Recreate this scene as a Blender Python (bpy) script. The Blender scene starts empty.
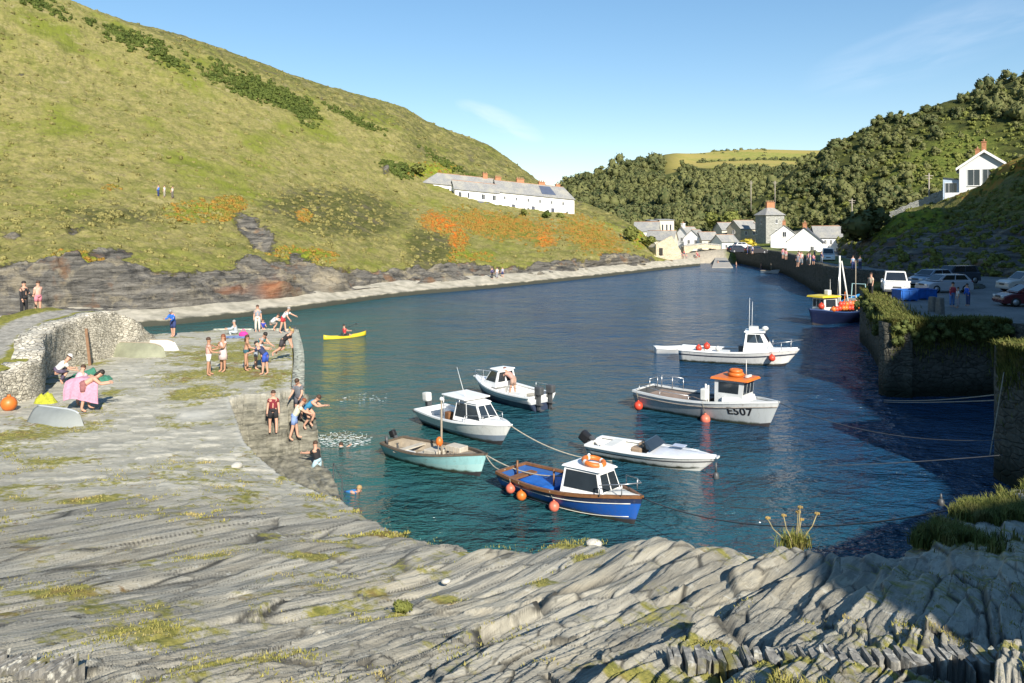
import bpy, bmesh, math, random
import numpy as np
from mathutils import Vector, Matrix, Quaternion

# ------------------------------------------------------------------ camera, sky, sun, exposure
SC = bpy.context.scene
COL = SC.collection
R = math.radians
F, CX, HY, CH = 796.0, 512.0, 225.0, 9.5      # focal length in pixels, centre column, horizon row, eye height
cam_d = bpy.data.cameras.new('camera')
cam = bpy.data.objects.new('camera', cam_d)
COL.objects.link(cam)
cam.location = (0, 0, CH)
cam.rotation_euler = (R(90), 0, 0)
cam_d.sensor_width = 36
cam_d.lens = F / 1024 * 36
cam_d.shift_y = -(341.5 - HY) / 1024
cam_d.clip_start = 0.1
cam_d.clip_end = 12000
SC.camera = cam

SUN_AZ, SUN_EL = 20.0, 31.0                    # degrees right of straight behind the camera / above the horizon
world = bpy.data.worlds.new('World')
SC.world = world
world.use_nodes = True
nt = world.node_tree
nt.nodes.clear()
wo = nt.nodes.new('ShaderNodeOutputWorld')
wb = nt.nodes.new('ShaderNodeBackground')
sky = nt.nodes.new('ShaderNodeTexSky')
sky.sky_type = 'NISHITA'
sky.sun_disc = False
sky.sun_elevation = R(SUN_EL)
sky.sun_rotation = R(180 - SUN_AZ)
sky.altitude = 20
sky.air_density = 1.0
sky.dust_density = 0.08
sky.ozone_density = 2.2
wb.inputs['Strength'].default_value = 0.100
# faint cirrus wisps of the real sky: noise on the view direction, limited to two patches of sky
tc = nt.nodes.new('ShaderNodeTexCoord')
def wnode(t, **kw):
    n = nt.nodes.new(t)
    for k, v in kw.items(): setattr(n, k, v)
    return n
def wisp(direction, ax, sx, sy, amount):
    d = Vector(direction).normalized()
    a = (Vector(ax) - d * Vector(ax).dot(d)).normalized()
    b = d.cross(a)
    def dot(v):
        n = wnode('ShaderNodeVectorMath', operation='DOT_PRODUCT'); n.inputs[1].default_value = v
        nt.links.new(tc.outputs['Generated'], n.inputs[0]); return n.outputs['Value']
    def sq(s, k):
        m = wnode('ShaderNodeMath', operation='DIVIDE'); nt.links.new(s, m.inputs[0]); m.inputs[1].default_value = k
        p = wnode('ShaderNodeMath', operation='MULTIPLY'); nt.links.new(m.outputs[0], p.inputs[0]); nt.links.new(m.outputs[0], p.inputs[1])
        return p.outputs[0]
    s = wnode('ShaderNodeMath', operation='ADD'); nt.links.new(sq(dot(a), sx), s.inputs[0]); nt.links.new(sq(dot(b), sy), s.inputs[1])
    inv = wnode('ShaderNodeMath', operation='SUBTRACT'); inv.use_clamp = True; inv.inputs[0].default_value = 1; nt.links.new(s.outputs[0], inv.inputs[1])
    front = wnode('ShaderNodeMath', operation='GREATER_THAN'); nt.links.new(dot(d), front.inputs[0]); front.inputs[1].default_value = 0.5
    mp = wnode('ShaderNodeCombineXYZ')
    for i, (v, k) in enumerate(((a, 9.0), (b, 45.0), (d, 2.0))):
        m = wnode('ShaderNodeMath', operation='MULTIPLY'); nt.links.new(dot(v), m.inputs[0]); m.inputs[1].default_value = k
        nt.links.new(m.outputs[0], mp.inputs[i])
    nz = wnode('ShaderNodeTexNoise'); nz.inputs['Scale'].default_value = 1.0; nz.inputs['Detail'].default_value = 6; nz.inputs['Distortion'].default_value = .6
    nt.links.new(mp.outputs[0], nz.inputs['Vector'])
    rg = wnode('ShaderNodeMapRange'); nt.links.new(nz.outputs['Fac'], rg.inputs['Value'])
    rg.inputs['From Min'].default_value = .42; rg.inputs['From Max'].default_value = .75; rg.inputs['To Max'].default_value = amount
    m1 = wnode('ShaderNodeMath', operation='MULTIPLY'); nt.links.new(inv.outputs[0], m1.inputs[0]); nt.links.new(rg.outputs[0], m1.inputs[1])
    m2 = wnode('ShaderNodeMath', operation='MULTIPLY'); nt.links.new(m1.outputs[0], m2.inputs[0]); nt.links.new(front.outputs[0], m2.inputs[1])
    return m2.outputs[0]
def pdir(x, y): return ((x - CX) / F, 1, (HY - y) / F)
w1 = wisp(pdir(500, 121), (.062, 0, -.026), .062, .016, .75)
w2 = wisp(pdir(915, 52), (.10, 0, .03), .13, .035, .2)
w3 = wisp(pdir(1000, 12), (.10, 0, .02), .10, .03, .2)
add = wnode('ShaderNodeMath', operation='ADD'); nt.links.new(w1, add.inputs[0]); nt.links.new(w2, add.inputs[1])
add2 = wnode('ShaderNodeMath', operation='ADD'); nt.links.new(add.outputs[0], add2.inputs[0]); nt.links.new(w3, add2.inputs[1])
hsv = wnode('ShaderNodeHueSaturation'); hsv.inputs['Saturation'].default_value = 1.34; hsv.inputs['Value'].default_value = 1.20
gam = wnode('ShaderNodeGamma'); gam.inputs['Gamma'].default_value = .76; nt.links.new(sky.outputs[0], gam.inputs['Color']); nt.links.new(gam.outputs[0], hsv.inputs['Color'])
mixc = wnode('ShaderNodeMix', data_type='RGBA'); nt.links.new(add2.outputs[0], mixc.inputs[0])
nt.links.new(hsv.outputs[0], mixc.inputs[6]); mixc.inputs[7].default_value = (6.0, 6.4, 7.0, 1)
nt.links.new(mixc.outputs[2], wb.inputs['Color'])
nt.links.new(wb.outputs[0], wo.inputs['Surface'])

sun_d = bpy.data.lights.new('sun', 'SUN')
sun_d.energy = 4.7
sun_d.angle = R(0.5)
sun_d.color = (1.0, 0.93, 0.82)
sun = bpy.data.objects.new('sun', sun_d)
COL.objects.link(sun)
SV = Vector((math.sin(R(SUN_AZ)) * math.cos(R(SUN_EL)), -math.cos(R(SUN_AZ)) * math.cos(R(SUN_EL)), math.sin(R(SUN_EL))))
sun.rotation_euler = SV.to_track_quat('Z', 'Y').to_euler()
sun.location = SV * 300
SC.view_settings.view_transform = 'Standard'
SC.view_settings.look = 'None'
SC.view_settings.gamma = 1
SC.view_settings.use_curve_mapping = False
SC.view_settings.exposure = 0.92
SC.render.engine = 'CYCLES'
SC.cycles.max_bounces = 6
SC.cycles.use_denoising = True

# ------------------------------------------------------------------ helpers: pixels of the survey photograph to points of the place
def P(x, y, D): return Vector(((x - CX) / F * D, D, CH - (y - HY) / F * D))     # pixel and depth in metres
def G(x, y, z):                                                              # pixel on the level z
    D = F * (CH - z) / (y - HY); return Vector(((x - CX) / F * D, D, z))

# ------------------------------------------------------------------ helpers: numpy noise, splines
def _hash(ix, iy, seed):
    h = (ix.astype(np.int64) * 374761393 + iy.astype(np.int64) * 668265263 + seed * 974711) & 0xffffffff
    h = ((h ^ (h >> 13)) * 1274126177) & 0xffffffff
    h = h ^ (h >> 16)
    return (h & 0xffffff).astype(np.float64) / 0xffffff
def vnoise(x, y, seed=0):
    x = np.asarray(x, float); y = np.asarray(y, float)
    ix = np.floor(x); iy = np.floor(y); fx = x - ix; fy = y - iy
    fx = fx * fx * fx * (fx * (fx * 6 - 15) + 10); fy = fy * fy * fy * (fy * (fy * 6 - 15) + 10)
    a = _hash(ix, iy, seed); b = _hash(ix + 1, iy, seed); c = _hash(ix, iy + 1, seed); d = _hash(ix + 1, iy + 1, seed)
    return (a + (b - a) * fx) * (1 - fy) + (c + (d - c) * fx) * fy
def fbm(x, y, seed=0, octs=4, gain=.5):
    s = 0; amp = 1; tot = 0
    for o in range(octs):
        s = s + amp * vnoise(x * 2 ** o + o * 17.3, y * 2 ** o - o * 9.1, seed + o); tot += amp; amp *= gain
    return s / tot * 2 - 1
def sstep(a, b, x):
    t = np.clip((x - a) / (b - a), 0, 1); return t * t * (3 - 2 * t)
def pchip(xs, ys, xq):
    xs = np.asarray(xs, float); ys = np.asarray(ys, float); xq = np.clip(np.asarray(xq, float), xs[0], xs[-1])
    h = np.diff(xs).reshape((-1,) + (1,) * (ys.ndim - 1)); dl = np.diff(ys, axis=0) / h
    m = np.zeros_like(ys); m[0] = dl[0]; m[-1] = dl[-1]
    p = dl[:-1] * dl[1:]
    m[1:-1] = np.where(p > 0, 2 * p / np.where(np.abs(dl[:-1] + dl[1:]) < 1e-12, 1e-12, dl[:-1] + dl[1:]), 0)
    k = np.clip(np.searchsorted(xs, xq) - 1, 0, len(xs) - 2)
    hk = np.diff(xs)[k]; t = (xq - xs[k]) / hk
    sh = (-1,) + (1,) * (ys.ndim - 1); t = t.reshape(sh); hk = hk.reshape(sh)
    return ((2 * t ** 3 - 3 * t ** 2 + 1) * ys[k] + (t ** 3 - 2 * t ** 2 + t) * hk * m[k] + (-2 * t ** 3 + 3 * t ** 2) * ys[k + 1] + (t ** 3 - t ** 2) * hk * m[k + 1])
def inpoly(X, Y, poly):
    ins = np.zeros(X.shape, bool); n = len(poly)
    for i in range(n):
        x1, y1 = poly[i]; x2, y2 = poly[(i + 1) % n]
        if y1 == y2: continue
        c = ((y1 > Y) != (y2 > Y)) & (X < (x2 - x1) * (Y - y1) / (y2 - y1) + x1); ins ^= c
    return ins
def segdist(X, Y, pts):
    d = np.full(X.shape, 1e9)
    for (x1, y1), (x2, y2) in zip(pts[:-1], pts[1:]):
        dx, dy = x2 - x1, y2 - y1
        t = np.clip(((X - x1) * dx + (Y - y1) * dy) / (dx * dx + dy * dy + 1e-12), 0, 1)
        d = np.minimum(d, np.hypot(X - x1 - t * dx, Y - y1 - t * dy))
    return d

# ------------------------------------------------------------------ helpers: objects
def tag(o, label=None, cat=None, group=None, kind=None):
    if label: o['label'] = label
    if cat: o['category'] = cat
    if group: o['group'] = group
    if kind: o['kind'] = kind
    return o
def thing(name, label, cat, loc=(0, 0, 0), rz=0.0, group=None):
    o = bpy.data.objects.new(name, None)
    COL.objects.link(o); o.location = loc; o.rotation_euler = (0, 0, R(rz)); o.empty_display_size = .3
    return tag(o, label, cat, group)
def link_mesh(name, me, mats, parent=None):
    o = bpy.data.objects.new(name, me); COL.objects.link(o)
    for m in (mats if isinstance(mats, (list, tuple)) else [mats]): me.materials.append(m)
    if parent: o.parent = parent
    return o
def npmesh(name, V, Fq, mats, parent=None, attrs=None, smooth=True, fattr=None):
    V = np.ascontiguousarray(V, np.float32).reshape(-1, 3); Fq = np.ascontiguousarray(Fq, np.int32)
    n = Fq.shape[1]
    me = bpy.data.meshes.new(name)
    me.vertices.add(len(V)); me.vertices.foreach_set('co', V.ravel())
    me.loops.add(Fq.size); me.loops.foreach_set('vertex_index', Fq.ravel())
    me.polygons.add(len(Fq)); me.polygons.foreach_set('loop_start', np.arange(0, Fq.size, n, dtype=np.int32))
    me.update(calc_edges=True)
    if smooth: me.polygons.foreach_set('use_smooth', np.ones(len(Fq), bool))
    for k, a in (attrs or {}).items():
        at = me.attributes.new(k, 'FLOAT', 'POINT'); at.data.foreach_set('value', np.ascontiguousarray(a, np.float32).ravel())
    me.validate()
    return link_mesh(name, me, mats, parent)
def gridfaces(nr, nc):
    i = np.arange(nr * nc).reshape(nr, nc)
    return np.stack([i[:-1, :-1], i[:-1, 1:], i[1:, 1:], i[1:, :-1]], -1).reshape(-1, 4)
def gridnormals(Pg):
    du = np.gradient(Pg, axis=1); dv = np.gradient(Pg, axis=0)
    n = np.cross(du, dv); n /= np.maximum(np.linalg.norm(n, axis=-1, keepdims=True), 1e-9)
    return n

class MB:
    """collects simple shaped pieces into one mesh"""
    def __init__(s): s.v = []; s.f = []; s.m = []; s.sm = []
    def add(s, vs, fs, mi=0, smooth=False, M=None):
        b = len(s.v)
        for p in vs:
            p = Vector(p); s.v.append(tuple(M @ p if M is not None else p))
        for f in fs: s.f.append([b + i for i in f]); s.m.append(mi); s.sm.append(smooth)
        return s
    def box(s, c, d, mi=0, rz=0, M=None, bev=0.0, taper=1.0):
        x, y, z = d[0] / 2, d[1] / 2, d[2] / 2
        if bev > 0:
            b = min(bev, x * .9, y * .9, z * .9); vs = []; 
            bm = bmesh.new(); bmesh.ops.create_cube(bm, size=1)
            for v in bm.verts: v.co = Vector((v.co.x * 2 * x, v.co.y * 2 * y, v.co.z * 2 * z))
            bmesh.ops.bevel(bm, geom=list(bm.edges), offset=b, segments=2, affect='EDGES', profile=.6)
            bm.verts.index_update(); vs = [v.co.copy() for v in bm.verts]; fs = [[v.index for v in f.verts] for f in bm.faces]; bm.free()
            if taper != 1: vs = [Vector((v.x * (taper if v.z > 0 else 1), v.y * (taper if v.z > 0 else 1), v.z)) for v in vs]
        else:
            k = taper
            vs = [(-x, -y, -z), (x, -y, -z), (x, y, -z), (-x, y, -z), (-x * k, -y * k, z), (x * k, -y * k, z), (x * k, y * k, z), (-x * k, y * k, z)]
            fs = [(3, 2, 1, 0), (4, 5, 6, 7), (0, 1, 5, 4), (1, 2, 6, 5), (2, 3, 7, 6), (3, 0, 4, 7)]
        T = Matrix.Translation(c) @ Matrix.Rotation(R(rz), 4, 'Z')
        return s.add(vs, fs, mi, False, (M @ T) if M is not None else T)
    def tube(s, pts, r, n=8, mi=0, smooth=True, caps=True, M=None):
        pts = [Vector(p) for p in pts]; rs = r if isinstance(r, (list, tuple)) else [r] * len(pts)
        vs = []; fs = []; ref = None
        for i, p in enumerate(pts):
            t = (pts[min(i + 1, len(pts) - 1)] - pts[max(i - 1, 0)]).normalized()
            if ref is None or abs(ref.dot(t)) > .95: ref = Vector((0, 0, 1)) if abs(t.z) < .9 else Vector((1, 0, 0))
            a = t.cross(ref).normalized(); b = t.cross(a); ref = -b if False else ref
            for k in range(n):
                an = 2 * math.pi * k / n; vs.append(p + (a * math.cos(an) + b * math.sin(an)) * rs[i])
        for i in range(len(pts) - 1):
            for k in range(n):
                fs.append((i * n + k, i * n + (k + 1) % n, (i + 1) * n + (k + 1) % n, (i + 1) * n + k))
        if caps: fs.append(tuple(range(n - 1, -1, -1))); fs.append(tuple(range((len(pts) - 1) * n, len(pts) * n)))
        return s.add(vs, fs, mi, smooth, M)
    def etube(s, pts, rads, left, n=12, mi=0, caps=True):
        """elliptic tube; rads are (across left, across the other axis)"""
        pts = [Vector(p) for p in pts]; vs = []; fs = []; left = Vector(left)
        for i, p in enumerate(pts):
            t = (pts[min(i + 1, len(pts) - 1)] - pts[max(i - 1, 0)]).normalized()
            l = (left - t * left.dot(t)).normalized(); b = t.cross(l)
            for k in range(n):
                an = 2 * math.pi * k / n; vs.append(p + l * math.cos(an) * rads[i][0] + b * math.sin(an) * rads[i][1])
        for i in range(len(pts) - 1):
            for k in range(n): fs.append((i * n + k, i * n + (k + 1) % n, (i + 1) * n + (k + 1) % n, (i + 1) * n + k))
        if caps: fs.append(tuple(range(n - 1, -1, -1))); fs.append(tuple(range((len(pts) - 1) * n, len(pts) * n)))
        return s.add(vs, fs, mi, True)
    def ball(s, c, r, nu=12, nv=8, mi=0, M=None, smooth=True, zmin=-1.0, zmax=1.0):
        rr = r if isinstance(r, (list, tuple)) else (r, r, r); vs = []; fs = []
        for j in range(nv + 1):
            w = zmin + (zmax - zmin) * (1 - math.cos(math.pi * j / nv)) / 2; q = math.sqrt(max(0, 1 - w * w)) + 1e-4
            for k in range(nu):
                an = 2 * math.pi * k / nu; vs.append((c[0] + rr[0] * q * math.cos(an), c[1] + rr[1] * q * math.sin(an), c[2] + rr[2] * w))
        for j in range(nv):
            for k in range(nu): fs.append((j * nu + k, j * nu + (k + 1) % nu, (j + 1) * nu + (k + 1) % nu, (j + 1) * nu + k))
        fs.append(tuple(range(nu - 1, -1, -1))); fs.append(tuple(range(nv * nu, (nv + 1) * nu)))
        return s.add(vs, fs, mi, smooth, M)
    def torus(s, c, Rm, r, axis=(0, 0, 1), n=20, m=8, mi=0, seg=None):
        q = Vector((0, 0, 1)).rotation_difference(Vector(axis)); vs = []; fs = []
        for i in range(n):
            a = 2 * math.pi * i / n
            for k in range(m):
                b = 2 * math.pi * k / m
                vs.append(Vector(c) + q @ Vector(((Rm + r * math.cos(b)) * math.cos(a), (Rm + r * math.cos(b)) * math.sin(a), r * math.sin(b))))
        for i in range(n):
            for k in range(m): fs.append((i * m + k, ((i + 1) % n) * m + k, ((i + 1) % n) * m + (k + 1) % m, i * m + (k + 1) % m))
        b0 = len(s.f); s.add(vs, fs, mi, True)
        if seg:
            for i in range(n):
                if seg(i): 
                    for k in range(m): s.m[b0 + i * m + k] = 1
        return s
    def prism(s, poly, y0, y1, mi=0, axis='y', M=None):
        """polygon in the x-z plane (or x-y when axis is z) pulled between two levels"""
        n = len(poly)
        if axis == 'y': vs = [(a, y0, b) for a, b in poly] + [(a, y1, b) for a, b in poly]
        elif axis == 'x': vs = [(y0, a, b) for a, b in poly] + [(y1, a, b) for a, b in poly]
        else: vs = [(a, b, y0) for a, b in poly] + [(a, b, y1) for a, b in poly]
        fs = [tuple(range(n - 1, -1, -1)), tuple(range(n, 2 * n))] + [(i, (i + 1) % n, n + (i + 1) % n, n + i) for i in range(n)]
        return s.add(vs, fs, mi, False, M)
    def hexa(s, v8, mi=0):
        return s.add(v8, [(3, 2, 1, 0), (4, 5, 6, 7), (0, 1, 5, 4), (1, 2, 6, 5), (2, 3, 7, 6), (3, 0, 4, 7)], mi)
    def pane(s, A, B, C, D, u0, u1, v0, v1, out=.006, th=.014, mi=0):
        """a thin slab lying on the quad A B C D (bottom back, bottom front, top front, top back)"""
        A, B, C, D = map(Vector, (A, B, C, D))
        def q(u, v): return (A * (1 - u) + B * u) * (1 - v) + (D * (1 - u) + C * u) * v
        n = (B - A).cross(D - A).normalized()
        p = [q(u0, v0), q(u1, v0), q(u1, v1), q(u0, v1)]
        return s.hexa([x + n * out for x in p] + [x + n * (out + th) for x in p], mi)
    def build(s, name, mats, parent=None, recalc=True):
        me = bpy.data.meshes.new(name); me.from_pydata([tuple(v) for v in s.v], [], s.f)
        me.polygons.foreach_set('material_index', s.m); me.polygons.foreach_set('use_smooth', s.sm)
        if recalc:
            bm = bmesh.new(); bm.from_mesh(me); bmesh.ops.recalc_face_normals(bm, faces=bm.faces); bm.to_mesh(me); bm.free()
        me.update()
        return link_mesh(name, me, mats, parent)

# ------------------------------------------------------------------ helpers: materials
_mc = {}
def new_mat(name):
    m = bpy.data.materials.new(name); m.use_nodes = True
    nt = m.node_tree; b = nt.nodes['Principled BSDF']
    return m, nt, b
def pmat(name, c, rough=.5, var=.15, scale=3.0, bump=0.0, metal=0.0, c2=None, spec=None, bscale=None):
    """a paint, cloth, stone, ... whose colour is broken up by noise"""
    if name in _mc: return _mc[name]
    m, nt, b = new_mat(name); N = nt.nodes.new; L = nt.links.new
    tc = N('ShaderNodeTexCoord'); nz = N('ShaderNodeTexNoise'); nz.inputs['Scale'].default_value = scale; nz.inputs['Detail'].default_value = 5
    nz.inputs['Roughness'].default_value = .65
    L(tc.outputs['Object'], nz.inputs['Vector'])
    cr = N('ShaderNodeValToRGB'); cr.color_ramp.elements[0].position = .3; cr.color_ramp.elements[1].position = .7
    d = c2 or tuple(max(0, x * (1 - 2 * var)) for x in c)
    cr.color_ramp.elements[0].color = (*d, 1); cr.color_ramp.elements[1].color = (*c, 1)
    L(nz.outputs['Fac'], cr.inputs['Fac']); L(cr.outputs[0], b.inputs['Base Color'])
    b.inputs['Roughness'].default_value = rough; b.inputs['Metallic'].default_value = metal
    if spec is not None: b.inputs['Specular IOR Level'].default_value = spec
    if bump:
        n2 = N('ShaderNodeTexNoise'); n2.inputs['Scale'].default_value = bscale or scale * 6; n2.inputs['Detail'].default_value = 4
        L(tc.outputs['Object'], n2.inputs['Vector'])
        bp = N('ShaderNodeBump'); bp.inputs['Strength'].default_value = bump; bp.inputs['Distance'].default_value = .05
        L(n2.outputs['Fac'], bp.inputs['Height']); L(bp.outputs[0], b.inputs['Normal'])
    _mc[name] = m; return m
def paint(c, rough=.35, var=.10, scale=2.5): return pmat('paint_%d_%d_%d' % tuple(int(x * 255) for x in c), c, rough, var, scale)
def cloth(c): return pmat('cloth_%d_%d_%d' % tuple(int(x * 255) for x in c), c, .9, .15, 14.0, .2)
class NG:
    """small helper to write shader graphs"""
    def __init__(s, nt): s.nt = nt
    def n(s, t, **kw):
        x = s.nt.nodes.new(t)
        for k, v in kw.items(): setattr(x, k, v)
        return x
    def l(s, a, b): s.nt.links.new(a, b)
    def attr(s, name): a = s.n('ShaderNodeAttribute'); a.attribute_name = name; return a.outputs['Fac']
    def noise(s, scale, detail=4, vec=None, rough=.6, dist=0.0):
        x = s.n('ShaderNodeTexNoise'); x.inputs['Scale'].default_value = scale; x.inputs['Detail'].default_value = detail
        x.inputs['Roughness'].default_value = rough; x.inputs['Distortion'].default_value = dist
        if vec is not None: s.l(vec, x.inputs['Vector'])
        return x.outputs['Fac']
    def math(s, op, a, b=None, clamp=False):
        x = s.n('ShaderNodeMath', operation=op); x.use_clamp = clamp
        for i, v in enumerate((a, b)):
            if v is None: continue
            if isinstance(v, (int, float)): x.inputs[i].default_value = v
            else: s.l(v, x.inputs[i])
        return x.outputs[0]
    def rng(s, v, a, b, c=0.0, d=1.0):
        x = s.n('ShaderNodeMapRange'); s.l(v, x.inputs['Value'])
        for k, q in zip(('From Min', 'From Max', 'To Min', 'To Max'), (a, b, c, d)): x.inputs[k].default_value = q
        return x.outputs[0]
    def mix(s, f, a, b):
        x = s.n('ShaderNodeMix', data_type='RGBA')
        for i, v in ((0, f), (6, a), (7, b)):
            if isinstance(v, (int, float)): x.inputs[i].default_value = v
            elif isinstance(v, tuple): x.inputs[i].default_value = (*v, 1)
            else: s.l(v, x.inputs[i])
        return x.outputs[2]
    def map(s, vec, scale=(1, 1, 1), rz=0.0, rot=None):
        x = s.n('ShaderNodeMapping'); s.l(vec, x.inputs['Vector']); x.inputs['Scale'].default_value = scale
        x.inputs['Rotation'].default_value = rot or (0, 0, rz); return x.outputs[0]
    def obj(s): return s.n('ShaderNodeTexCoord').outputs['Object']
    def bump(s, h, strength, dist, bsdf, base=None):
        x = s.n('ShaderNodeBump'); x.inputs['Strength'].default_value = strength; x.inputs['Distance'].default_value = dist
        s.l(h, x.inputs['Height'])
        if base is not None: s.l(base, x.inputs['Normal'])
        if bsdf is not None: s.l(x.outputs[0], bsdf.inputs['Normal'])
        return x.outputs[0]
def leafmat(name, c1, c2, c3=None):
    if name in _mc: return _mc[name]
    m, nt, b = new_mat(name); g = NG(nt); o = g.obj()
    col = g.mix(g.attr('tint'), c1, c2)
    col = g.mix(g.rng(g.noise(.9, 3, o), .35, .7), col, c3 or tuple(x * 1.5 for x in c2))
    g.l(col, b.inputs['Base Color']); b.inputs['Roughness'].default_value = .75; b.inputs['Specular IOR Level'].default_value = .15
    _mc[name] = m; return m

# ------------------------------------------------------------------ water and base ground
def water_mat():
    m, nt, b = new_mat('sea_water'); g = NG(nt); o = g.obj()
    sx = g.n('ShaderNodeSeparateXYZ'); g.l(o, sx.inputs[0])
    # the shallow sandy pool beside the pier is greener, the channel is blue
    d = g.math('ADD', g.math('MULTIPLY', sx.outputs['X'], .055), g.math('MULTIPLY', sx.outputs['Y'], .014))
    d = g.math('ADD', d, g.math('MULTIPLY', g.noise(.09, 3, o), .9))
    f = g.rng(d, .55, 1.75)
    col = g.mix(f, (.020, .086, .084), (.009, .046, .102))
    g.l(col, b.inputs['Base Color'])
    g.l(g.rng(sx.outputs['Y'], 25, 120, .06, .2), b.inputs['Roughness']); b.inputs['IOR'].default_value = 1.333
    n1 = g.noise(1.1, 3, g.map(o, (1.0, 1.5, 1), .5), .55, .3)
    n2 = g.noise(3.2, 3, g.map(o, (1.0, 1.7, 1), .25), .6, .4)
    n3 = g.noise(.16, 2, o)
    amp = g.rng(n3, .35, .65, .55, 1.1)
    n0 = g.noise(.38, 2, g.map(o, (1, 1.6, 1), .35), .5, .2)
    h = g.math('MULTIPLY', g.math('ADD', g.math('ADD', n1, g.math('MULTIPLY', n0, 1.2)), g.math('MULTIPLY', n2, .42)), amp)
    g.bump(h, 1.0, .54, b)
    return m
WATER = water_mat()
mb = MB(); mb.add([(-420, -60, 0), (130, -60, 0), (130, 330, 0), (-420, 330, 0)], [(0, 1, 2, 3)])
tag(mb.build('water', WATER, recalc=False), kind='structure')
GROUND = pmat('seabed', (.12, .11, .08), .95, .3, .02)
mb = MB(); mb.add([(-6000, -6000, -4), (6000, -6000, -4), (6000, 6000, -4), (-6000, 6000, -4)], [(0, 1, 2, 3)])
tag(mb.build('ground', GROUND, recalc=False), kind='structure')

# ------------------------------------------------------------------ foreground slate and the pier floor, one height field
def PZ(x, y, z): p = G(x, y, z); return (p.x, p.y, z)
ctrl = [PZ(290, 333, 2.35), PZ(180, 330, 2.35), PZ(240, 345, 2.55), PZ(150, 350, 2.75), PZ(228, 396, 2.9), PZ(288, 389, 2.9),
        PZ(100, 380, 2.95), PZ(46, 385, 2.95), PZ(244, 441, 2.95), PZ(150, 430, 3.0), PZ(60, 430, 3.1), PZ(0, 440, 3.2), PZ(277, 473, 3.0),
        PZ(309, 489, 3.0), PZ(341, 500, 3.05), PZ(200, 480, 3.3), PZ(50, 490, 3.5), PZ(0, 500, 3.6), PZ(380, 520, 3.5), PZ(300, 530, 3.8),
        PZ(150, 540, 4.1), PZ(0, 560, 4.4), PZ(450, 543, 4.2), PZ(400, 580, 4.7), PZ(250, 600, 5.1), PZ(100, 610, 5.2), PZ(0, 620, 5.3),
        PZ(520, 545, 4.6), PZ(600, 545, 5.0), PZ(655, 531, 5.45), PZ(710, 541, 5.4), PZ(760, 551, 5.2), PZ(830, 547, 5.35), PZ(900, 550, 5.0),
        PZ(950, 515, 4.3), PZ(1000, 492, 3.4), PZ(1040, 478, 2.6), PZ(600, 620, 5.95), PZ(450, 640, 6.05), PZ(750, 620, 6.0), PZ(900, 620, 6.0),
        PZ(1000, 600, 5.9), PZ(300, 683, 6.4), PZ(0, 683, 6.2), PZ(512, 683, 6.6), PZ(700, 683, 6.7), PZ(1024, 683, 6.7), PZ(512, 900, 7.3),
        PZ(0, 900, 7.1), PZ(1024, 900, 7.5), (0, -1, 7.8), (5, -4, 8.4), (-8, -1, 7.4), (9, 2, 7.2), (-16, 10, 5.0), (-22, 20, 3.8), (14, 14, 4.2), (20, 24, 3.0)]
_c = np.array(ctrl)
def _tps(r): return np.where(r > 1e-9, r * r * np.log(np.maximum(r, 1e-9)), 0)
_w = 1.0
def _warp(x, y):                                # ease the scale out with distance so near detail is kept
    r = np.hypot(x, y); k = np.log1p(r / 4) / np.maximum(r, 1e-6); return x * k, y * k
_cx, _cy = _warp(_c[:, 0], _c[:, 1]); _n = len(_c)
_A = np.zeros((_n + 3, _n + 3)); _A[:_n, :_n] = _tps(np.hypot(_cx[:, None] - _cx, _cy[:, None] - _cy)) + np.eye(_n) * .003
_A[:_n, _n:] = np.stack([np.ones(_n), _cx, _cy], 1); _A[_n:, :_n] = _A[:_n, _n:].T
_sol = np.linalg.solve(_A, np.concatenate([_c[:, 2], [0, 0, 0]]))
def floorz(X, Y):
    X = np.asarray(X, float); Y = np.asarray(Y, float); wx, wy = _warp(X, Y)
    out = _sol[_n] + _sol[_n + 1] * wx + _sol[_n + 2] * wy
    for i in range(_n): out = out + _sol[i] * _tps(np.hypot(wx - _cx[i], wy - _cy[i]))
    return out
def onfloor(x, y):
    """where the sight line of a surveyed point meets the pier floor"""
    lo, hi = 1.0, 80.0
    for _ in range(50):
        mid = (lo + hi) / 2; p = P(x, y, mid)
        if p.z > float(floorz(p.x, p.y)): lo = mid
        else: hi = mid
    return P(x, y, lo)
EDGE = [(-15.1, 54.2), (-11.55, 42), (-8.95, 32.2), (-9.4, 34.6), (-7.75, 31.6), (-6.9, 29.3), (-6.0, 27.4), (-5.6, 26.0), (-5.2, 22.0)]
CURVE = [PZ(228, 396, 2.9), PZ(236, 418, 2.93), PZ(244, 441, 2.95), PZ(258, 457, 2.97), PZ(277, 473, 3.0), PZ(309, 489, 3.0), PZ(341, 500, 3.05)]
LOWER = [PZ(341, 500, 3.05), PZ(380, 520, 3.5), PZ(450, 543, 4.2), PZ(520, 545, 4.6), PZ(600, 544, 5.0), PZ(622, 538, 5.2), PZ(645, 532, 5.4), PZ(680, 535, 5.45),
         PZ(720, 542, 5.4), PZ(770, 551, 5.2), PZ(830, 547, 5.35), PZ(890, 549, 5.05), PZ(925, 531, 4.6), PZ(950, 515, 4.3), PZ(1000, 492, 3.4), PZ(1040, 478, 2.6)]
LAND = EDGE + [(a[0], a[1]) for a in LOWER] + [(22, 27.5), (60, 30), (60, -30), (-50, -30), (-50, 30), (-34, 40), (-24, 50), (-20.3, 54.2)]
SHELF = [(CURVE[0][0], CURVE[0][1]), (-8.95, 32.2), (-9.4, 34.6), (-7.75, 31.6), (-6.9, 29.3), (-6.0, 27.4), (-5.6, 26.0), (-5.2, 22.0)] + [(a[0], a[1]) for a in CURVE[::-1]]
STR = np.array([.52, .85]); STR /= np.linalg.norm(STR); NRM = np.array([STR[1], -STR[0]])
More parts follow.
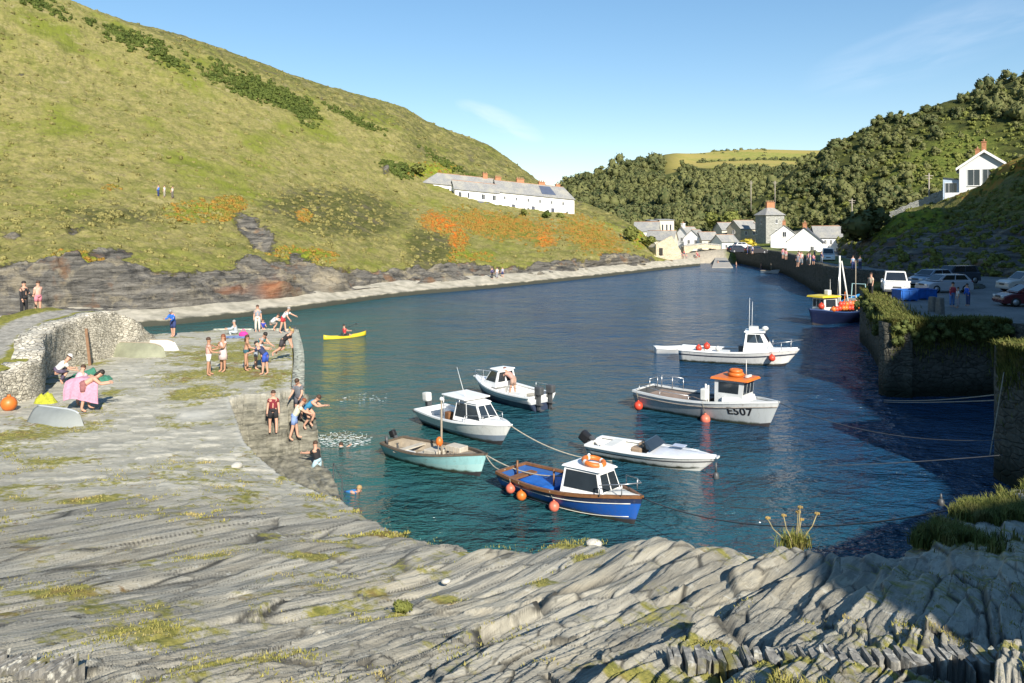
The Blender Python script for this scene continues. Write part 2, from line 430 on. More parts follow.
def cells(x, y, seed):
    """nearest and second nearest of one random point per unit square; gives distances, id noise and offsets"""
    ix = np.floor(x); iy = np.floor(y); f1 = np.full(x.shape, 9.); f2 = np.full(x.shape, 9.); bx = np.zeros(x.shape); by = np.zeros(x.shape); cx_ = np.zeros(x.shape); cy_ = np.zeros(x.shape)
    for dx in (-1, 0, 1):
        for dy in (-1, 0, 1):
            jx, jy = ix + dx, iy + dy; px = jx + .1 + .8 * _hash(jx, jy, seed); py = jy + .1 + .8 * _hash(jx, jy, seed + 1); d = np.hypot(px - x, py - y)
            m = d < f1; f2 = np.where(m, f1, np.minimum(f2, d)); bx = np.where(m, jx, bx); by = np.where(m, jy, by); cx_ = np.where(m, px, cx_); cy_ = np.where(m, py, cy_); f1 = np.where(m, d, f1)
    return f2 - f1, bx, by, x - cx_, y - cy_
def slate(X, Y):
    """relief of the tilted slate beds: long flat splinters along one strike, each a little higher or more tilted than the next"""
    u0 = X * NRM[0] + Y * NRM[1]; v = X * STR[0] + Y * STR[1]; R_ = np.hypot(X, Y)
    u = u0 + .55 * fbm(X * .15, Y * .15, 3, 2) + .03 * fbm(X * 1.8, Y * 1.8, 5, 3)
    h = 0; cr = 0; ct = 0
    for (su, sv, amp, tilt, gap, seed, far) in ((.50, 3.6, .115, .28, .05, 21, 1.0), (.16, 1.5, .048, .36, .022, 33, 1.0), (.055, .6, .017, .40, .007, 47, None)):
        e, ix, iy, du, dv = cells(u / su, v / sv + .35 * _hash(np.floor(u / su), 0 * u, seed + 5), seed)
        r1, r2, r3 = _hash(ix, iy, seed + 2), _hash(ix, iy, seed + 3), _hash(ix, iy, seed + 4)
        k = sstep(30, 14, R_) * .5 + .5 if su > .3 else sstep(19, 9, R_) if far else sstep(10, 5.5, R_)
        hh = amp * (r1 - .5) * (.5 + r3) - tilt * su * du * (.35 + .9 * r2) + .07 * sv * dv * (r3 - .5)
        g_ = sstep(.10, .0, e) * (r2 > .35) * k
        h = h + k * (hh - gap * g_); cr = np.maximum(cr, sstep(.13, .03, e) * (r2 > .30) * k * (.5 + .5 * r1)); ct = ct + (_hash(ix, iy, seed + 8) - .5) * (.6 if su > .3 else .5)
    big = fbm(u0 * .9, v * .22, 66, 3)
    h = h + .10 * fbm(X * .4, Y * .4, 61, 3) + .07 * np.abs(big) + .012 * fbm(u * 5, v * 1.2, 62, 4) * sstep(16, 8, R_) + .005 * fbm(X * 9, Y * 9, 63, 3)
    return h, cr, ct + .5
def paving(X, Y):
    """worn stone slabs of the pier floor"""
    a = .3; x = X * math.cos(a) + Y * math.sin(a); y = -X * math.sin(a) + Y * math.cos(a)
    y = y + .35 * fbm(X * .35, Y * .35, 90, 3) + .08 * fbm(X * 1.8, Y * 1.8, 94, 2); x = x + .3 * fbm(X * .7, Y * .7, 95, 2)
    ry = np.floor(y / .42); fy = y / .42 - ry
    xx = x / .95 + _hash(ry, ry * 0, 91); rx = np.floor(xx); fx = xx - rx
    hgt = _hash(rx, ry, 92) * .06
    gap = np.minimum(np.minimum(fx, 1 - fx) * 2.3, np.minimum(fy, 1 - fy))
    return hgt - .05 * (1 - sstep(0, .10, gap)) + .03 * fbm(X * 3, Y * 3, 93, 3), hgt / .06
def ellblob(X, Y, px, py, rx, ry):
    """a ground patch given by the size it has from the survey point"""
    c = onfloor(px, py); k = F / c.y; h = CH - c.z
    return np.exp(-(((X - c.x) * k / rx) ** 2 + ((Y - c.y) * F * h / c.y ** 2 / ry) ** 2))
def rock_mat():
    m, nt, b = new_mat('slate_rock'); g = NG(nt); o = g.obj()
    rot = math.atan2(STR[1], STR[0])
    al = g.map(o, (1, 1, 1), -rot)
    st = g.noise(1.0, 6, g.map(al, (.7, 9, 4)), .7, .6)
    st2 = g.noise(1.0, 5, g.map(al, (2.2, 34, 12)), .7, .4)
    big = g.noise(.55, 4, o)
    col = g.mix(g.rng(st, .32, .68), (.175, .168, .142), (.41, .385, .31))
    col = g.mix(g.math('MULTIPLY', g.rng(st2, .5, .75), .5), col, (.56, .525, .43))
    col = g.mix(g.math('MULTIPLY', g.rng(big, .48, .66), .6), col, (.44, .39, .28))
    col = g.mix(g.math('MULTIPLY', g.rng(g.noise(1.0, 6, g.map(al, (.5, 14, 6)), .75, .8), .60, .70), .8), col, (.045, .043, .036))
    col = g.mix(g.math('MULTIPLY', g.rng(g.attr('ctone'), .0, .45, 1, 0), .55), col, (.125, .12, .10)); col = g.mix(g.math('MULTIPLY', g.rng(g.attr('ctone'), .6, 1.0), .5), col, (.50, .47, .38))
    col = g.mix(g.math('MULTIPLY', g.attr('crack'), .95), col, (.03, .029, .025))
    fine = g.noise(9, 4, o)
    lich = g.math('MULTIPLY', g.rng(fine, .58, .68), g.rng(g.noise(1.3, 3, o), .45, .65))
    col = g.mix(g.math('MULTIPLY', lich, .6), col, (.52, .52, .46))
    # pier paving: paler, buff stones, each a little different
    pv = g.attr('paving'); tone = g.attr('tone')
    pc = g.mix(tone, (.28, .27, .22), (.60, .565, .46))
    pc = g.mix(g.rng(g.noise(2.4, 5, g.map(o, (1, 3, 1), .3)), .35, .65), (.30, .29, .235), pc)
    pc = g.mix(g.math('MULTIPLY', g.rng(g.noise(5, 4, o), .55, .7), .5), pc, (.56, .54, .46))
    col = g.mix(pv, col, pc)
    col = g.mix(g.attr('pale'), col, (.50, .49, .43))
    # weed on the wet lower steps
    wet = g.attr('wet')
    col = g.mix(g.math('MULTIPLY', wet, .85), col, g.mix(g.rng(g.noise(1.0, 5, g.map(o, (2, 2, 11)), .7), .38, .62), (.035, .035, .024), (.20, .19, .145)))
    # moss and short turf in the cracks
    ms = g.math('ADD', g.math('MULTIPLY', g.attr('moss'), 1.0), g.math('ADD', g.math('MULTIPLY', g.math('SUBTRACT', g.noise(5.5, 5, o, .7), .5), 1.3), g.math('MULTIPLY', g.math('SUBTRACT', g.noise(.9, 4, o, .65), .5), 1.5)))
    mcol = g.mix(g.rng(g.noise(7, 4, o), .35, .65), (.13, .135, .03), (.30, .27, .07))
    mcol = g.mix(g.rng(g.noise(1.1, 3, o), .55, .7), mcol, (.17, .10, .04))
    col = g.mix(g.rng(ms, .38, .60), col, mcol)
    g.l(col, b.inputs['Base Color'])
    g.l(g.mix(wet, (.85, .85, .85), (.45, .45, .45)), b.inputs['Roughness'])
    b.inputs['Specular IOR Level'].default_value = .3
    h = g.math('ADD', g.math('MULTIPLY', st2, .5), g.math('ADD', g.math('MULTIPLY', st, .6), g.math('MULTIPLY', g.noise(22, 4, o), .3)))
    g.bump(h, .7, .05, b)
    return m
ROCK = rock_mat()
_moss = [(240, 352, 70, 14), (225, 375, 60, 10), (200, 395, 40, 8), (285, 376, 14, 12), (35, 435, 45, 22), (60, 462, 35, 9), (283, 478, 8, 6), (400, 532, 45, 6),
         (360, 545, 60, 8), (480, 548, 60, 7), (560, 552, 30, 6), (590, 556, 22, 9), (140, 640, 80, 26), (250, 665, 80, 22), (60, 595, 50, 10), (30, 540, 22, 8),
         (440, 600, 25, 8), (540, 585, 30, 6), (690, 650, 70, 12), (640, 680, 60, 10), (760, 672, 90, 10), (900, 675, 90, 8), (400, 612, 14, 8), (780, 540, 40, 10),
         (1000, 505, 90, 18), (920, 535, 60, 14), (1010, 665, 40, 10), (330, 610, 40, 7), (200, 560, 30, 6), (90, 500, 40, 6), (320, 560, 45, 6)]
def moss_at(X, Y):
    s = np.zeros(np.shape(X))
    s = np.maximum(s, .26 + .32 * fbm(X * .45, Y * .45, 401, 4) + .10 * fbm(X * 2.2, Y * 2.2, 402, 2))
    for a in _moss: px, py, rx, ry = a; s = np.maximum(s, .70 * ellblob(X, Y, px, py, rx * 1.35, ry * 1.5))
    return s
def shelf_surface(X, Y):
    """rough descending steps between the curved floor edge and the water"""
    ds = segdist(X, Y, [(CURVE[0][0], CURVE[0][1]), (-8.95, 32.2)])
    st = 2.9 - .32 * np.floor(np.clip(ds / .36 + 1.1 * fbm(X * .8, Y * 1.5, 14, 3), 0, 6.9)) + .12 * fbm(X * 4, Y * 4, 19, 2)
    return np.maximum(st, .72) - .035 * np.clip(30.5 - Y, 0, 20) + .07 * fbm(X * 2.5, Y * 2.5, 15, 3) - .12 * np.clip(X + 8.6, 0, 5)
def build_foreground():
    cols = np.concatenate([np.linspace(-900, -30, 60), np.linspace(-28, 1052, 1000), np.linspace(1056, 2100, 70)])
    ys = np.concatenate([np.linspace(2600, 720, 40), np.linspace(717, 395, 540), np.linspace(394, 322, 170)])
    # rows: distances chosen so that they are evenly fine; height there follows from the control points
    zref = pchip([322, 390, 500, 550, 690, 2600], [2.35, 2.9, 3.3, 4.6, 6.6, 8.0], ys)
    Dr = np.maximum.accumulate(F * (CH - zref) / (ys - HY))
    Dr = np.maximum.accumulate(Dr + np.arange(len(Dr)) * 1e-5); Dr = np.minimum(Dr, 54.4)
    Y, K = np.meshgrid(Dr, (cols - CX) / F, indexing='ij'); X = K * Y
    Z = floorz(X, Y)
    d_edge = segdist(X, Y, EDGE + [(a[0], a[1]) for a in LOWER])
    land = inpoly(X, Y, LAND)
    rk, cr, ct = slate(X, Y); pv, tone = paving(X, Y)
    # rock gives way to paving along an uneven line
    m = sstep(15.0, 21.0, Y + 2.2 * fbm(X * .25, Y * .25, 11, 3) - .32 * np.minimum(X, 0) * 0 + .0 * X)
    gain = .42 + .50 * sstep(-7, 0, X + 0.2 * Y) ; gain = gain * (1 - .25 * sstep(11, 15, Y))
    rel = (1 - m) * rk * gain + m * pv * .9
    for ax in (0, 1, 0, 1):
        p_ = np.roll(rel, 1, ax); q_ = np.roll(rel, -1, ax); p_[(0,) if ax == 0 else (slice(None), 0)] = rel[(0,) if ax == 0 else (slice(None), 0)]; q_[(-1,) if ax == 0 else (slice(None), -1)] = rel[(-1,) if ax == 0 else (slice(None), -1)]
        wb_ = .62 * sstep(5.5, 10, Y); rel = (1 - wb_) * rel + wb_ * .5 * (p_ + q_)
    Z = Z + rel
    hump = .0
    # the lower, weedy steps between the curved edge of the floor and the water
    shelf = inpoly(X, Y, SHELF)
    sz = shelf_surface(X, Y)
    Z = np.where(shelf, np.minimum(sz, Z), Z)
    drop = np.where(land, 0, 1.0)
    # the broken outer edge falls to the water
    nearshelf = (X > -9.7) & (X < -4.2) & (Y > 20.5) & (Y < 37)
    Zo = np.where(nearshelf, .45 + .25 * fbm(X * 1.8, Y * 1.8, 18, 3), Z)
    Zout = np.maximum(-1.3, Zo - d_edge * np.where(nearshelf, 3.5, 9) - .2 * (fbm(X * 1.4, Y * 1.4, 17, 3) + 1))
    Z = np.where(land, Z - .10 * np.exp(-(d_edge / .25) ** 2) * (1 - m), Zout)
    ms = moss_at(X, Y) * (1 - np.clip(cr * .0, 0, 1))
    ms = np.where(shelf, 0, ms)
    wet = np.where(shelf, sstep(3.2, 2.3, Z), np.where(land, 0, 1) * sstep(1.6, .8, Z))
    wet = np.maximum(wet, ellblob(X, Y, 258, 412, 30, 18) * .5)
    pale = .8 * (ellblob(X, Y, 195, 416, 20, 5) + ellblob(X, Y, 262, 398, 1, 1) * 0)
    pale = np.maximum(pale, .5 * sstep(.25, .06, segdist(X, Y, [(a[0], a[1]) for a in CURVE])))
    pale = np.maximum(pale, .45 * sstep(.5, .2, segdist(X, Y, EDGE[:3])))
    V = np.stack([X, Y, Z], -1); Fq = gridfaces(*X.shape)
    # drop what lies under water or inside the breakwater
    zf = Z.ravel()[Fq].max(1); keep = zf > -.9
    Fq = Fq[keep]
    used = np.zeros(X.size, bool); used[Fq.ravel()] = True; idx = np.cumsum(used) - 1
    o = npmesh('rock_ground', V.reshape(-1, 3)[used], idx[Fq], ROCK, smooth=False, attrs=
               {'moss': ms.ravel()[used], 'wet': wet.ravel()[used], 'paving': m.ravel()[used], 'tone': tone.ravel()[used], 'pale': np.clip(pale, 0, 1).ravel()[used], 'crack': (np.clip(cr, 0, 1) * (1 - m)).ravel()[used], 'ctone': np.clip(ct, 0, 1).ravel()[used]})
    tag(o, kind='structure')
build_foreground()

# a step of the harbour floor, found again for things that stand on it
def shelfz(X, Y): return float(shelf_surface(np.array([X]), np.array([Y]))[0])

# pier outer face (masonry) standing proud of the floor's side
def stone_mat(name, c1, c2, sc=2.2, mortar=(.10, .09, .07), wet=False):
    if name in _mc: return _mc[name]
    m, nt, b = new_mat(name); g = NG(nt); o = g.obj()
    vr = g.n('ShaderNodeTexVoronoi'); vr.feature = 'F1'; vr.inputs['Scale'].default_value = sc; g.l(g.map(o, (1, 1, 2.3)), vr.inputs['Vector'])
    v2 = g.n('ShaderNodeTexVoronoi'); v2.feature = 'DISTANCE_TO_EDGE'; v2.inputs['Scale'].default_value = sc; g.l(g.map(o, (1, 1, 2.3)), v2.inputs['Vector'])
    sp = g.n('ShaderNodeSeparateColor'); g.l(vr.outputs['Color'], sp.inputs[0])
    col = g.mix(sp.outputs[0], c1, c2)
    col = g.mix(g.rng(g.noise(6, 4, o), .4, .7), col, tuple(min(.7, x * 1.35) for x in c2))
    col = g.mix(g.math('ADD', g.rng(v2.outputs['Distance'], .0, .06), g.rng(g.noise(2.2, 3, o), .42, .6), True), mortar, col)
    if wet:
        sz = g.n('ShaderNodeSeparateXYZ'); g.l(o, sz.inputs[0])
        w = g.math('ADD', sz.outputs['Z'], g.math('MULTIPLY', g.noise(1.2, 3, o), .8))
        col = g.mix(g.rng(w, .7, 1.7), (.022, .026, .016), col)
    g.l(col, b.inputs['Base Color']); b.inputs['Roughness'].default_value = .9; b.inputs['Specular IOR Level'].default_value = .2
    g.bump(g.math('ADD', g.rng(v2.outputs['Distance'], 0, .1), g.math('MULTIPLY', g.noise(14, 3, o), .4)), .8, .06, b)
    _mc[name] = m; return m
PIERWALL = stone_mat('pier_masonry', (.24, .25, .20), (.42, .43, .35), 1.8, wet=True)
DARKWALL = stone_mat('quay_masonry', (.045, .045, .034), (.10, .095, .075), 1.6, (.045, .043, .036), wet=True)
DRYSTONE = stone_mat('dry_stone', (.26, .24, .19), (.52, .485, .40), 4.2, (.20, .18, .14))
def wallstrip(name, pts, top, bot, th, mat, label, cat='wall', jag=.0, coping=None, seed=1):
    """a wall of real thickness along a ground line; the stones of its face stick out unevenly"""
    pts = [np.array(p, float) for p in pts]; L = [0]
    for a, b in zip(pts[:-1], pts[1:]): L.append(L[-1] + np.linalg.norm(b - a))
    n = max(4, int(L[-1] / .22)); s = np.linspace(0, L[-1], n)
    xy = pchip(L, np.array(pts), s) if len(pts) > 2 else np.array([pts[0] + (pts[1] - pts[0]) * t / L[-1] for t in s])
    d = np.gradient(xy, axis=0); d /= np.linalg.norm(d, axis=1, keepdims=True); nr = np.stack([d[:, 1], -d[:, 0]], 1)
    tp = np.interp(s, L, top) if np.ndim(top) else np.full(n, top); bt = np.interp(s, L, bot) if np.ndim(bot) else np.full(n, bot)
    tp = tp + jag * (np.round(vnoise(s * 2.2, s * 0, seed) * 4) / 4 - .5)
    rows = 14; ring = []
    for k in range(rows):
        t = k / (rows - 1); z = bt + (tp - bt) * t
        off = jag * .35 * (vnoise(s * 4, z * 9, seed + 2) - .5); ring.append(np.concatenate([xy + nr * (off)[:, None], z[:, None]], 1))
    for k in range(rows):
        t = 1 - k / (rows - 1); z = bt + (tp - bt) * t
        ring.append(np.concatenate([xy - nr * (th + jag * .2 * vnoise(s * 4, z * 9, seed + 5)[:, None]), z[:, None]], 1))
    Pg = np.stack(ring); Fq = gridfaces(*Pg.shape[:2])
    ends = []
    for c in (0, n - 1):
        idx = [r * n + c for r in range(2 * rows)]
        for r in range(rows - 1): ends.append((idx[r], idx[r + 1], idx[2 * rows - 2 - r], idx[2 * rows - 1 - r]))
    o = npmesh(name, Pg, np.concatenate([Fq, np.array(ends)]), mat, smooth=False)
    return tag(o, label, cat)
wallstrip('pier_wall', [(-8.9, 32.1), (-11.5, 42.0), (-15.05, 54.1)][::-1], [2.43, 2.72, 2.95], -1, .5, PIERWALL, 'pale greenish stone side wall of the pier dropping into the water', 'pier wall', .05, seed=4)
wallstrip('pier_wall', [(-15.0, 54.25), (-20.4, 54.25)][::-1], 2.42, -1, .4, PIERWALL, 'far end wall of the pier facing the rocky ledge across the inlet', 'pier wall', .05, seed=6)

# ------------------------------------------------------------------ breakwater wall on the left with a path along its top
wb_px = [(-60, 432, 2.95), (0, 411, 2.95), (34, 401, 2.95), (46, 379, 2.95), (71, 366, 2.95), (98, 360, 2.9), (117, 355, 2.9), (140, 352, 2.85), (162, 346, 2.8)]
wpts = [(G(*a).x, G(*a).y) for a in wb_px]
wtop = [3.9, 4.25, 4.45, 4.8, 5.0, 5.15, 5.1, 4.3, 2.95]
tag(wallstrip('breakwater_wall', wpts, wtop, 2.3, 1.0, DRYSTONE, 'curved rough stone breakwater wall with a grassy path along its top', 'wall', .22, seed=12))
def build_breakwater():
    w = np.array(wpts); t = np.array(wtop)
    n = 160; s = np.linspace(0, len(w) - 1.6, n); xy = np.stack([np.interp(s, range(len(w)), w[:, 0]), np.interp(s, range(len(w)), w[:, 1])], 1); tp = np.interp(s, range(len(w)), t)
    off = np.array([.35, .9, 1.4, 2.2, 3.0, 3.8, 4.6, 6.0, 7.5]); dz = np.array([-.05, .0, -.02, -.05, -.05, .0, .05, -1.2, -6])
    outd = np.array([-.93, .36])
    X = xy[:, 0][:, None] + outd[0] * off; Y = xy[:, 1][:, None] + outd[1] * off
    Z = tp[:, None] + dz + .10 * fbm(X * 1.5, Y * 1.5, 8, 3)
    path = np.exp(-((off - 2.6) / 1.1) ** 2)[None, :] * np.ones((n, 1))
    # finer grid across
    m, nt, b = new_mat('grass_path'); g = NG(nt); o = g.obj()
    gr = g.mix(g.rng(g.noise(5, 5, o), .35, .65), (.13, .14, .03), (.27, .25, .06))
    st = g.mix(g.rng(g.noise(4, 5, o), .35, .65), (.22, .21, .18), (.38, .36, .31))
    g.l(g.mix(g.rng(g.math('ADD', g.attr('path'), g.math('MULTIPLY', g.math('SUBTRACT', g.noise(2, 3, o), .5), .8)), .4, .6), gr, st), b.inputs['Base Color'])
    b.inputs['Roughness'].default_value = .95; b.inputs['Specular IOR Level'].default_value = .1
    g.bump(g.noise(16, 4, o), .8, .06, b)
    tag(npmesh('path', np.stack([X, Y, Z], -1), gridfaces(n, len(off)), m, None, {'path': path}), kind='structure')
build_breakwater()

# ------------------------------------------------------------------ terrain lofts
def loft(xs, rows, xq, nsub):
    """rows: list of (y list or None, z list or None, D list) by survey column; gives a fine grid of points"""
    Rr = []
    for spec in rows:
        D = pchip(xs, spec['D'], xq)
        if 'y' in spec: y = pchip(xs, spec['y'], xq); Z = CH - (y - HY) / F * D
        else: Z = pchip(xs, spec['z'], xq)
        Rr.append(np.stack([(xq - CX) / F * D, D, Z], -1))
    Rr = np.stack(Rr)
    tq = np.concatenate([np.linspace(i, i + 1, nsub[i], endpoint=False) for i in range(len(rows) - 1)] + [[len(rows) - 1]])
    return pchip(np.arange(len(rows)), Rr, tq), tq
def _off(v, k): return [a + k for a in v]
# left hill
LX = [-420, -250, -100, 0, 66, 100, 167, 241, 325, 400, 433, 483, 511, 539, 560, 581, 616, 640, 660, 700]
_dw = lambda xq: pchip([-420, -250, 0, 160, 300, 400, 500, 600, 660, 700], [52, 58, 68.7, 75, 89, 106, 121, 145, 168, 186], xq)
LD = list(_dw(LX))
def lk(xs, ys): return list(pchip(xs, ys, LX))
y4 = lk([-420, -250, 0, 60, 120, 200, 300, 400, 500, 573, 640, 660, 700], [258, 262, 262, 256, 264, 268, 264, 266, 264, 260, 257, 262, 265])
y6 = lk([-420, -250, 0, 100, 200, 300, 400, 433, 500, 573, 600, 616, 640, 660, 700], [165, 175, 185, 190, 195, 200, 204, 206, 214, 221, 227, 232, 241, 254, 264])
y8 = [-260, -165, -80, -30, 0, 14, 33, 57, 86, 107, 125, 143, 162, 181, 192, 202, 216, 230, 249, 262]
D4 = lk([-420, 0, 100, 200, 300, 400, 500, 573, 640, 700], [66, 80, 84, 91, 103, 119, 136, 150, 167, 190])
D6 = lk([-420, 0, 100, 200, 300, 400, 433, 500, 573, 640, 700], [90, 112, 118, 128, 145, 172, 181, 190, 195, 197, 205])
D8 = [120, 145, 170, 188, 195, 200, 210, 222, 238, 255, 262, 265, 263, 256, 246, 236, 220, 207, 200, 207]
lp = lambda a, b, t: [p + (q - p) * t for p, q in zip(a, b)]
LROWS = [dict(z=[1.2] * 20, D=_off(LD, 4.0)), dict(y=lp(y4, [285 + 0 * a for a in y4], .42), D=lp(_off(LD, 5), D4, .45)), dict(y=y4, D=D4), dict(y=lp(y4, y6, .5), D=lp(D4, D6, .42)), dict(y=y6, D=D6),
         dict(y=lp(y6, y8, .5), D=lp(D6, D8, .42)), dict(y=y8, D=D8), dict(z=[CH - (a - HY) / F * d - 1 for a, d in zip(y8, D8)], D=_off(D8, 30)),
         dict(z=[CH - (a - HY) / F * d - 14 for a, d in zip(y8, D8)], D=_off(D8, 120))]
def hill_mat():
    m, nt, b = new_mat('grassy_hillside'); g = NG(nt); o = g.obj()
    mott = g.noise(.35, 6, g.map(o, (1, .7, 1.6)), .7)
    gr = g.mix(g.rng(mott, .34, .66), (.13, .14, .034), (.27, .24, .085))
    gr = g.mix(g.rng(g.noise(1.6, 5, o), .45, .68), gr, (.29, .25, .105))
    gr = g.mix(g.rng(g.noise(.07, 4, o), .5, .66), gr, (.16, .18, .03))
    tus = g.noise(.8, 5, g.map(o, (1, 1, 1.5)), .75)
    gr = g.mix(g.math('MULTIPLY', g.rng(tus, .53, .66), .65), gr, (.11, .088, .05))
    gr = g.mix(g.math('MULTIPLY', g.rng(g.noise(.16, 5, g.map(o, (1, 1, 1.5)), .7), .54, .68), .6), gr, (.085, .10, .022))
    gr = g.mix(g.math('MULTIPLY', g.rng(g.noise(.24, 5, g.map(o, (1, 1, 2.2)), .75, .5), .57, .68), .6), gr, (.33, .28, .15))
    hth = g.mix(g.rng(g.noise(1.2, 5, o), .35, .65), (.06, .07, .018), (.125, .12, .045))
    hth = g.mix(g.math('MULTIPLY', g.rng(g.noise(.22, 4, o), .5, .66), .6), hth, (.12, .10, .075))
    gors = g.mix(g.rng(g.noise(1.6, 5, o), .4, .6), (.028, .045, .010), (.075, .10, .02))
    lush = g.mix(g.rng(g.noise(1.4, 5, o), .4, .6), (.12, .16, .02), (.25, .26, .03))
    brk = g.mix(g.rng(g.noise(.9, 5, o), .38, .62), (.22, .20, .04), (.36, .17, .04))
    brk = g.mix(g.rng(g.noise(.32, 4, o), .5, .62), brk, (.13, .16, .03))
    nn = g.math('MULTIPLY', g.math('SUBTRACT', g.noise(.45, 5, o, .7), .5), .9)
    def msk(a): return g.rng(g.math('ADD', g.attr(a), nn), .40, .60)
    col = g.mix(msk('heath'), gr, hth)
    col = g.mix(msk('gorse'), col, gors)
    col = g.mix(msk('lush'), col, lush)
    col = g.mix(msk('bracken'), col, brk)
    col = g.mix(msk('rust'), col, g.mix(g.rng(g.noise(1.1, 4, o), .4, .6), (.42, .10, .015), (.52, .20, .03)))
    str_ = g.noise(.8, 6, g.map(o, (.35, .35, 3.2), rot=(.12, .1, 0)), .7, .8)
    rk = g.mix(g.rng(str_, .35, .65), (.042, .042, .040), (.23, .215, .185))
    rk = g.mix(g.math('MULTIPLY', g.rng(g.noise(.45, 5, o), .52, .66), .7), rk, (.36, .31, .21))
    rk = g.mix(g.math('MULTIPLY', g.rng(g.noise(.3, 4, g.map(o, (1, 1, .6))), .58, .68), .7), rk, (.20, .11, .06))
    rk = g.mix(g.math('MULTIPLY', g.attr('redrock'), .9), rk, (.36, .13, .05))
    rk = g.mix(g.attr('buff'), rk, (.42, .36, .25))
    nr = g.math('MULTIPLY', g.math('SUBTRACT', g.noise(.55, 6, g.map(o, (1, 1, 2)), .75), .5), 1.15)
    rf = g.rng(g.math('ADD', g.attr('rock'), nr), .44, .54)
    col = g.mix(rf, col, rk)
    g.l(col, b.inputs['Base Color']); b.inputs['Roughness'].default_value = .95; b.inputs['Specular IOR Level'].default_value = .1
    h = g.math('ADD', g.noise(2.6, 6, o, .7), g.math('MULTIPLY', str_, g.math('MULTIPLY', rf, 2)))
    g.bump(h, .9, .35, b)
    return m
HILLM = hill_mat()
def blobpx(xg, yg, x, y, rx, ry, rot=0):
    c, s = math.cos(rot), math.sin(rot); dx = xg - x; dy = yg - y
    return np.exp(-(((dx * c + dy * s) / rx) ** 2 + ((-dx * s + dy * c) / ry) ** 2))
def build_left_hill():
    xq = np.concatenate([np.linspace(-420, -20, 90), np.linspace(-18, 698, 720)])
    Pg, tq = loft(LX, LROWS, xq, [14, 26, 45, 70, 70, 60, 8, 8])
    X, Y, Z = Pg[..., 0], Pg[..., 1], Pg[..., 2]
    sx = CX + F * X / Y; sy = HY + F * (CH - Z) / Y          # survey bearings of the ground points, used to place the vegetation zones
    T = tq[:, None] + 0 * X
    N = gridnormals(Pg); N = np.where(N[..., 2:3] < 0, -N, N)
    rock = sstep(2.12, 1.5, T + .95 * fbm(X * .07, Y * .07, 101, 4)) * np.clip(.93 + .5 * fbm(X * .2, Z * .4, 102, 3), 0, 1) 
    rock = np.maximum(rock, .95 * (blobpx(sx, sy, 255, 232, 30, 13, .75)))
    rock = np.maximum(rock, .8 * (blobpx(sx, sy, 300, 262, 18, 9, .5)))
    rock = np.maximum(rock, .62 * blobpx(sx, sy, 10, 237, 18, 6)); rock = np.maximum(rock, .62 * blobpx(sx, sy, 75, 228, 14, 5))
    rock = np.maximum(rock, .8 * blobpx(sx, sy, 110, 255, 30, 7)); rock = np.maximum(rock, .6 * blobpx(sx, sy, 385, 172, 6, 8))
    for (a, b_, c, d) in ((20, 75, 20, 5), (105, 92, 12, 3), (80, 105, 14, 4), (15, 110, 16, 5)): rock = np.maximum(rock, .40 * blobpx(sx, sy, a, b_, c, d))
    rock = np.where(sx > 600, np.maximum(rock, sstep(2.6, 1.9, T) * .8), rock)
    line = 12 + (sx - 60) * .395                               # the diagonal dark band of gorse
    gor = np.exp(-((sy - line) / (10 + .03 * np.clip(sx, 0, 400))) ** 2) * np.clip(.75 + .9 * fbm(X * .09, Y * .09, 177, 3), .2, 1) * sstep(-60, 30, sx) * sstep(345, 300, sx) * .85
    gor = np.maximum(gor, .8 * blobpx(sx, sy, 395, 168, 22, 9, .4)); gor = np.maximum(gor, .7 * blobpx(sx, sy, 355, 120, 40, 5, .45)); gor = np.maximum(gor, .6 * blobpx(sx, sy, 450, 165, 50, 6, .5))
    heath = np.maximum(.86 * blobpx(sx, sy, 335, 212, 95, 32, .1), .75 * blobpx(sx, sy, 430, 250, 40, 30, .3))
    heath = np.maximum(heath, .5 * sstep(0, 12, line - sy - 6) * sstep(60, 120, sx)); heath = np.maximum(heath, .6 * blobpx(sx, sy, 212, 220, 16, 12)); heath = np.maximum(heath, .55 * blobpx(sx, sy, 5, 180, 18, 14))
    heath = np.maximum(heath, .50 * sstep(4.2, 5, T) * sstep(340, 420, sx)); heath = np.maximum(heath, .64 * blobpx(sx, sy, 110, 215, 110, 16))
    lush = np.maximum(.8 * blobpx(sx, sy, 75, 262, 40, 14), .62 * blobpx(sx, sy, 200, 212, 60, 18)); lush = np.maximum(lush, .65 * blobpx(sx, sy, 300, 255, 60, 10, .15)); lush = np.maximum(lush, .6 * blobpx(sx, sy, 470, 256, 40, 10))
    lush = np.maximum(lush, .7 * blobpx(sx, sy, 430, 170, 40, 12)); lush = np.maximum(lush, .7 * blobpx(sx, sy, 640, 240, 16, 14))
    brk = np.maximum.reduce([.85 * blobpx(sx, sy, 231, 206, 20, 10), .75 * blobpx(sx, sy, 303, 217, 9, 8, .6), .72 * blobpx(sx, sy, 500, 226, 90, 17, .12), .75 * blobpx(sx, sy, 590, 236, 45, 20, .4), .5 * blobpx(sx, sy, 110, 187, 16, 6)])
    rust = np.maximum.reduce([.74 * blobpx(sx, sy, 440, 225, 26, 13, .3), .80 * blobpx(sx, sy, 458, 240, 13, 14, .5), .62 * blobpx(sx, sy, 545, 240, 16, 14), .45 * blobpx(sx, sy, 480, 222, 14, 10), .45 * blobpx(sx, sy, 570, 232, 16, 8)])
    red = np.maximum(.9 * blobpx(sx, sy, 270, 290, 11, 10), .45 * blobpx(sx, sy, 235, 286, 18, 4)); buff = np.maximum(.75 * blobpx(sx, sy, 327, 282, 13, 10), .55 * blobpx(sx, sy, 20, 278, 8, 7))
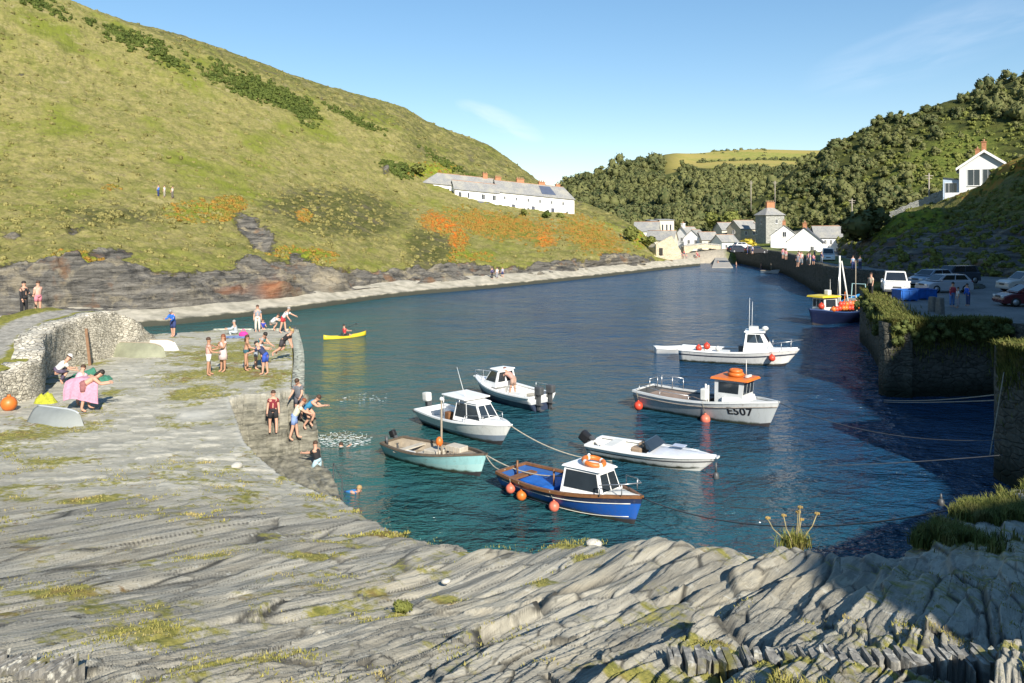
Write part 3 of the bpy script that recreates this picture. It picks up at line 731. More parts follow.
    # relief: ledged cliff, tussocky grass
    strata = (np.abs(((Z + .10 * X + .9 * fbm(X * .05, Y * .05, 105, 3)) / .8) % 1 - .5) * 2)
    cliff = sstep(.3, .6, rock) * sstep(0, .25, T)
    dsp = cliff * (1.9 * fbm(X * .12, Y * .12 + Z * .2, 106, 4) + .75 * strata * fbm(X * .3, Z * .8, 107, 2) + .9 * fbm(X * .45, Z * 1.1 + Y * .2, 108, 4))
    ftus = fbm(X * .5, Y * .5, 110, 4)
    edge0 = sstep(0, .3, T)
    dsp = dsp + edge0 * (.55 * fbm(X * .07, Y * .07, 111, 3) + (.45 + .5 * gor + .3 * heath) * ftus * .9 + .16 * fbm(X * 2, Y * 2, 112, 3))
    keepc = 1 - .75 * np.exp(-((T - 6) / .10) ** 2)
    out = Pg + N * (dsp * keepc)[..., None]
    o = npmesh('hill', out, gridfaces(*X.shape), HILLM, None, dict(rock=rock, gorse=gor, heath=heath, lush=lush, bracken=brk, rust=rust, redrock=red, buff=buff))
    tag(o, kind='structure')
    return out, dict(gor=gor, heath=heath, brk=np.maximum(brk, rust), rust=rust, rock=rock, T=T, N=N, lush=lush)
LHILL, LMASK = build_left_hill()
# the concrete ledge along the foot of the left hill
def build_ledge():
    xq = np.linspace(-100, 700, 420); D = _dw(xq)
    rows = [(0, -1.2), (0, .0), (.05, .55), (.35, .62), (1.5, .75), (3, 1.0), (5, 1.45), (7, 1.6)]
    Pg = np.stack([np.stack([(xq - CX) / F * (D + a), D + a, np.full_like(xq, z)], -1) for a, z in rows])
    X, Y = Pg[..., 0], Pg[..., 1]; Pg[2:, :, 2] += .16 * fbm(X[2:] * .4, Y[2:] * .4, 120, 4); Pg[1:3, :, 1] += .35 * fbm(X[1:3] * .5, Y[1:3] * .3, 121, 3)
    m, nt, b = new_mat('ledge_concrete'); g = NG(nt); o = g.obj()
    c = g.mix(g.rng(g.noise(.8, 5, o), .35, .65), (.27, .25, .19), (.46, .42, .33))
    sz = g.n('ShaderNodeSeparateXYZ'); g.l(o, sz.inputs[0])
    c = g.mix(g.rng(g.math('ADD', sz.outputs['Z'], g.math('MULTIPLY', g.noise(.6, 4, o), .5)), .72, .9), (.04, .042, .03), c)
    g.l(c, b.inputs['Base Color']); b.inputs['Roughness'].default_value = .9; g.bump(g.noise(3, 5, o), .5, .1, b)
    tag(npmesh('path', Pg, gridfaces(*X.shape), m), kind='structure')
build_ledge()

# far hill with its fields
def build_far_hill():
    FX = [420, 500, 566, 589, 619, 648, 668, 692, 720, 759, 815, 860, 950, 1150]
    yc = [225, 208, 189, 176, 167, 160, 154, 154, 152, 150, 151, 148, 146, 146]
    Dc = [600, 600, 610, 620, 630, 650, 680, 730, 760, 780, 790, 790, 790, 790]
    y2 = [232, 222, 210, 204, 200, 196, 192, 178, 172, 171, 172, 172, 172, 172]
    D2 = [480, 480, 480, 480, 485, 490, 495, 520, 540, 545, 550, 550, 550, 550]
    n = len(FX)
    rows = [dict(y=[248] * n, D=[270] * n), dict(y=[238] * n, D=[310] * n), dict(y=lp([236] * n, y2, .5), D=[390] * n), dict(y=y2, D=D2), dict(y=lp(y2, yc, .55), D=lp(D2, Dc, .5)), dict(y=yc, D=Dc),
            dict(z=[CH - (a - HY) / F * d - 2 for a, d in zip(yc, Dc)], D=_off(Dc, 80)), dict(z=[CH - (a - HY) / F * d - 30 for a, d in zip(yc, Dc)], D=_off(Dc, 300))]
    xq = np.linspace(420, 1150, 260)
    Pg, tq = loft(FX, rows, xq, [6, 12, 20, 24, 20, 6, 4])
    X, Y, Z = Pg[..., 0], Pg[..., 1], Pg[..., 2]; sx = CX + F * X / Y; sy = HY + F * (CH - Z) / Y
    T = tq[:, None] + 0 * X
    field = sstep(2.95, 3.05, T + .25 * fbm(X * .012, Y * .012, 131, 3) - .9 * sstep(735, 670, sx)) * sstep(650, 690, sx) 
    m, nt, b = new_mat('far_fields'); g = NG(nt); o = g.obj()
    base = g.mix(g.rng(g.noise(.05, 5, o), .4, .6), (.035, .045, .014), (.06, .07, .02))
    fl = g.mix(g.rng(g.noise(.006, 2, g.map(o, (1, 2.4, 1), .3)), .44, .56), (.30, .25, .07), (.19, .22, .045))
    fl = g.mix(g.rng(g.noise(.3, 4, o), .4, .7), fl, (.33, .27, .09))
    g.l(g.mix(g.attr('field'), base, fl), b.inputs['Base Color']); b.inputs['Roughness'].default_value = .95; b.inputs['Specular IOR Level'].default_value = .1
    out = Pg.copy(); out[..., 2] += (1 - field) * 2.5 * fbm(X * .03, Y * .03, 132, 3) * sstep(0, 2, T)
    tag(npmesh('hill', out, gridfaces(*X.shape), m, None, dict(field=field)), kind='structure')
    return out, dict(T=T, field=field, sx=sx, sy=sy)
FHILL, FMASK = build_far_hill()

# village floor and the wooded hill on the right
def build_right_hill():
    RX = [600, 640, 680, 720, 750, 777, 794, 815, 824, 860, 900, 940, 980, 1024, 1100, 1300, 1700]
    yc = [256, 250, 243, 224, 204, 184, 170, 157, 148, 132, 117, 103, 91, 75, 50, 0, -60]
    Dc = [260, 265, 275, 290, 300, 310, 318, 324, 328, 335, 338, 340, 340, 335, 330, 320, 300]
    n = len(RX)
    y2 = [258, 255, 250, 244, 240, 236, 232, 229, 228, 226, 222, 218, 214, 208, 200, 190, 180]
    D2 = [236, 240, 246, 250, 252, 250, 246, 242, 238, 225, 215, 210, 208, 205, 200, 190, 180]
    rows = [dict(z=[-1.5] * n, D=[182, 186, 192, 195, 196, 190, 180, 172, 168, 160, 158, 156, 154, 150, 150, 148, 140]),
            dict(z=[1.6, 1.8, 2.2, 3.2, 3.9, 4.0, 4.0, 4.0, 4.0, 4.0, 5, 6, 7, 8, 10, 14, 14], D=[190, 198, 204, 206, 205, 198, 188, 178, 174, 166, 166, 164, 162, 158, 158, 155, 146]),
            dict(y=y2, D=D2), dict(y=lp(y2, yc, .42), D=lp(D2, Dc, .40)), dict(y=yc, D=Dc),
            dict(z=[CH - (a - HY) / F * d - 2 for a, d in zip(yc, Dc)], D=_off(Dc, 50)), dict(z=[CH - (a - HY) / F * d - 22 for a, d in zip(yc, Dc)], D=_off(Dc, 180))]
    xq = np.concatenate([np.linspace(600, 1040, 360), np.linspace(1045, 1700, 70)])
    Pg, tq = loft(RX, rows, xq, [8, 24, 40, 46, 8, 6])
    X, Y, Z = Pg[..., 0], Pg[..., 1], Pg[..., 2]; sx = CX + F * X / Y; sy = HY + F * (CH - Z) / Y
    T = tq[:, None] + 0 * X
    shrub = sstep(2.0, 2.3, T); sand = sstep(1.35, 1.0, T) * sstep(735, 715, sx)
    green = np.maximum(.75 * blobpx(sx, sy, 950, 165, 75, 45, -.35), .6 * sstep(2.0, 1.5, T) * sstep(715, 730, sx))
    m, nt, b = new_mat('bracken_hillside'); g = NG(nt); o = g.obj()
    w = g.mix(g.rng(g.noise(.25, 5, o), .38, .62), (.03, .038, .012), (.075, .08, .02))
    gr = g.mix(g.rng(g.noise(.7, 6, o, .7), .35, .65), (.055, .08, .015), (.15, .17, .035))
    vil = g.mix(g.rng(g.noise(.4, 4, o), .4, .6), (.16, .15, .11), (.27, .25, .20))
    c = g.mix(g.attr('wood'), vil, w); c = g.mix(g.rng(g.math('ADD', g.attr('green'), g.math('MULTIPLY', g.math('SUBTRACT', g.noise(.2, 4, o), .5), .8)), .35, .6), c, gr)
    c = g.mix(g.attr('sand'), c, g.mix(g.noise(1.5, 4, o), (.28, .25, .2), (.45, .40, .31)))
    g.l(c, b.inputs['Base Color']); b.inputs['Roughness'].default_value = .95; b.inputs['Specular IOR Level'].default_value = .1
    g.bump(g.noise(1.4, 6, o), .9, .5, b)
    out = Pg.copy(); out[..., 2] += shrub * (2.0 * fbm(X * .04, Y * .04, 141, 3) + .8 * fbm(X * .2, Y * .2, 142, 3)) + .3 * fbm(X * .15, Y * .15, 143, 3) * sstep(.9, 1.1, T)
    tag(npmesh('hill', out, gridfaces(*X.shape), m, None, dict(wood=shrub, green=green, sand=sand)), kind='structure')
    return out, dict(T=T, green=green, sx=sx, sy=sy)
RHILL, RMASK = build_right_hill()

# the steep bank behind the right quay, going on as the hillside right of and behind the camera
def build_bank():
    st = []
    def S(*p): st.append([Vector(q) for q in p])
    # stations run from the village end towards and past the camera; each: foot, lower slope, top, beyond
    def line(foot, top, k=.55, lift=1.0, back=(30, 20, 6)):
        a, c = Vector(foot), Vector(top); mid = a.lerp(c, k) + Vector((0, 0, lift)); b0 = a.lerp(c, .22) + Vector((0, 0, lift * .9))
        S(a + Vector((-3, -2, -1.6)), a, b0, mid, c, c + Vector(back), c + Vector((back[0] * 2.5, back[1] * 2.5, back[2] * 2 - 3)))
    line(P(836, 257, 150), P(838, 238, 172), back=(6, 20, 0))
    line(P(848, 257, 136), P(856, 231, 166), back=(8, 20, 0))
    line(P(862, 266, 112), P(876, 224, 160), back=(10, 20, 0))
    line(P(885, 272, 95), P(904, 210, 156), back=(14, 16, 1))
    line(P(920, 274, 89), P(944, 200, 150), back=(18, 12, 2))
    line(P(960, 275, 86), P(985, 186, 142), back=(20, 10, 3))
    line(P(995, 276, 84), P(1010, 165, 133), back=(22, 8, 4))
    line(P(1030, 277, 81), P(1030, 154, 127), back=(24, 6, 6))
    line(P(1080, 279, 75), P(1085, 118, 120), back=(28, 4, 8))
    line((57, 66, 4), (98, 84, 44), back=(34, 0, 1))
    line((53, 54, 4), (97, 62, 57), back=(34, 0, 1))
    line((44, 40, 4.2), (97, 40, 66), k=.5, lift=0, back=(34, 0, 1))
    line((32, 28, 4.2), (94, 22, 80), k=.45, lift=-3, back=(34, 0, 1))
    line((18, 16, 4.6), (96, 6, 70), k=.4, lift=-4, back=(34, 0, 8))
    line((10.5, 8, 5.8), (90, -4, 70), k=.35, lift=-5, back=(34, 0, 8))
    line((6.6, 1.5, 7.4), (80, -10, 62), k=.3, lift=-5, back=(34, 0, 6))
    S((3, -7, 8.1), (6.2, -8, 8.8), (13.5, -8.5, 15), (30, -9, 22), (66, -10, 56), (98, -8, 76), (130, 8, 80))
    S((8.4, -14, 9.4), (11.5, -14.5, 20.3), (14.2, -14.7, 21.6), (29, -15, 26.3), (48, -15, 45.3), (74, -15, 58), (130, 8, 80))  # unseen spur, shaped to throw its shadow over near rock and quay recess
    S((2, -20, 8), (5.6, -22, 9.2), (13.5, -22.5, 19), (30, -23, 27), (64, -24, 60), (98, -22, 78), (130, 0, 80))
    S((2, -34, 8), (5.6, -36, 9.2), (14.5, -36.5, 18), (30, -37, 27), (60, -38, 52), (90, -40, 70), (120, -40, 70))
    A = np.array([[list(v) for v in s] for s in st])                     # stations x 7 x 3
    A = pchip(np.arange(len(A)), A, np.linspace(0, len(A) - 1, 560))
    tq = np.concatenate([np.linspace(0, 1, 8, endpoint=False), np.linspace(1, 2, 40, endpoint=False), np.linspace(2, 3, 50, endpoint=False), np.linspace(3, 4, 50, endpoint=False), np.linspace(4, 5, 14, endpoint=False), np.linspace(5, 6, 8)])
    Pg = pchip(np.arange(7), A.transpose(1, 0, 2), tq)
    X, Y, Z = Pg[..., 0], Pg[..., 1], Pg[..., 2]; T = tq[:, None] + 0 * X
    N = gridnormals(Pg); N = np.where(N[..., 2:3] < 0, -N, N)
    sx = CX + F * X / np.maximum(Y, 1); sy = HY + F * (CH - Z) / np.maximum(Y, 1)
    rock = np.maximum(.80 * np.exp(-((T - 1.7) / 1.0) ** 2) * sstep(30, 80, Y), .3 * sstep(3, 1, T)); rock = np.where(Y > 60, np.maximum(rock, .55 * blobpx(sx, sy, 960, 230, 70, 25, -.3)), rock)
    brk = np.where(Y > 60, np.maximum(.66 * blobpx(sx, sy, 985, 185, 22, 10, -.5), .8 * np.exp(-((T - 3.9) / .4) ** 2) * sstep(935, 965, sx)), .0)
    lush = np.where(Y > 60, .62 * blobpx(sx, sy, 910, 235, 30, 14, -.3), 0) + .35
    dsp = sstep(0, 1, T) * (1.7 * fbm(X * .11, Y * .11 + Z * .12, 151, 4) + .8 * fbm(X * .4, Y * .4 + Z * .3, 152, 4)) * sstep(-5, 30, Y + .3 * X) 
    dsp = dsp * (1 - .6 * np.exp(-((T - 4) / .15) ** 2))
    out = Pg + N * dsp[..., None]
    z0 = np.zeros_like(X)
    tag(npmesh('hillside', out, gridfaces(*X.shape), HILLM, None, dict(rock=rock, gorse=.38 * sstep(4.2, 3.5, T) + z0, heath=.5 + z0, lush=lush, bracken=brk, rust=z0, redrock=z0, buff=z0)), kind='structure')
    return out, dict(T=T, sx=sx, sy=sy, N=N)
BANK, BMASK = build_bank()

# ------------------------------------------------------------------ right quay
QEDGE = [(56.5, 206), (55, 180), (53.5, 160), (46.5, 127), (41.2, 101), (41.6, 97), (43.6, 90), (43, 79), (40, 69.5), (29.3, 66.5), (27.1, 60.5), (23.3, 50), (21, 44)]
QREC = [(21, 44), (27.6, 44.3), (28.0, 31.2), (18.3, 30.2), (18.8, 26), (20.5, 20)]
def build_quay():
    road = [(57, 206)] + [(x + .55, y - (.5 if 60 < y < 70 else 0)) for x, y in QEDGE[1:]] + [(28.1, 44.9), (28.6, 31.4), (19.0, 30.6), (19.3, 26), (21, 20), (34, 20), (54, 44), (63, 62), (66, 84), (62, 96), (64, 118), (70, 150), (78, 176), (74, 206)]
    m, nt, b = new_mat('quay_road'); g = NG(nt); o = g.obj()
    c = g.mix(g.rng(g.noise(.35, 5, o), .35, .65), (.11, .11, .105), (.20, .195, .185)); c = g.mix(g.rng(g.noise(6, 4, o), .5, .7), c, (.24, .23, .22))
    g.l(c, b.inputs['Base Color']); b.inputs['Roughness'].default_value = .9; g.bump(g.noise(9, 4, o), .4, .03, b)
    mb = MB(); mb.prism(road, -2, 4.0, axis='z'); tag(mb.build('road', m), kind='structure')
    k = .05
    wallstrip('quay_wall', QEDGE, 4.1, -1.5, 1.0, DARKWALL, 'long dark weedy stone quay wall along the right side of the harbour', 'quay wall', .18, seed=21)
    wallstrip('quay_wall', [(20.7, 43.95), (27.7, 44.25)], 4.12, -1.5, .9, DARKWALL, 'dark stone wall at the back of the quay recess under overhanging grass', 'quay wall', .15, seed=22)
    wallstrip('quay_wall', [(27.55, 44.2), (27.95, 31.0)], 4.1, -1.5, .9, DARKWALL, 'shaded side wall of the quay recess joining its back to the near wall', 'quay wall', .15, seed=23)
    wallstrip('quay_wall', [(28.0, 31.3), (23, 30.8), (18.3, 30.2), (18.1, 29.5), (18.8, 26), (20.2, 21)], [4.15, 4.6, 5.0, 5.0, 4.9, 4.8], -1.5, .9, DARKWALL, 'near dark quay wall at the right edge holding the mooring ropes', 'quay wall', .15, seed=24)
build_quay()
def build_mound():
    u = np.linspace(0, 1, 40); v = np.linspace(0, 1, 40); U, V = np.meshgrid(u, v, indexing='ij')
    X = 18.9 + 12 * U; Y = 30.3 - 9.5 * V + 1.2 * U; Z = 4.0 + .98 * np.clip(1 - U * 1.25, 0, 1) ** .8 * sstep(0, .05, U + .06) + .12 * fbm(X, Y, 190, 3) - .4 * sstep(.75, 1, U)
    tag(npmesh('bank', np.stack([X, Y, Z], -1), gridfaces(40, 40), HILLM, None, dict(rock=0 * X, gorse=0 * X, heath=.6 + 0 * X, lush=.3 + 0 * X, bracken=0 * X, rust=0 * X, redrock=0 * X, buff=0 * X)), kind='structure')
build_mound()
mb = MB()
mb.prism([(45.0, 107), (47.9, 127.5), (54.5, 158), (56.0, 180), (57.5, 205), (63, 205), (61.8, 180), (60.5, 157), (53.6, 127), (48.6, 106)], 3.95, 4.12, axis='z')
tag(mb.build('grass_verge', pmat('verge_grass', (.17, .19, .04), .95, .25, .8, .6)), kind='structure')

# ------------------------------------------------------------------ woods, shrubs and trees
def crown_proto(seed, nleaf=150, lumps=6, leaf=.24, core=True, flat=.8, spread=.55):
    """leaf clumps spread over a few uneven lumps round a dark core; unit radius"""
    rg = np.random.RandomState(seed); V = []; Fq = []
    cs = rg.normal(0, 1, (lumps, 3)); cs /= np.linalg.norm(cs, axis=1, keepdims=True); cs *= spread * rg.uniform(.5, 1, (lumps, 1)); cs[:, 2] *= flat
    rs = rg.uniform(.38, .58, lumps)
    nb = 0
    if core:
        u = np.linspace(0, 2 * np.pi, 7)[:-1]; w = np.linspace(-.9, .9, 5)
        for c, r in zip(cs, rs):
            q = np.sqrt(1 - w ** 2); vv = np.stack([np.cos(u)[None] * q[:, None], np.sin(u)[None] * q[:, None], w[:, None] + 0 * u[None]], -1) * r * .86 * rg.uniform(.85, 1.1, (5, 6, 1)) + c
            idx = np.arange(30).reshape(5, 6) + nb; V.append(vv.reshape(-1, 3)); nb += 30
            Fq.append(np.stack([idx[:-1], np.roll(idx, -1, 1)[:-1], np.roll(idx, -1, 1)[1:], idx[1:]], -1).reshape(-1, 4))
    k = rg.randint(0, lumps, nleaf); d = rg.normal(0, 1, (nleaf, 3)); d[:, 2] += .25; d /= np.linalg.norm(d, axis=1, keepdims=True)
    p = cs[k] + d * (rs[k] * rg.uniform(.8, 1.18, nleaf))[:, None]
    nn = d + rg.normal(0, .45, (nleaf, 3)); nn /= np.linalg.norm(nn, axis=1, keepdims=True)
    a = np.cross(nn, rg.normal(0, 1, (nleaf, 3))); a /= np.linalg.norm(a, axis=1, keepdims=True); b = np.cross(nn, a)
    sz = leaf * rg.uniform(.55, 1.1, (nleaf, 1)); s2 = sz * rg.uniform(.6, 1, (nleaf, 1))
    q = np.stack([p - a * sz, p - b * s2 + nn * .02, p + a * sz, p + b * s2 - nn * .02], 1)
    V.append(q.reshape(-1, 3)); Fq.append(np.arange(nleaf * 4).reshape(-1, 4) + nb)
    return np.concatenate(V), np.concatenate(Fq)
def scatter(name, pts, radii, mats, kind='stuff', protos=None, sq=(.75, 1.1), seed=0, tints=None, label=None):
    rg = np.random.RandomState(seed); Vs = []; Fs = []; Ts = []; nb = 0
    for i, (p, r) in enumerate(zip(pts, radii)):
        V, Fq = protos[rg.randint(len(protos))]; a = rg.uniform(0, 2 * np.pi); c, s = math.cos(a), math.sin(a)
        W = np.stack([V[:, 0] * c - V[:, 1] * s, V[:, 0] * s + V[:, 1] * c, V[:, 2] * rg.uniform(*sq)], 1) * r + np.array(p)
        Vs.append(W); Fs.append(Fq + nb); nb += len(V); t = rg.uniform(0, 1) if tints is None else tints[i]; Ts.append(np.full(len(V), t))
    o = npmesh(name, np.concatenate(Vs), np.concatenate(Fs), mats, None, {'tint': np.concatenate(Ts)}, smooth=False)
    return tag(o, label, None, None, kind)
def pick(Pg, w, n, rg):
    """random surface points, weighted by how much of the view each bit of ground takes up"""
    X, Y, Z = Pg[..., 0], Pg[..., 1], Pg[..., 2]; sx = CX + F * X / Y; sy = HY + F * (CH - Z) / Y
    ar = np.abs(np.gradient(sx, axis=1) * np.gradient(sy, axis=0) - np.gradient(sx, axis=0) * np.gradient(sy, axis=1)) + 1e-4
    p = (ar * w).ravel(); p = p / p.sum(); i = rg.choice(len(p), n, p=p)
    return Pg.reshape(-1, 3)[i], i
WOODPROTO = [crown_proto(i, 190, 7, .15, True, .85, .72) for i in range(8)]
SHRUBPROTO = [crown_proto(50 + i, 70, 5, .22, True, .5, .75) for i in range(6)]
LEAF_WOOD = leafmat('wood_foliage', (.026, .048, .016), (.115, .128, .040), (.14, .135, .055))
LEAF_SHRUB = leafmat('shrub_foliage', (.055, .072, .016), (.13, .14, .035))
LEAF_GORSE = leafmat('gorse_foliage', (.030, .050, .010), (.075, .095, .02))
LEAF_BRACK = leafmat('bracken_foliage', (.17, .18, .035), (.27, .19, .045), (.33, .15, .03))
LEAF_HEATH = leafmat('heather_foliage', (.10, .10, .03), (.19, .17, .06))
rg = np.random.RandomState(4)
def wood(Pg, w, n, r0, r1, name, seed, leaf=LEAF_WOOD):
    p, i = pick(Pg, w, n, rg); r = rg.uniform(r0, r1, n) * rg.uniform(.75, 1.25, n)
    p = p + np.stack([0 * r, 0 * r, r * .45], 1)
    order = np.argsort(p[:, 1]); p, r = p[order], r[order]
    r = r * np.where(rg.uniform(0, 1, n) < .12, 1.5, 1.0)                # a few taller crowns
    tint = np.clip(.45 + 1.0 * fbm(p[:, 0] * .03, p[:, 1] * .03 + p[:, 2] * .03, 210 + seed, 3) + rg.normal(0, .22, n), 0, 1)
    return scatter(name, p, r, leaf, protos=WOODPROTO, seed=seed, tints=tint, sq=(.7, 1.35))
fm = FMASK
wood(FHILL, (fm['field'] < .3) * (fm['T'] > .3) * (fm['T'] < 5.1), 3000, 2.2, 4.6, 'woodland', 1)
# hedges between the far fields, as lines of low scrub
hp = []
for (xa, ya, xb, yb) in ((690, 157, 770, 153), (700, 163, 812, 160), (745, 172, 812, 168), (712, 153, 760, 151), (764, 150, 764, 160)):
    for t in np.linspace(0, 1, int(abs(xb - xa) / 2.2) + 5):
        D = np.interp(ya + (yb - ya) * t, [150, 172], [775, 545]); q = P(xa + (xb - xa) * t, ya + (yb - ya) * t, D); hp.append((q.x + rg.uniform(-2, 2), q.y + rg.uniform(-2, 2), q.z))
scatter('hedgerow', hp, rg.uniform(2.2, 4.2, len(hp)), LEAF_WOOD, protos=WOODPROTO, seed=9)
rm = RMASK
wr = (rm['T'] > 2.15) * (rm['T'] < 4.1) * np.clip(1.15 - 1.5 * np.maximum(rm['green'], .9 * sstep(980, 1000, rm['sx']) * sstep(120, 140, rm['sy'])), .03, 1)
wr = wr * np.where((rm['sx'] > 940) & (rm['sx'] < 1012) & (rm['sy'] > 120) & (rm['sy'] < 160), .1, 1)
wood(RHILL, wr, 3000, 1.0, 2.7, 'woodland', 2)
p, i = pick(RHILL, (rm['T'] > 2.1) * (rm['T'] < 4.1) * (.15 + rm['green']), 1500, rg)
scatter('bracken', p + np.array([0, 0, .3]), rg.uniform(.6, 1.7, len(p)), LEAF_SHRUB, protos=SHRUBPROTO, seed=3)
# left hill: gorse band, heather, rusty bracken; bank on the right: shrubs
lm = LMASK; Tv = (lm['T'] > 2.0) * (lm['T'] < 6.05) * (lm['rock'] < .4)
p, i = pick(LHILL, Tv * np.clip(lm['gor'] - .25, 0, 1), 1500, rg)
scatter('gorse', p + np.array([0, 0, .1]), rg.uniform(.25, .95, len(p)), LEAF_GORSE, protos=SHRUBPROTO, seed=5)
p, i = pick(LHILL, Tv * (np.clip(lm['brk'] - .25, 0, 1) + .12 * (lm['lush'] > .4)), 2600, rg)
nzb = fbm(p[:, 0] * .12, p[:, 2] * .3 + p[:, 1] * .1, 160, 3)
scatter('bracken', p - np.array([0, 0, .05]), rg.uniform(.2, .6, len(p)), LEAF_BRACK, protos=SHRUBPROTO, seed=6, tints=np.clip(lm['rust'].ravel()[i] * 1.1 + nzb * .9 + rg.normal(.1, .15, len(p)), 0, 1))
p, i = pick(LHILL, Tv * (np.clip(lm['heath'] - .2, 0, 1) + .10), 3200, rg)
scatter('heather', p, rg.uniform(.25, .65, len(p)), LEAF_HEATH, protos=SHRUBPROTO, seed=7)
bmk = BMASK; wv = (BANK[..., 1] > 60) * (bmk['sx'] < 1060) * (bmk['T'] > 1.05) * (bmk['T'] < 4.6)
p, i = pick(np.where(BANK[..., 1:2] > 20, BANK, BANK * 0 + 50), wv, 1100, rg)
scatter('shrubs', p, rg.uniform(.2, .75, len(p)), LEAF_SHRUB, protos=SHRUBPROTO, seed=8)

# single trees and bushes that can be told apart
BARK = pmat('bark', (.12, .09, .06), .9, .25, 5, .6)
def tree(label, loc, h, r, leaf, seed, cat='tree', group=None, name='tree', trunk=.45):
    t = thing(name, label, cat, loc, 0, group); rr = random.Random(seed); mb = MB()
    k = h / 10
    mb.tube([(0, 0, -.6), (.1 * k, 0, h * .2), (0, .15 * k, h * .5), (.1 * k, 0, h * .8)], [.32 * k, .24 * k, .17 * k, .05 * k], 7)
    for j in range(5):
        a = rr.uniform(0, 6.28); z0 = h * rr.uniform(.3, .6)
        mb.tube([(0, 0, z0), (math.cos(a) * r * .4, math.sin(a) * r * .4, z0 + h * .12), (math.cos(a) * r * .75, math.sin(a) * r * .75, z0 + h * .25)], [.11 * k, .07 * k, .02 * k], 5)
    mb.build('trunk', BARK, t)
    V, Fq = crown_proto(seed, 520, 9, .15, True, .95, .62)
    V = V * np.array([r, r, h * .42]) + np.array([0, 0, h * .62])
    npmesh('crown', V, Fq, leaf, t, {'tint': np.repeat(np.random.RandomState(seed).uniform(0, 1, len(V) // 2 + 1), 2)[:len(V)]}, smooth=False)
    return t
def bush(label, loc, r, hz, leaf, seed, cat='bush', name='bush', group=None):
    V, Fq = crown_proto(seed, 420, 7, .17, True, .7, .6)
    V = V * np.array([r, r, hz]); V[:, 2] -= V[:, 2].min() * .6
    o = npmesh(name, V, Fq, leaf, None, {'tint': np.repeat(np.random.RandomState(seed).uniform(0, 1, len(V) // 4 + 1), 4)[:len(V)]}, smooth=False)
    o.location = loc; return tag(o, label, cat, group)
LT = LEAF_SHRUB
tree('round dark tree close behind the tall grey house with the orange chimney', P(812, 236, 246), 8, 4.0, LEAF_WOOD, 301)
tree('broad dark tree at the foot of the right bank beside the white row building', P(868, 258, 128), 8.5, 4.6, LEAF_WOOD, 302)
tree('smaller leafy tree leaning out from the bank right of the white row building', P(856, 250, 150), 6.5, 3.0, LT, 303)
tree('dark evergreen tree standing right behind the low cream flat fronted building', P(678, 236, 262), 9.5, 3.2, LEAF_WOOD, 304)
tree('olive green tree behind the small white gabled cottages', P(712, 234, 262), 7, 3.6, LT, 305)
tree('tree standing between the stone gabled house and the white cottages', P(729, 232, 255), 7, 3.4, LT, 306)
bush('dark green windswept bush on the slope left of the white terrace', P(398, 176, 196), 2.9, 2.3, LEAF_GORSE, 311)
bush('yellow green bush just above the gable end of the white terrace', P(416, 172, 200), 2.6, 1.8, LT, 312)
bush('dark bush under the wall near the right end of the white terrace', P(547, 217, 193), 1.3, 1.2, LEAF_GORSE, 313)
bush('low rounded bush in front of the middle of the white terrace', P(524, 214, 191), 1.1, 1.0, LT, 314)
bush('last small bush by the far right corner of the white terrace', P(560, 218, 195), 1.2, 1.0, LT, 315)
bush('bright yellow flowering bush beside the parked cars in the village', P(749, 248, 208), 3.0, 2.0, leafmat('yellow_bush', (.20, .19, .03), (.38, .30, .04)), 316)
bush('round green bush growing at the old stone mill wall', P(648, 243, 195), 1.9, 1.7, LT, 317)
bush('leafy green bush in front of the white gabled houses', P(816, 258, 164), 1.5, 1.3, LEAF_WOOD, 318)
bush('rounded green bush on the left hill spur above the beach', P(632, 238, 190), 2.6, 2.2, LT, 319)

# ------------------------------------------------------------------ houses
WHITE = pmat('white_render', (.80, .79, .76), .8, .05, .7, .15, bscale=8)
GREYST = stone_mat('grey_stone', (.20, .205, .19), (.33, .33, .30), 1.3, (.20, .19, .17))
SANDST = stone_mat('sand_stone', (.36, .30, .21), (.52, .45, .33), 1.4, (.30, .26, .19))
def slate_roof():
    m, nt, b = new_mat('slate_tiles'); g = NG(nt); o = g.obj()
    br = g.n('ShaderNodeTexBrick'); br.inputs['Scale'].default_value = 2.2; br.inputs['Color1'].default_value = (.20, .205, .20, 1); br.inputs['Color2'].default_value = (.30, .295, .28, 1)
    br.inputs['Mortar'].default_value = (.12, .12, .12, 1); br.inputs['Mortar Size'].default_value = .012; g.l(g.map(o, (1, 1, 1), rot=(0, 0, 0)), br.inputs['Vector'])
    c = g.mix(g.math('MULTIPLY', g.rng(g.noise(.5, 4, o), .45, .65), .6), br.outputs['Color'], (.36, .34, .27)); g.l(c, b.inputs['Base Color']); b.inputs['Roughness'].default_value = .7
    return m
SLATE = slate_roof(); DKSLATE = pmat('dark_slate', (.10, .11, .13), .55, .2, 1.5)
BRICKCH = pmat('orange_brick', (.48, .22, .11), .9, .2, 2.5, .3); RIDGE = pmat('ridge_tile', (.42, .24, .15), .9, .2, 2)
GLASS = pmat('window_glass', (.035, .045, .055), .08, .2, .6, spec=.8); FRAMEW = paint((.78, .78, .76), .5); DARKDOOR = paint((.06, .07, .10), .5); BARGE = paint((.82, .82, .80), .5)
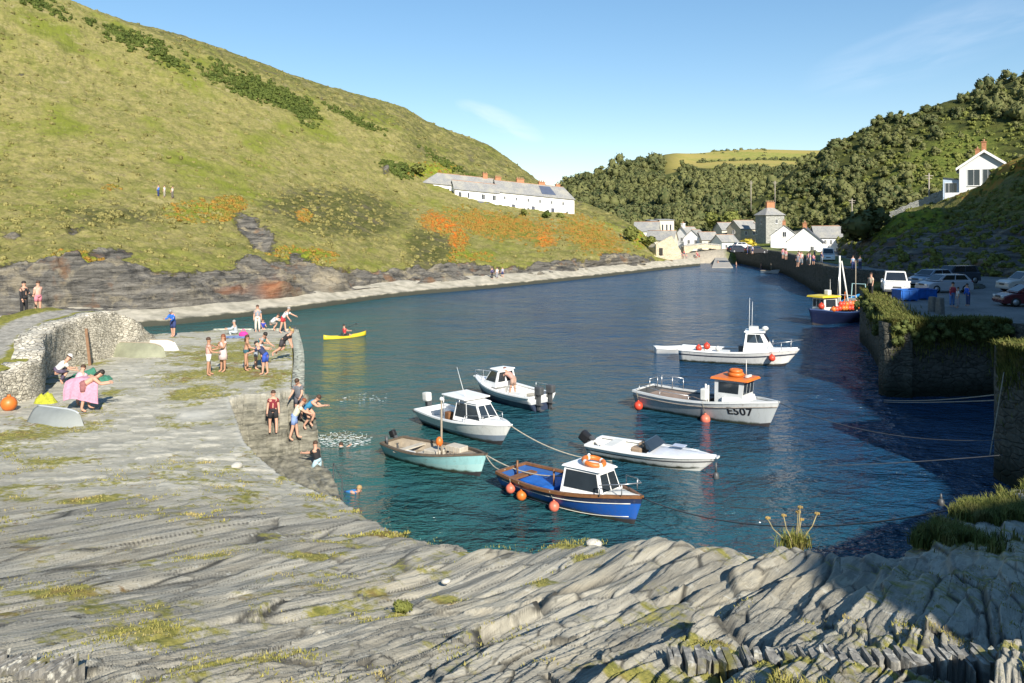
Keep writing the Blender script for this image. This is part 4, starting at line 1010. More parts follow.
def winpart(root, mw, loc, w, h, ang, frame=FRAMEW, bars=1, sill=True):
    """window frame with a pane of its own; local x along the wall, -y outwards"""
    M = mw @ Matrix.Translation(loc) @ Matrix.Rotation(ang, 4, 'Z'); mb = MB(); f = .07
    for (c, d) in (((-w / 2 + f / 2, -.03, 0), (f, .08, h)), ((w / 2 - f / 2, -.03, 0), (f, .08, h)), ((0, -.03, h / 2 - f / 2), (w - 2 * f, .08, f)), ((0, -.03, -h / 2 + f / 2), (w - 2 * f, .08, f))): mb.box(c, d, M=M)
    for k in range(bars): mb.box((-w / 2 + w * (k + 1) / (bars + 1), -.025, 0), (.045, .05, h - 2 * f), M=M)
    fr = mb.build('window', frame, root)
    MB().box((0, -.012, 0), (w - 2 * f, .02, h - 2 * f), M=M).build('pane', GLASS, fr)
    if sill: MB().box((0, -.08, -h / 2 - .04), (w + .15, .15, .07), M=M).build('sill', frame, fr)
def house_part(root, x0, y0, w, d, z0, eav, rid, mw=None, wall=WHITE, roof=SLATE, hip=(0, 0), wins=(), doors=(), chims=(), base=3.0, ov=.25, barge=False, rname='roof', mono=None):
    """one block: ridge along local x, long sides at y0 and y0+d; hip insets shorten the ridge"""
    mw = mw or Matrix.Identity(4); x1, y1 = x0 + w, y0 + d; ym = (y0 + y1) / 2; mb = MB(); zb = z0 - base; ze = z0 + eav; zr = z0 + rid
    v = [(x0, y0, zb), (x1, y0, zb), (x1, y1, zb), (x0, y1, zb), (x0, y0, ze), (x1, y0, ze), (x1, y1, ze), (x0, y1, ze)]
    fs = [(0, 1, 5, 4), (2, 3, 7, 6), (3, 2, 1, 0)]
    if mono: v[4] = (x0, y0, ze); v[6] = (x1, y1, zr); v[7] = (x0, y1, zr); fs += [(1, 2, 6, 5), (3, 0, 4, 7), (4, 5, 6, 7)]
    else:
        v += [(x0 + hip[0], ym, zr - .02), (x1 - hip[1], ym, zr - .02)]
        fs += [(3, 0, 4, 8, 7) if hip[0] == 0 else (3, 0, 4, 7), (1, 2, 6, 9, 5) if hip[1] == 0 else (1, 2, 6, 5)]
    mb.add(v, fs, 0, False, mw); mb.build('wall', wall, root)
    rb = MB(); th = .12
    def slab(q):
        q = [Vector(p) for p in q]; n = (q[1] - q[0]).cross(q[-1] - q[0]).normalized(); 
        if n.z < 0: n = -n
        k = len(q); vs = [p + n * .01 for p in q] + [p + n * (th + .01) for p in q]
        rb.add(vs, [tuple(range(k - 1, -1, -1)), tuple(range(k, 2 * k))] + [(i, (i + 1) % k, k + (i + 1) % k, k + i) for i in range(k)], 0, False, mw)
    if mono: slab([(x0 - ov, y0 - ov, ze - ov * (rid - eav) / d), (x1 + ov, y0 - ov, ze - ov * (rid - eav) / d), (x1 + ov, y1, zr), (x0 - ov, y1, zr)])
    else:
        sl = (rid - eav) / (d / 2); zo = ze - ov * sl; h0, h1 = hip
        xa = x0 - ov; xb = x1 + ov; ra = x0 + h0 if h0 else xa; rb_ = x1 - h1 if h1 else xb
        slab([(xa, y0 - ov, zo), (xb, y0 - ov, zo), (rb_, ym, zr), (ra, ym, zr)]); slab([(xb, y1 + ov, zo), (xa, y1 + ov, zo), (ra, ym, zr), (rb_, ym, zr)])
        if h0: slab([(xa, y1 + ov, zo), (xa, y0 - ov, zo), (ra, ym, zr)])
        if h1: slab([(xb, y0 - ov, zo), (xb, y1 + ov, zo), (rb_, ym, zr)])
    ro = rb.build(rname, roof, root)
    if not mono: MB().tube([mw @ Vector((ra, ym, zr + th + .02)), mw @ Vector((rb_, ym, zr + th + .02))], .11, 6).build('ridge', RIDGE, ro)
    if barge and not mono:
        for xx, on in ((xa, h0 == 0), (xb, h1 == 0)):
            if not on: continue
            s_ = -1 if xx == xa else 1; bb = MB()
            for ys in (y0 - ov, y1 + ov):
                a = Vector((xx + s_ * .03, ys, zo)); c = Vector((xx + s_ * .03, ym, zr)); up = Vector((0, 0, .3)); t = Vector((s_ * .06, 0, 0))
                bb.hexa([mw @ q for q in (a - up, c - up, c - up + t, a - up + t, a + up * .6, c + up * .6, c + up * .6 + t, a + up * .6 + t)])
            bb.build('bargeboard', BARGE, ro)
    for (side, u, z, ww, hh, *o) in wins:
        L = {'f': (Vector((x0 + u, y0, z0 + z)), 0), 'b': (Vector((x0 + u, y1, z0 + z)), math.pi), 'l': (Vector((x0, y0 + u, z0 + z)), -math.pi / 2), 'r': (Vector((x1, y0 + u, z0 + z)), math.pi / 2)}[side]
        winpart(root, mw, L[0], ww, hh, L[1], bars=o[0] if o else 1)
    for (side, u, ww, hh) in doors:
        L = {'f': (Vector((x0 + u, y0, z0)), 0), 'r': (Vector((x1, y0 + u, z0)), math.pi / 2), 'l': (Vector((x0, y0 + u, z0)), -math.pi / 2)}[side]
        M = mw @ Matrix.Translation(L[0]) @ Matrix.Rotation(L[1], 4, 'Z')
        dr = MB().box((0, -.03, hh / 2), (ww, .07, hh), M=M).build('door', DARKDOOR, root)
    for (u, vv, ww, hh, *o) in chims:
        cm = MB(); zz = zr - abs(vv) * (rid - eav) / (d / 2) if not mono else zr; c = (x0 + u, ym + vv, zz + hh / 2 - .4)
        cm.box(c, (ww, .75, hh + .6), M=mw); cm.box((c[0], c[1], zz + hh), (ww + .18, .93, .16), M=mw); ch = cm.build('chimney', o[0] if o else BRICKCH, ro)
        n = max(1, int(ww / .45))
        for j in range(n): MB().tube([mw @ Vector((c[0] - ww / 2 + (j + .5) * ww / n, c[1], zz + hh + .05)), mw @ Vector((c[0] - ww / 2 + (j + .5) * ww / n, c[1], zz + hh + .5))], [.14, .11], 8).build('chimney_pot', RIDGE, ch)
    return root
def house(name, label, px, py, D, yaw, **k):
    p = P(px, py, D); r = thing(name, label, 'house', p, yaw)
    return house_part(r, z0=0, **k)
# the long white terrace on the left hillside, stepping gently down the slope
pa, pb = P(424, 204, 196), P(573, 218, 206)
yaw = math.degrees(math.atan2(pb.y - pa.y, pb.x - pa.x)); Lh = math.hypot(pb.x - pa.x, pb.y - pa.y); dzl = pb.z - pa.z
row = thing('cottage_terrace', 'long white terrace of cottages with slate roofs on the left hillside', 'house', pa, yaw)
SH = Matrix.Identity(4); SH[2][0] = dzl / Lh
house_part(row, 0, 1.2, 18.6, 8, 0, 5.4, 8.3, mw=SH, hip=(4.2, 0), wins=[('l', 2.2, 4.0, .9, 1.3), ('l', 4.8, 1.5, .9, 1.2), ('f', 3.2, 3.9, .9, 1.2), ('f', 6.2, 3.9, .9, 1.2)], base=7, chims=[(16.6, 0, 1.2, 1.2)])
house_part(row, 7.4, -1.6, 11.2, 6.0, -.3, 4.7, 6.9, mw=SH, wins=[('f', 1.3, 3.4, .9, 1.4), ('f', 3.4, 3.4, .5, 1.4, 0), ('f', 7.2, 3.4, .9, 1.4), ('f', 10.0, 3.4, .9, 1.4), ('f', 5.4, 1.1, 1.8, 1.3, 2), ('l', 1.5, 3.4, .8, 1.2)], base=7)
xs = 18.64
house_part(row, xs, -1.0, Lh - xs, 7.8, .1, 4.7, 7.7, mw=SH, base=7, hip=(0, 1.6),
           wins=[('f', 1.6 + 3.1 * k, 3.3, .6, .95) for k in range(6)] + [('f', 2.6 + 5.2 * k, .9, .7, 1.2) for k in range(4)] + [('r', 3.5, 2.8, .8, 1.1)],
           doors=[('f', 3.9 + 5.2 * k, .85, 1.9) for k in range(3)], chims=[(.9, .3, 1.5, 1.2), (6.8, .3, 2.0, 1.3), (12.6, .3, 1.7, 1.1), (17.0, .3, 1.2, .9)])
def roofpt(x, t): return SH @ Vector((x, -.8 + 3.5 * t, 4.9 + 2.68 * t + .20))
q = [roofpt(xs + 11.6, .1), roofpt(xs + 15.4, .1), roofpt(xs + 14.6, .92), roofpt(xs + 11.6, .92)]
MB().hexa(q + [p + Vector((0, -.04, .07)) for p in q]).build('solar_panel', pmat('panel_blue', (.09, .11, .16), .35, .1, 1.0), row)
q = [SH @ Vector(p) for p in ((10.5, -3.0, 1.4), (15.6, -3.0, 1.4), (15.6, -1.65, 1.9), (10.5, -1.65, 1.9))]
MB().hexa(q + [p + Vector((0, 0, .09)) for p in q]).build('porch', DKSLATE, row)

# house high on the right bank
hr = thing('hillside_house', 'white gabled house with big front windows high on the right bank', 'house', P(984, 190, 144), 60)
house_part(hr, 0, -3.9, 9.5, 7.8, -.3, 4.6, 7.4, wall=pmat('pale_render', (.70, .72, .70), .8, .06, .8), barge=True, ov=.55, base=6,
           wins=[('l', 1.3, 2.6, 1.5, 3.0, 1), ('l', 3.3, 2.6, 1.7, 3.0, 1), ('l', 5.5, 2.6, 2.0, 3.0, 1), ('b', 1.5, 2.4, 1.5, 2.6), ('b', 5.2, 2.6, 2.6, 2.2, 2)], chims=[(1.4, 0, 1.3, 1.7), (6.2, 1.0, 1.3, 1.5)])
# conservatory and deck on its left side
cm = Matrix.Identity(4)
house_part(hr, 1.0, 3.95, 4.5, 2.6, -2.0, 4.0, 4.4, mono=True, wall=paint((.45, .55, .66), .4), roof=DKSLATE, base=3, wins=[('l', 1.3, 2.2, 2.0, 2.6, 2)])
MB().box((-.6, 3.2, -1.55), (3.4, 6.0, .25)).box((-2.2, 3.2, -.95), (.12, 6.0, 1.0), 0).box((-.6, 6.2, -2.6), (3.2, .25, 2.0)).build('terrace_deck', paint((.68, .70, .72), .5), hr)

# village at the head of the harbour
house('stone_house', 'tall grey stone house with hipped slate roof and an orange chimney', 766, 249, 212, 16, x0=0, y0=0, w=5.6, d=5.0, eav=9.2, rid=11.2, wall=GREYST, hip=(2.1, 2.1), ov=.3,
      wins=[('f', 3.2, 7.4, .8, 1.2), ('f', 3.2, 4.6, .8, 1.2), ('f', 4.8, 4.6, .8, 1.2), ('l', 2.2, 7.2, .8, 1.1), ('l', 4.4, 4.4, .8, 1.1)], doors=[('f', 1.6, .9, 2.0)], chims=[(2.9, 0, 2.4, 1.3)])
house('white_cottage', 'white cottage with a steep lean-to in front of the tall grey house', 784, 252, 190, 72, x0=0, y0=-3.2, w=7.5, d=6.2, eav=3.9, rid=6.3, wins=[('l', 3.1, 4.2, .9, 1.3), ('l', 1.6, 1.5, .9, 1.2), ('b', 2.0, 2.4, .8, 1.1), ('b', 5.0, 2.4, .8, 1.1)], chims=[(6.6, 0, .9, 1.1)])
house('white_house', 'large white gable ended house, the biggest in front of the village', 801, 261, 166, 66, x0=0, y0=-4.2, w=7.6, d=7.0, eav=4.0, rid=6.9, roof=DKSLATE, wins=[('l', 2.0, 2.3, .7, 1.6), ('b', 1.5, 2.6, .8, 1.2), ('b', 3.7, 2.6, .8, 1.2), ('b', 5.9, 2.6, .8, 1.2), ('b', 2.2, .9, .8, 1.1)], doors=[('l', 5.4, .9, 2.0)], chims=[(.8, 0, 1.2, 1.0)])
house('white_cottage', 'white row building with a line of tall dark windows below the bank', 816, 256, 168, -8, x0=0, y0=0, w=7.6, d=6, eav=3.9, rid=6.2, wins=[('f', .9, 2.9, .55, 1.1), ('f', 1.9, 2.9, .55, 1.1), ('f', 3.0, 2.9, .55, 1.1), ('f', .9, 1.1, .6, 1.3), ('f', 2.0, 1.1, .6, 1.3), ('f', 3.1, 1.1, .6, 1.3), ('f', 4.3, 1.1, .6, 1.3)], doors=[('f', 5.4, .9, 2.0)])
house('stone_cottage', 'low brown stone cottage with one gable facing the harbour among trees', 733, 239, 226, 28, x0=0, y0=-3, w=7.2, d=5.4, eav=2.9, rid=5.2, wall=SANDST, wins=[('f', 2, 1.7, .9, 1.1), ('f', 5, 1.7, .9, 1.1), ('l', 2.7, 2.0, .9, 1.1)])
house('white_cottage', 'small white cottage with a pale green side beside the old bridge', 717, 252, 208, 24, x0=0, y0=-2, w=5.2, d=4.4, eav=2.7, rid=4.4, wins=[('f', 1.4, 1.5, .8, 1.0), ('f', 3.8, 1.5, .8, 1.0)], wall=pmat('pale_green_render', (.62, .68, .64), .8, .06, .8))
house('white_cottage', 'bright white cottage with two front gables beside the beach', 691, 249, 214, 58, x0=0, y0=-2.6, w=6, d=4.6, eav=3.0, rid=5.1, wins=[('l', 1.3, 1.9, .7, 1.1), ('l', 3.2, 1.9, .7, 1.1), ('b', 2.0, 1.7, .8, 1.1)])
house('white_cottage', 'white cottage with its chimney showing left of the two gabled cottage', 682, 248, 222, 40, x0=0, y0=-2.2, w=5.4, d=4.6, eav=3.6, rid=5.8, wins=[('l', 2.2, 2.4, .8, 1.1), ('f', 2.0, 1.8, .8, 1.1)], chims=[(.6, 0, .9, 1.0, WHITE)])
house('cafe_building', 'cream cottage with a wide dark shopfront beside the two gabled cottage', 702, 251, 211, 8, x0=0, y0=0, w=4.4, d=4.4, eav=3.0, rid=4.9, wins=[('f', 2.2, 1.4, 2.6, 1.5, 3)], wall=pmat('cream_render', (.66, .60, .46), .8, .06, .8))
house('flat_roofed_building', 'low flat fronted building, half dark and half cream, above the stone mill', 651, 240, 226, 6, x0=0, y0=0, w=5.2, d=6, eav=5.4, rid=5.7, mono=True, wall=pmat('dark_cladding', (.16, .17, .19), .7, .1, 1), wins=[('f', 1.4, 3.2, 1.0, 2.2), ('f', 3.4, 3.2, 1.0, 2.2)])
house('cream_building', 'cream coloured block with tall windows beside the dark flat fronted building', 659.2, 240, 226, 4, x0=0, y0=-.3, w=4.2, d=6, eav=5.6, rid=5.9, mono=True, wall=pmat('cream_render', (.66, .60, .46), .8, .06, .8), wins=[('f', .9, 3.2, .6, 2.6, 0), ('f', 2.1, 3.2, .6, 2.6, 0), ('f', 3.2, 3.2, .6, 2.6, 0)])
house('white_building', 'white building with a pale slate roof at the left end of the village', 634, 243, 215, -14, x0=0, y0=0, w=6.5, d=6, eav=3.2, rid=5.6, wins=[('f', 1.2, 1.8, .7, 1.3), ('f', 2.6, 1.8, .7, 1.3), ('f', 4.2, 1.8, .7, 1.3)])
house('outbuilding', 'grey roofed outbuilding stepping down towards the old stone mill', 646, 250, 203, -24, x0=0, y0=0, w=7, d=5, eav=2.6, rid=4.8, wall=pmat('cream_render', (.66, .60, .46), .8, .06, .8), wins=[('f', 2, 1.4, .8, 1.0), ('f', 5, 1.4, .8, 1.0)])
house('cottage', 'grey roofed cream cottage tucked behind the low brown stone cottage', 722, 240, 232, 18, x0=0, y0=0, w=5, d=4.5, eav=3.0, rid=5.0, wall=pmat('cream_render', (.66, .60, .46), .8, .06, .8), wins=[('f', 1.4, 1.6, .8, 1.1), ('f', 3.4, 1.6, .8, 1.1)])
house('white_cottage', 'white cottage peeping over the roofs just left of the tall grey house', 754, 241, 228, 62, x0=0, y0=-2.2, w=5, d=4.4, eav=3.0, rid=5.2, wins=[('l', 2.2, 2.0, .8, 1.1)])
# roofless stone mill with a sharp gable
ml = thing('stone_mill', 'roofless sandy stone mill with a pointed gable above the beach', 'ruin', P(656, 262, 188), 10)
MB().prism([(0, -3), (6.2, -3), (6.2, 2.6), (3.9, 6.2), (0, 4.2)], 0, .7).build('gable', SANDST, ml)
MB().prism([(-.1, -3), (.75, -3), (.75, 4.2), (-.1, 3.4)], .75, 5).prism([(5.6, -3), (6.2, -3), (6.2, 2.5), (5.6, 2.5)], .75, 5).build('wall', SANDST, ml)
MB().box((1.2, -.02, 2.2), (.9, .12, 2.2)).build('doorway_shade', pmat('opening_shade', (.03, .028, .025), .9, .1, 1), ml)  # dark slab on the solid gable, painted as shade inside an opening
tag(wallstrip('beach_wall', [(P(630, 258, 182).x, 182), (P(655, 262, 183).x, 183), (P(680, 262, 187).x, 187)], 2.4, -.5, .6, SANDST, 'sandy stone retaining wall running along the top of the beach', 'wall', .25, seed=31))
# little bridge arch by the slip
br = thing('stone_bridge', 'low stone bridge with a dark opening over the stream by the slipway', 'bridge', P(684, 254, 206), 4)
pts = [(0, -1.5), (1.2, -1.5), (1.2, .2), (2.5, 1.2), (5.5, 1.6), (8.5, 1.2), (9.8, .2), (9.8, -1.5), (11, -1.5), (11, 1.9), (5.5, 2.5), (0, 1.9)]
MB().prism(pts, 0, 2.5).build('arch', SANDST, br)
MB().prism([(0, 1.95), (5.5, 2.55), (11, 1.95), (11, 2.3), (5.5, 2.95), (0, 2.3)], -.05, .3).build('parapet', GREYST, br)
# slip (grey concrete ramp at the head of the water)
mb = MB(); a = [G(712, 268, 0), G(733, 268, 0), P(725, 256, 206), P(716, 256, 206)]
mb.add([q + Vector((0, 0, .15)) for q in a] + [q - Vector((0, 0, 2)) for q in a], [(0, 1, 2, 3), (0, 4, 5, 1), (1, 5, 6, 2), (2, 6, 7, 3), (3, 7, 4, 0)])
tag(mb.build('slipway', pmat('slip_concrete', (.36, .34, .30), .9, .15, 1, .3)), kind='structure')
# zigzag stone wall below the hillside house, telegraph poles
zp = [P(846, 235, 158), P(880, 222, 158), P(905, 210, 155), P(930, 200, 152), P(952, 190, 150)]
tag(wallstrip('garden_wall', [(q.x, q.y) for q in zp], [q.z + .9 for q in zp], [q.z - 1.5 for q in zp], .5, GREYST, 'stone garden wall climbing the bank path up to the hillside house', 'wall', .3, seed=33))
POLE = pmat('weathered_pole', (.34, .30, .25), .8, .15, 3)
def pole(label, p, h):
    t = thing('telegraph_pole', label, 'pole', p, 0, 'telegraph poles above the village')
    MB().tube([(0, 0, -1), (0, 0, h)], [.17, .12], 8).build('post', POLE, t); MB().box((0, 0, h - .5), (1.6, .12, .12)).box((0, 0, h - 1.0), (1.2, .1, .1)).build('crossarm', POLE, t)
pole('tall pole on the bank path left of the hillside house', P(929, 200, 154), 5.2)
pole('slim pole on the slope above the white row building', P(852, 222, 190), 5.6)
pole('pole in the wood above the tall grey house chimney', P(751, 208, 262), 9)
pole('pole left of the orange chimney in the dark wood', P(775, 205, 262), 8)

# ------------------------------------------------------------------ boats
WHITEH = paint((.78, .79, .78), .3, .06, 1.2); OFFW = paint((.66, .66, .62), .4, .08, 2); NAVY = paint((.020, .032, .085), .35, .12, 2); BLUE = paint((.015, .10, .42), .3, .10, 1.5)
TEAL = paint((.26, .55, .56), .4, .08, 1.5); AQUA = paint((.40, .62, .62), .4, .08, 1.5); WOODB = pmat('varnished_wood', (.22, .10, .04), .5, .2, 6); GREYD = pmat('deck_grey', (.30, .29, .26), .8, .2, 3)
TIMBER = pmat('bleached_timber', (.34, .29, .22), .85, .2, 4); BLACK = paint((.015, .015, .017), .45); DARKG = paint((.07, .075, .08), .5); GREYH = paint((.42, .45, .47), .45, .08, 1.5); PALEG = paint((.55, .57, .57), .45, .08, 1.5)
ORANGE = paint((.62, .16, .025), .45, .12, 3); REDB = paint((.60, .06, .03), .45, .12, 3); CORAL = paint((.66, .16, .10), .45, .12, 3); YELLOW = paint((.68, .52, .03), .4, .10, 2.5); STEEL = pmat('rail_steel', (.55, .56, .57), .35, .1, 3, metal=.8)
ANTIF = paint((.035, .032, .034), .7); LBLUE = paint((.03, .24, .52), .5, .12, 2); ROPEM = pmat('rope', (.42, .38, .30), .9, .2, 9, .3); GLASSB = pmat('cabin_glass', (.03, .04, .05), .06, .2, .8, spec=.9)
BLUETARP = pmat('blue_plastic', (.015, .13, .50), .5, .2, 3, .3)
def hullpaint(name, c, weed=.10):
    """boat paint with rain streaks, scuffs and a weedy waterline"""
    if name in _mc: return _mc[name]
    m, nt, b = new_mat(name); g = NG(nt); o = g.obj(); sz = g.n('ShaderNodeSeparateXYZ'); g.l(o, sz.inputs[0])
    k = g.mix(g.math('MULTIPLY', g.rng(g.noise(1.0, 5, g.map(o, (5, 5, .7)), .7), .50, .72), .55), c, tuple(.55 * x + .05 * w for x, w in zip(c, (1.0, .8, .55))))
    k = g.mix(g.math('MULTIPLY', g.rng(g.noise(2.2, 5, o, .7), .58, .68), .5), k, tuple(min(.7, .7 * x + .10) for x in c))
    k = g.mix(g.math('MULTIPLY', g.rng(g.noise(3.5, 5, g.map(o, (1, 1, .5)), .75), .63, .70), .6), k, (.20, .12, .06))
    w = g.math('ADD', sz.outputs['Z'], g.math('MULTIPLY', g.math('SUBTRACT', g.noise(3, 4, o), .5), .22))
    k = g.mix(g.rng(w, weed + .10, weed), k, (.045, .05, .03)); g.l(k, b.inputs['Base Color']); b.inputs['Roughness'].default_value = .42
    g.bump(g.noise(9, 3, o), .15, .02, b); _mc[name] = m; return m
WHITEP = hullpaint('white_hull', (.72, .72, .69)); BLUEP = hullpaint('blue_hull', (.015, .10, .42)); NAVYP = hullpaint('navy_hull', (.022, .034, .085)); AQUAP = hullpaint('aqua_hull', (.36, .58, .57)); TEALP = hullpaint('teal_hull', (.30, .56, .57)); GREYP = hullpaint('grey_hull', (.36, .39, .40)); PALEP = hullpaint('pale_grey_hull', (.50, .52, .52))
class Hull:
    def __init__(s, L, B, fs, fb, dr=.3, rake=.6, tw=.85, p=2.1, flare=.30, sag=.06, full=.5):
        s.L, s.B, s.fs, s.fb, s.dr, s.rake, s.tw, s.p, s.flare, s.sag, s.full = L, B, fs, fb, dr, rake, tw, p, flare, sag, full
    def sheer(s, t): return s.fs + (s.fb - s.fs) * t ** 1.7 - s.sag * math.sin(math.pi * min(t * 1.2, 1))
    def gun(s, t):
        b = (s.tw + (1 - s.tw) * math.sin(math.pi / 2 * min(t / .42, 1))) if t < .42 else (1 - ((t - .42) / .58) ** s.p)
        return max(b, .025) * s.B / 2
    def keel(s, t): return -s.dr * (1 - .75 * max(0, (t - .6) / .4) ** 2)
    def pt(s, t, v, side=1):
        k, sh = s.keel(t), s.sheer(t); z = k + (sh - k) * v
        w = v ** s.full; fl = (1 - s.flare * (1 - v) * (.4 + 1.2 * t * t)); y = s.gun(t) * w * fl
        x = -s.L / 2 + t * s.L - s.rake * (1 - v) * t ** 5
        return Vector((x, side * y, z))
    def t_of(s, x): return min(1, max(0, (x + s.L / 2) / s.L))
    def side(s, x, z, side=-1):
        """point on the outer skin at length x and height z"""
        t = s.t_of(x); k, sh = s.keel(t), s.sheer(t)
        for _ in range(3):
            v = min(1, max(.02, (z - k) / (sh - k))); t = s.t_of(x + s.rake * (1 - v) * t ** 5); k, sh = s.keel(t), s.sheer(t)
        p = s.pt(t, v, side); return Vector((x, p.y, z))
    def build(s, root, bands, mats, inner, sole, deckmat, rim=(.07, .05), rimmat=None, nt=26, nv=11):
        """bands: upper fraction limits of the topside colours from the keel up; returns hull object"""
        mb = MB(); ts = [i / (nt - 1) for i in range(nt)]
        vs_ = sorted(set([j / (nv - 1) for j in range(nv)] + [b for b in bands if 0 < b < 1]))
        nvv = len(vs_); V = []
        for sd in (1, -1):
            for t in ts:
                for v in vs_: V.append(s.pt(t, v, sd))
        def mi(v):
            for k, b in enumerate(bands):
                if v < b: return k
            return len(bands)
        b0 = len(ts) * nvv
        for i in range(nt - 1):
            for j in range(nvv - 1):
                m_ = mi((vs_[j] + vs_[j + 1]) / 2)
                mb.m += [m_, m_]; mb.sm += [True, True]
                mb.f.append([i * nvv + j, i * nvv + j + 1, (i + 1) * nvv + j + 1, (i + 1) * nvv + j]); mb.f.append([b0 + i * nvv + j, b0 + (i + 1) * nvv + j, b0 + (i + 1) * nvv + j + 1, b0 + i * nvv + j + 1])
        for j in range(nvv - 1):
            m_ = mi((vs_[j] + vs_[j + 1]) / 2)
            for i, fl in ((0, 0), (nt - 1, 1)):
                mb.f.append([i * nvv + j, b0 + i * nvv + j, b0 + i * nvv + j + 1, i * nvv + j + 1]); mb.m.append(m_); mb.sm.append(False)
        mb.v = [tuple(v) for v in V]
        h = mb.build('hull', mats, root)
        # inside: sides down to the sole
        th = .05; ib = MB(); n = nt
        def ins(t, z):
            t = .012 + t * .965; k = s.keel(t); v = min(1, max(.03, (z - k) / (s.sheer(t) - k))); o = s.pt(t, v, 1); return Vector((o.x - .02, max(o.y - th, .004), z))
        top = [ins(t, s.sheer(t)) for t in ts]; bot = [ins(t, min(max(sole, s.keel(.012 + t * .965) + .12), s.sheer(t) - .05)) for t in ts]
        for sd in (1, -1):
            o = [Vector((p.x, p.y * sd, p.z)) for p in top + bot]
            ib.add(o, [(i, i + 1, n + i + 1, n + i) for i in range(n - 1)], 0, True)
        ib.add([Vector((bot[0].x, sd * q.y, q.z)) for sd in (1, -1) for q in (top[0], bot[0])], [(0, 1, 3, 2)], 0)
        ib.build('lining', inner, root)
        db = MB(); db.add([Vector((p.x, sd * p.y, p.z)) for sd in (1, -1) for p in bot], [(i, i + 1, n + i + 1, n + i) for i in range(n - 1)], 0); db.build('deck', deckmat, root)
        rb = MB(); w, hh = rim
        for sd in (1, -1):
            pts = [Vector((s.pt(t, 1, sd).x, sd * max(.0, s.gun(t) - .02), s.sheer(t))) for t in ts]
            q = []
            for p in pts: q += [p + Vector((0, sd * .035, -hh * .4)), p + Vector((0, sd * .035, hh)), p + Vector((0, -sd * w, hh)), p + Vector((0, -sd * w, -hh * .2))]
            rb.add(q, [(4 * i + a, 4 * i + (a + 1) % 4, 4 * i + 4 + (a + 1) % 4, 4 * i + 4 + a) for i in range(n - 1) for a in range(4)] + [(0, 1, 2, 3), (4 * n - 1, 4 * n - 2, 4 * n - 3, 4 * n - 4)])
        z = s.sheer(0); y = s.gun(0); rb.box((-s.L / 2 + .02, 0, z + hh * .35), (.09, 2 * y - .1, hh * 1.25))
        rb.build('gunwale', rimmat or inner, root)
        return h
    def foredeck(s, root, t0, mat, drop=.02, camber=.08, name='foredeck', zoff=0.0, t1=.985, bulk=None):
        n = 14; mb = MB(); V = []
        for i in range(n):
            t = t0 + (t1 - t0) * i / (n - 1); y = s.gun(t) - .05; z = s.sheer(t) - drop + zoff; x = -s.L / 2 + t * s.L
            for k in (-1, -.5, 0, .5, 1): V.append((x, y * k, z + camber * (1 - k * k)))
        mb.add(V, [(i * 5 + k, i * 5 + k + 1, i * 5 + 6 + k, i * 5 + 5 + k) for i in range(n - 1) for k in range(4)], 0, True)
        zb_ = bulk if bulk is not None else .1; yb = s.side(-s.L / 2 + t0 * s.L, zb_, 1).y - .10
        V2 = [(-s.L / 2 + t0 * s.L, y_ * k, z) for z, y_ in ((s.sheer(t0) - drop + zoff, s.gun(t0) - .06), (zb_, yb)) for k in (-1, 1)]
        mb.add(V2, [(0, 1, 3, 2)]); return mb.build(name, mat, root)
def boat(name, label, stern, bow, extra=0.0, cat='boat', group=None):
    """stern and bow are points on the water under the two ends of the boat"""
    a = G(*stern, 0) if len(stern) == 2 else Vector(stern); b = G(*bow, 0) if len(bow) == 2 else Vector(bow); d = b - a; c = (a + b) / 2 + d.normalized() * extra / 2
    t = thing(name, label, cat, (c.x, c.y, 0), math.degrees(math.atan2(d.y, d.x)), group); return t, d.length
def cabin(root, x0, x1, w0, w1, z0, z1, rf, rb, mat, roofmat, sidew=((.08, .92, .35, .88),), frontw=2, backw=0, ov=.08, roofth=.06, w0f=None, name='cabin', roof=True, glass=None, fv=(.3, .88), visor=.12):
    w0f = w0f or w0; w1f = w1 * w0f / w0
    A = [Vector(p) for p in ((x0, -w0 / 2, z0), (x1, -w0f / 2, z0), (x1 - rf, -w1f / 2, z1), (x0 + rb, -w1 / 2, z1))]; B = [Vector((p.x, -p.y, p.z)) for p in A]
    mb = MB(); mb.hexa([A[0], A[1], B[1], B[0], A[3], A[2], B[2], B[3]]); cb = mb.build(name, mat, root); gl = glass or GLASSB
    for (u0, u1, v0, v1) in sidew:
        MB().pane(A[0], A[1], A[2], A[3], u0, u1, v0, v1).build('window', gl, cb)
        MB().pane(B[1], B[0], B[3], B[2], 1 - u1, 1 - u0, v0, v1).build('window', gl, cb)
    for k in range(frontw):
        g_ = .06; MB().pane(A[1], B[1], B[2], A[2], g_ + k * (1 - g_) / frontw, (k + 1) * (1 - g_) / frontw, *fv).build('window', gl, cb)
    for k in range(backw): MB().pane(B[0], A[0], A[3], B[3], .1 + k * .9 / backw, (k + 1) * .9 / backw, *fv).build('window', gl, cb)
    if roof:
        r = MB(); xa, xb = x0 + rb - ov, x1 - rf + ov + visor; wa, wb = w1 / 2 + ov, w1f / 2 + ov
        r.hexa([(xa, -wa, z1 + .005), (xb, -wb, z1 + .005), (xb, wb, z1 + .005), (xa, wa, z1 + .005), (xa + .04, -wa + .05, z1 + roofth), (xb - .06, -wb + .06, z1 + roofth), (xb - .06, wb - .06, z1 + roofth), (xa + .04, wa - .05, z1 + roofth)])
        r.build('roof', roofmat, cb)
    return cb
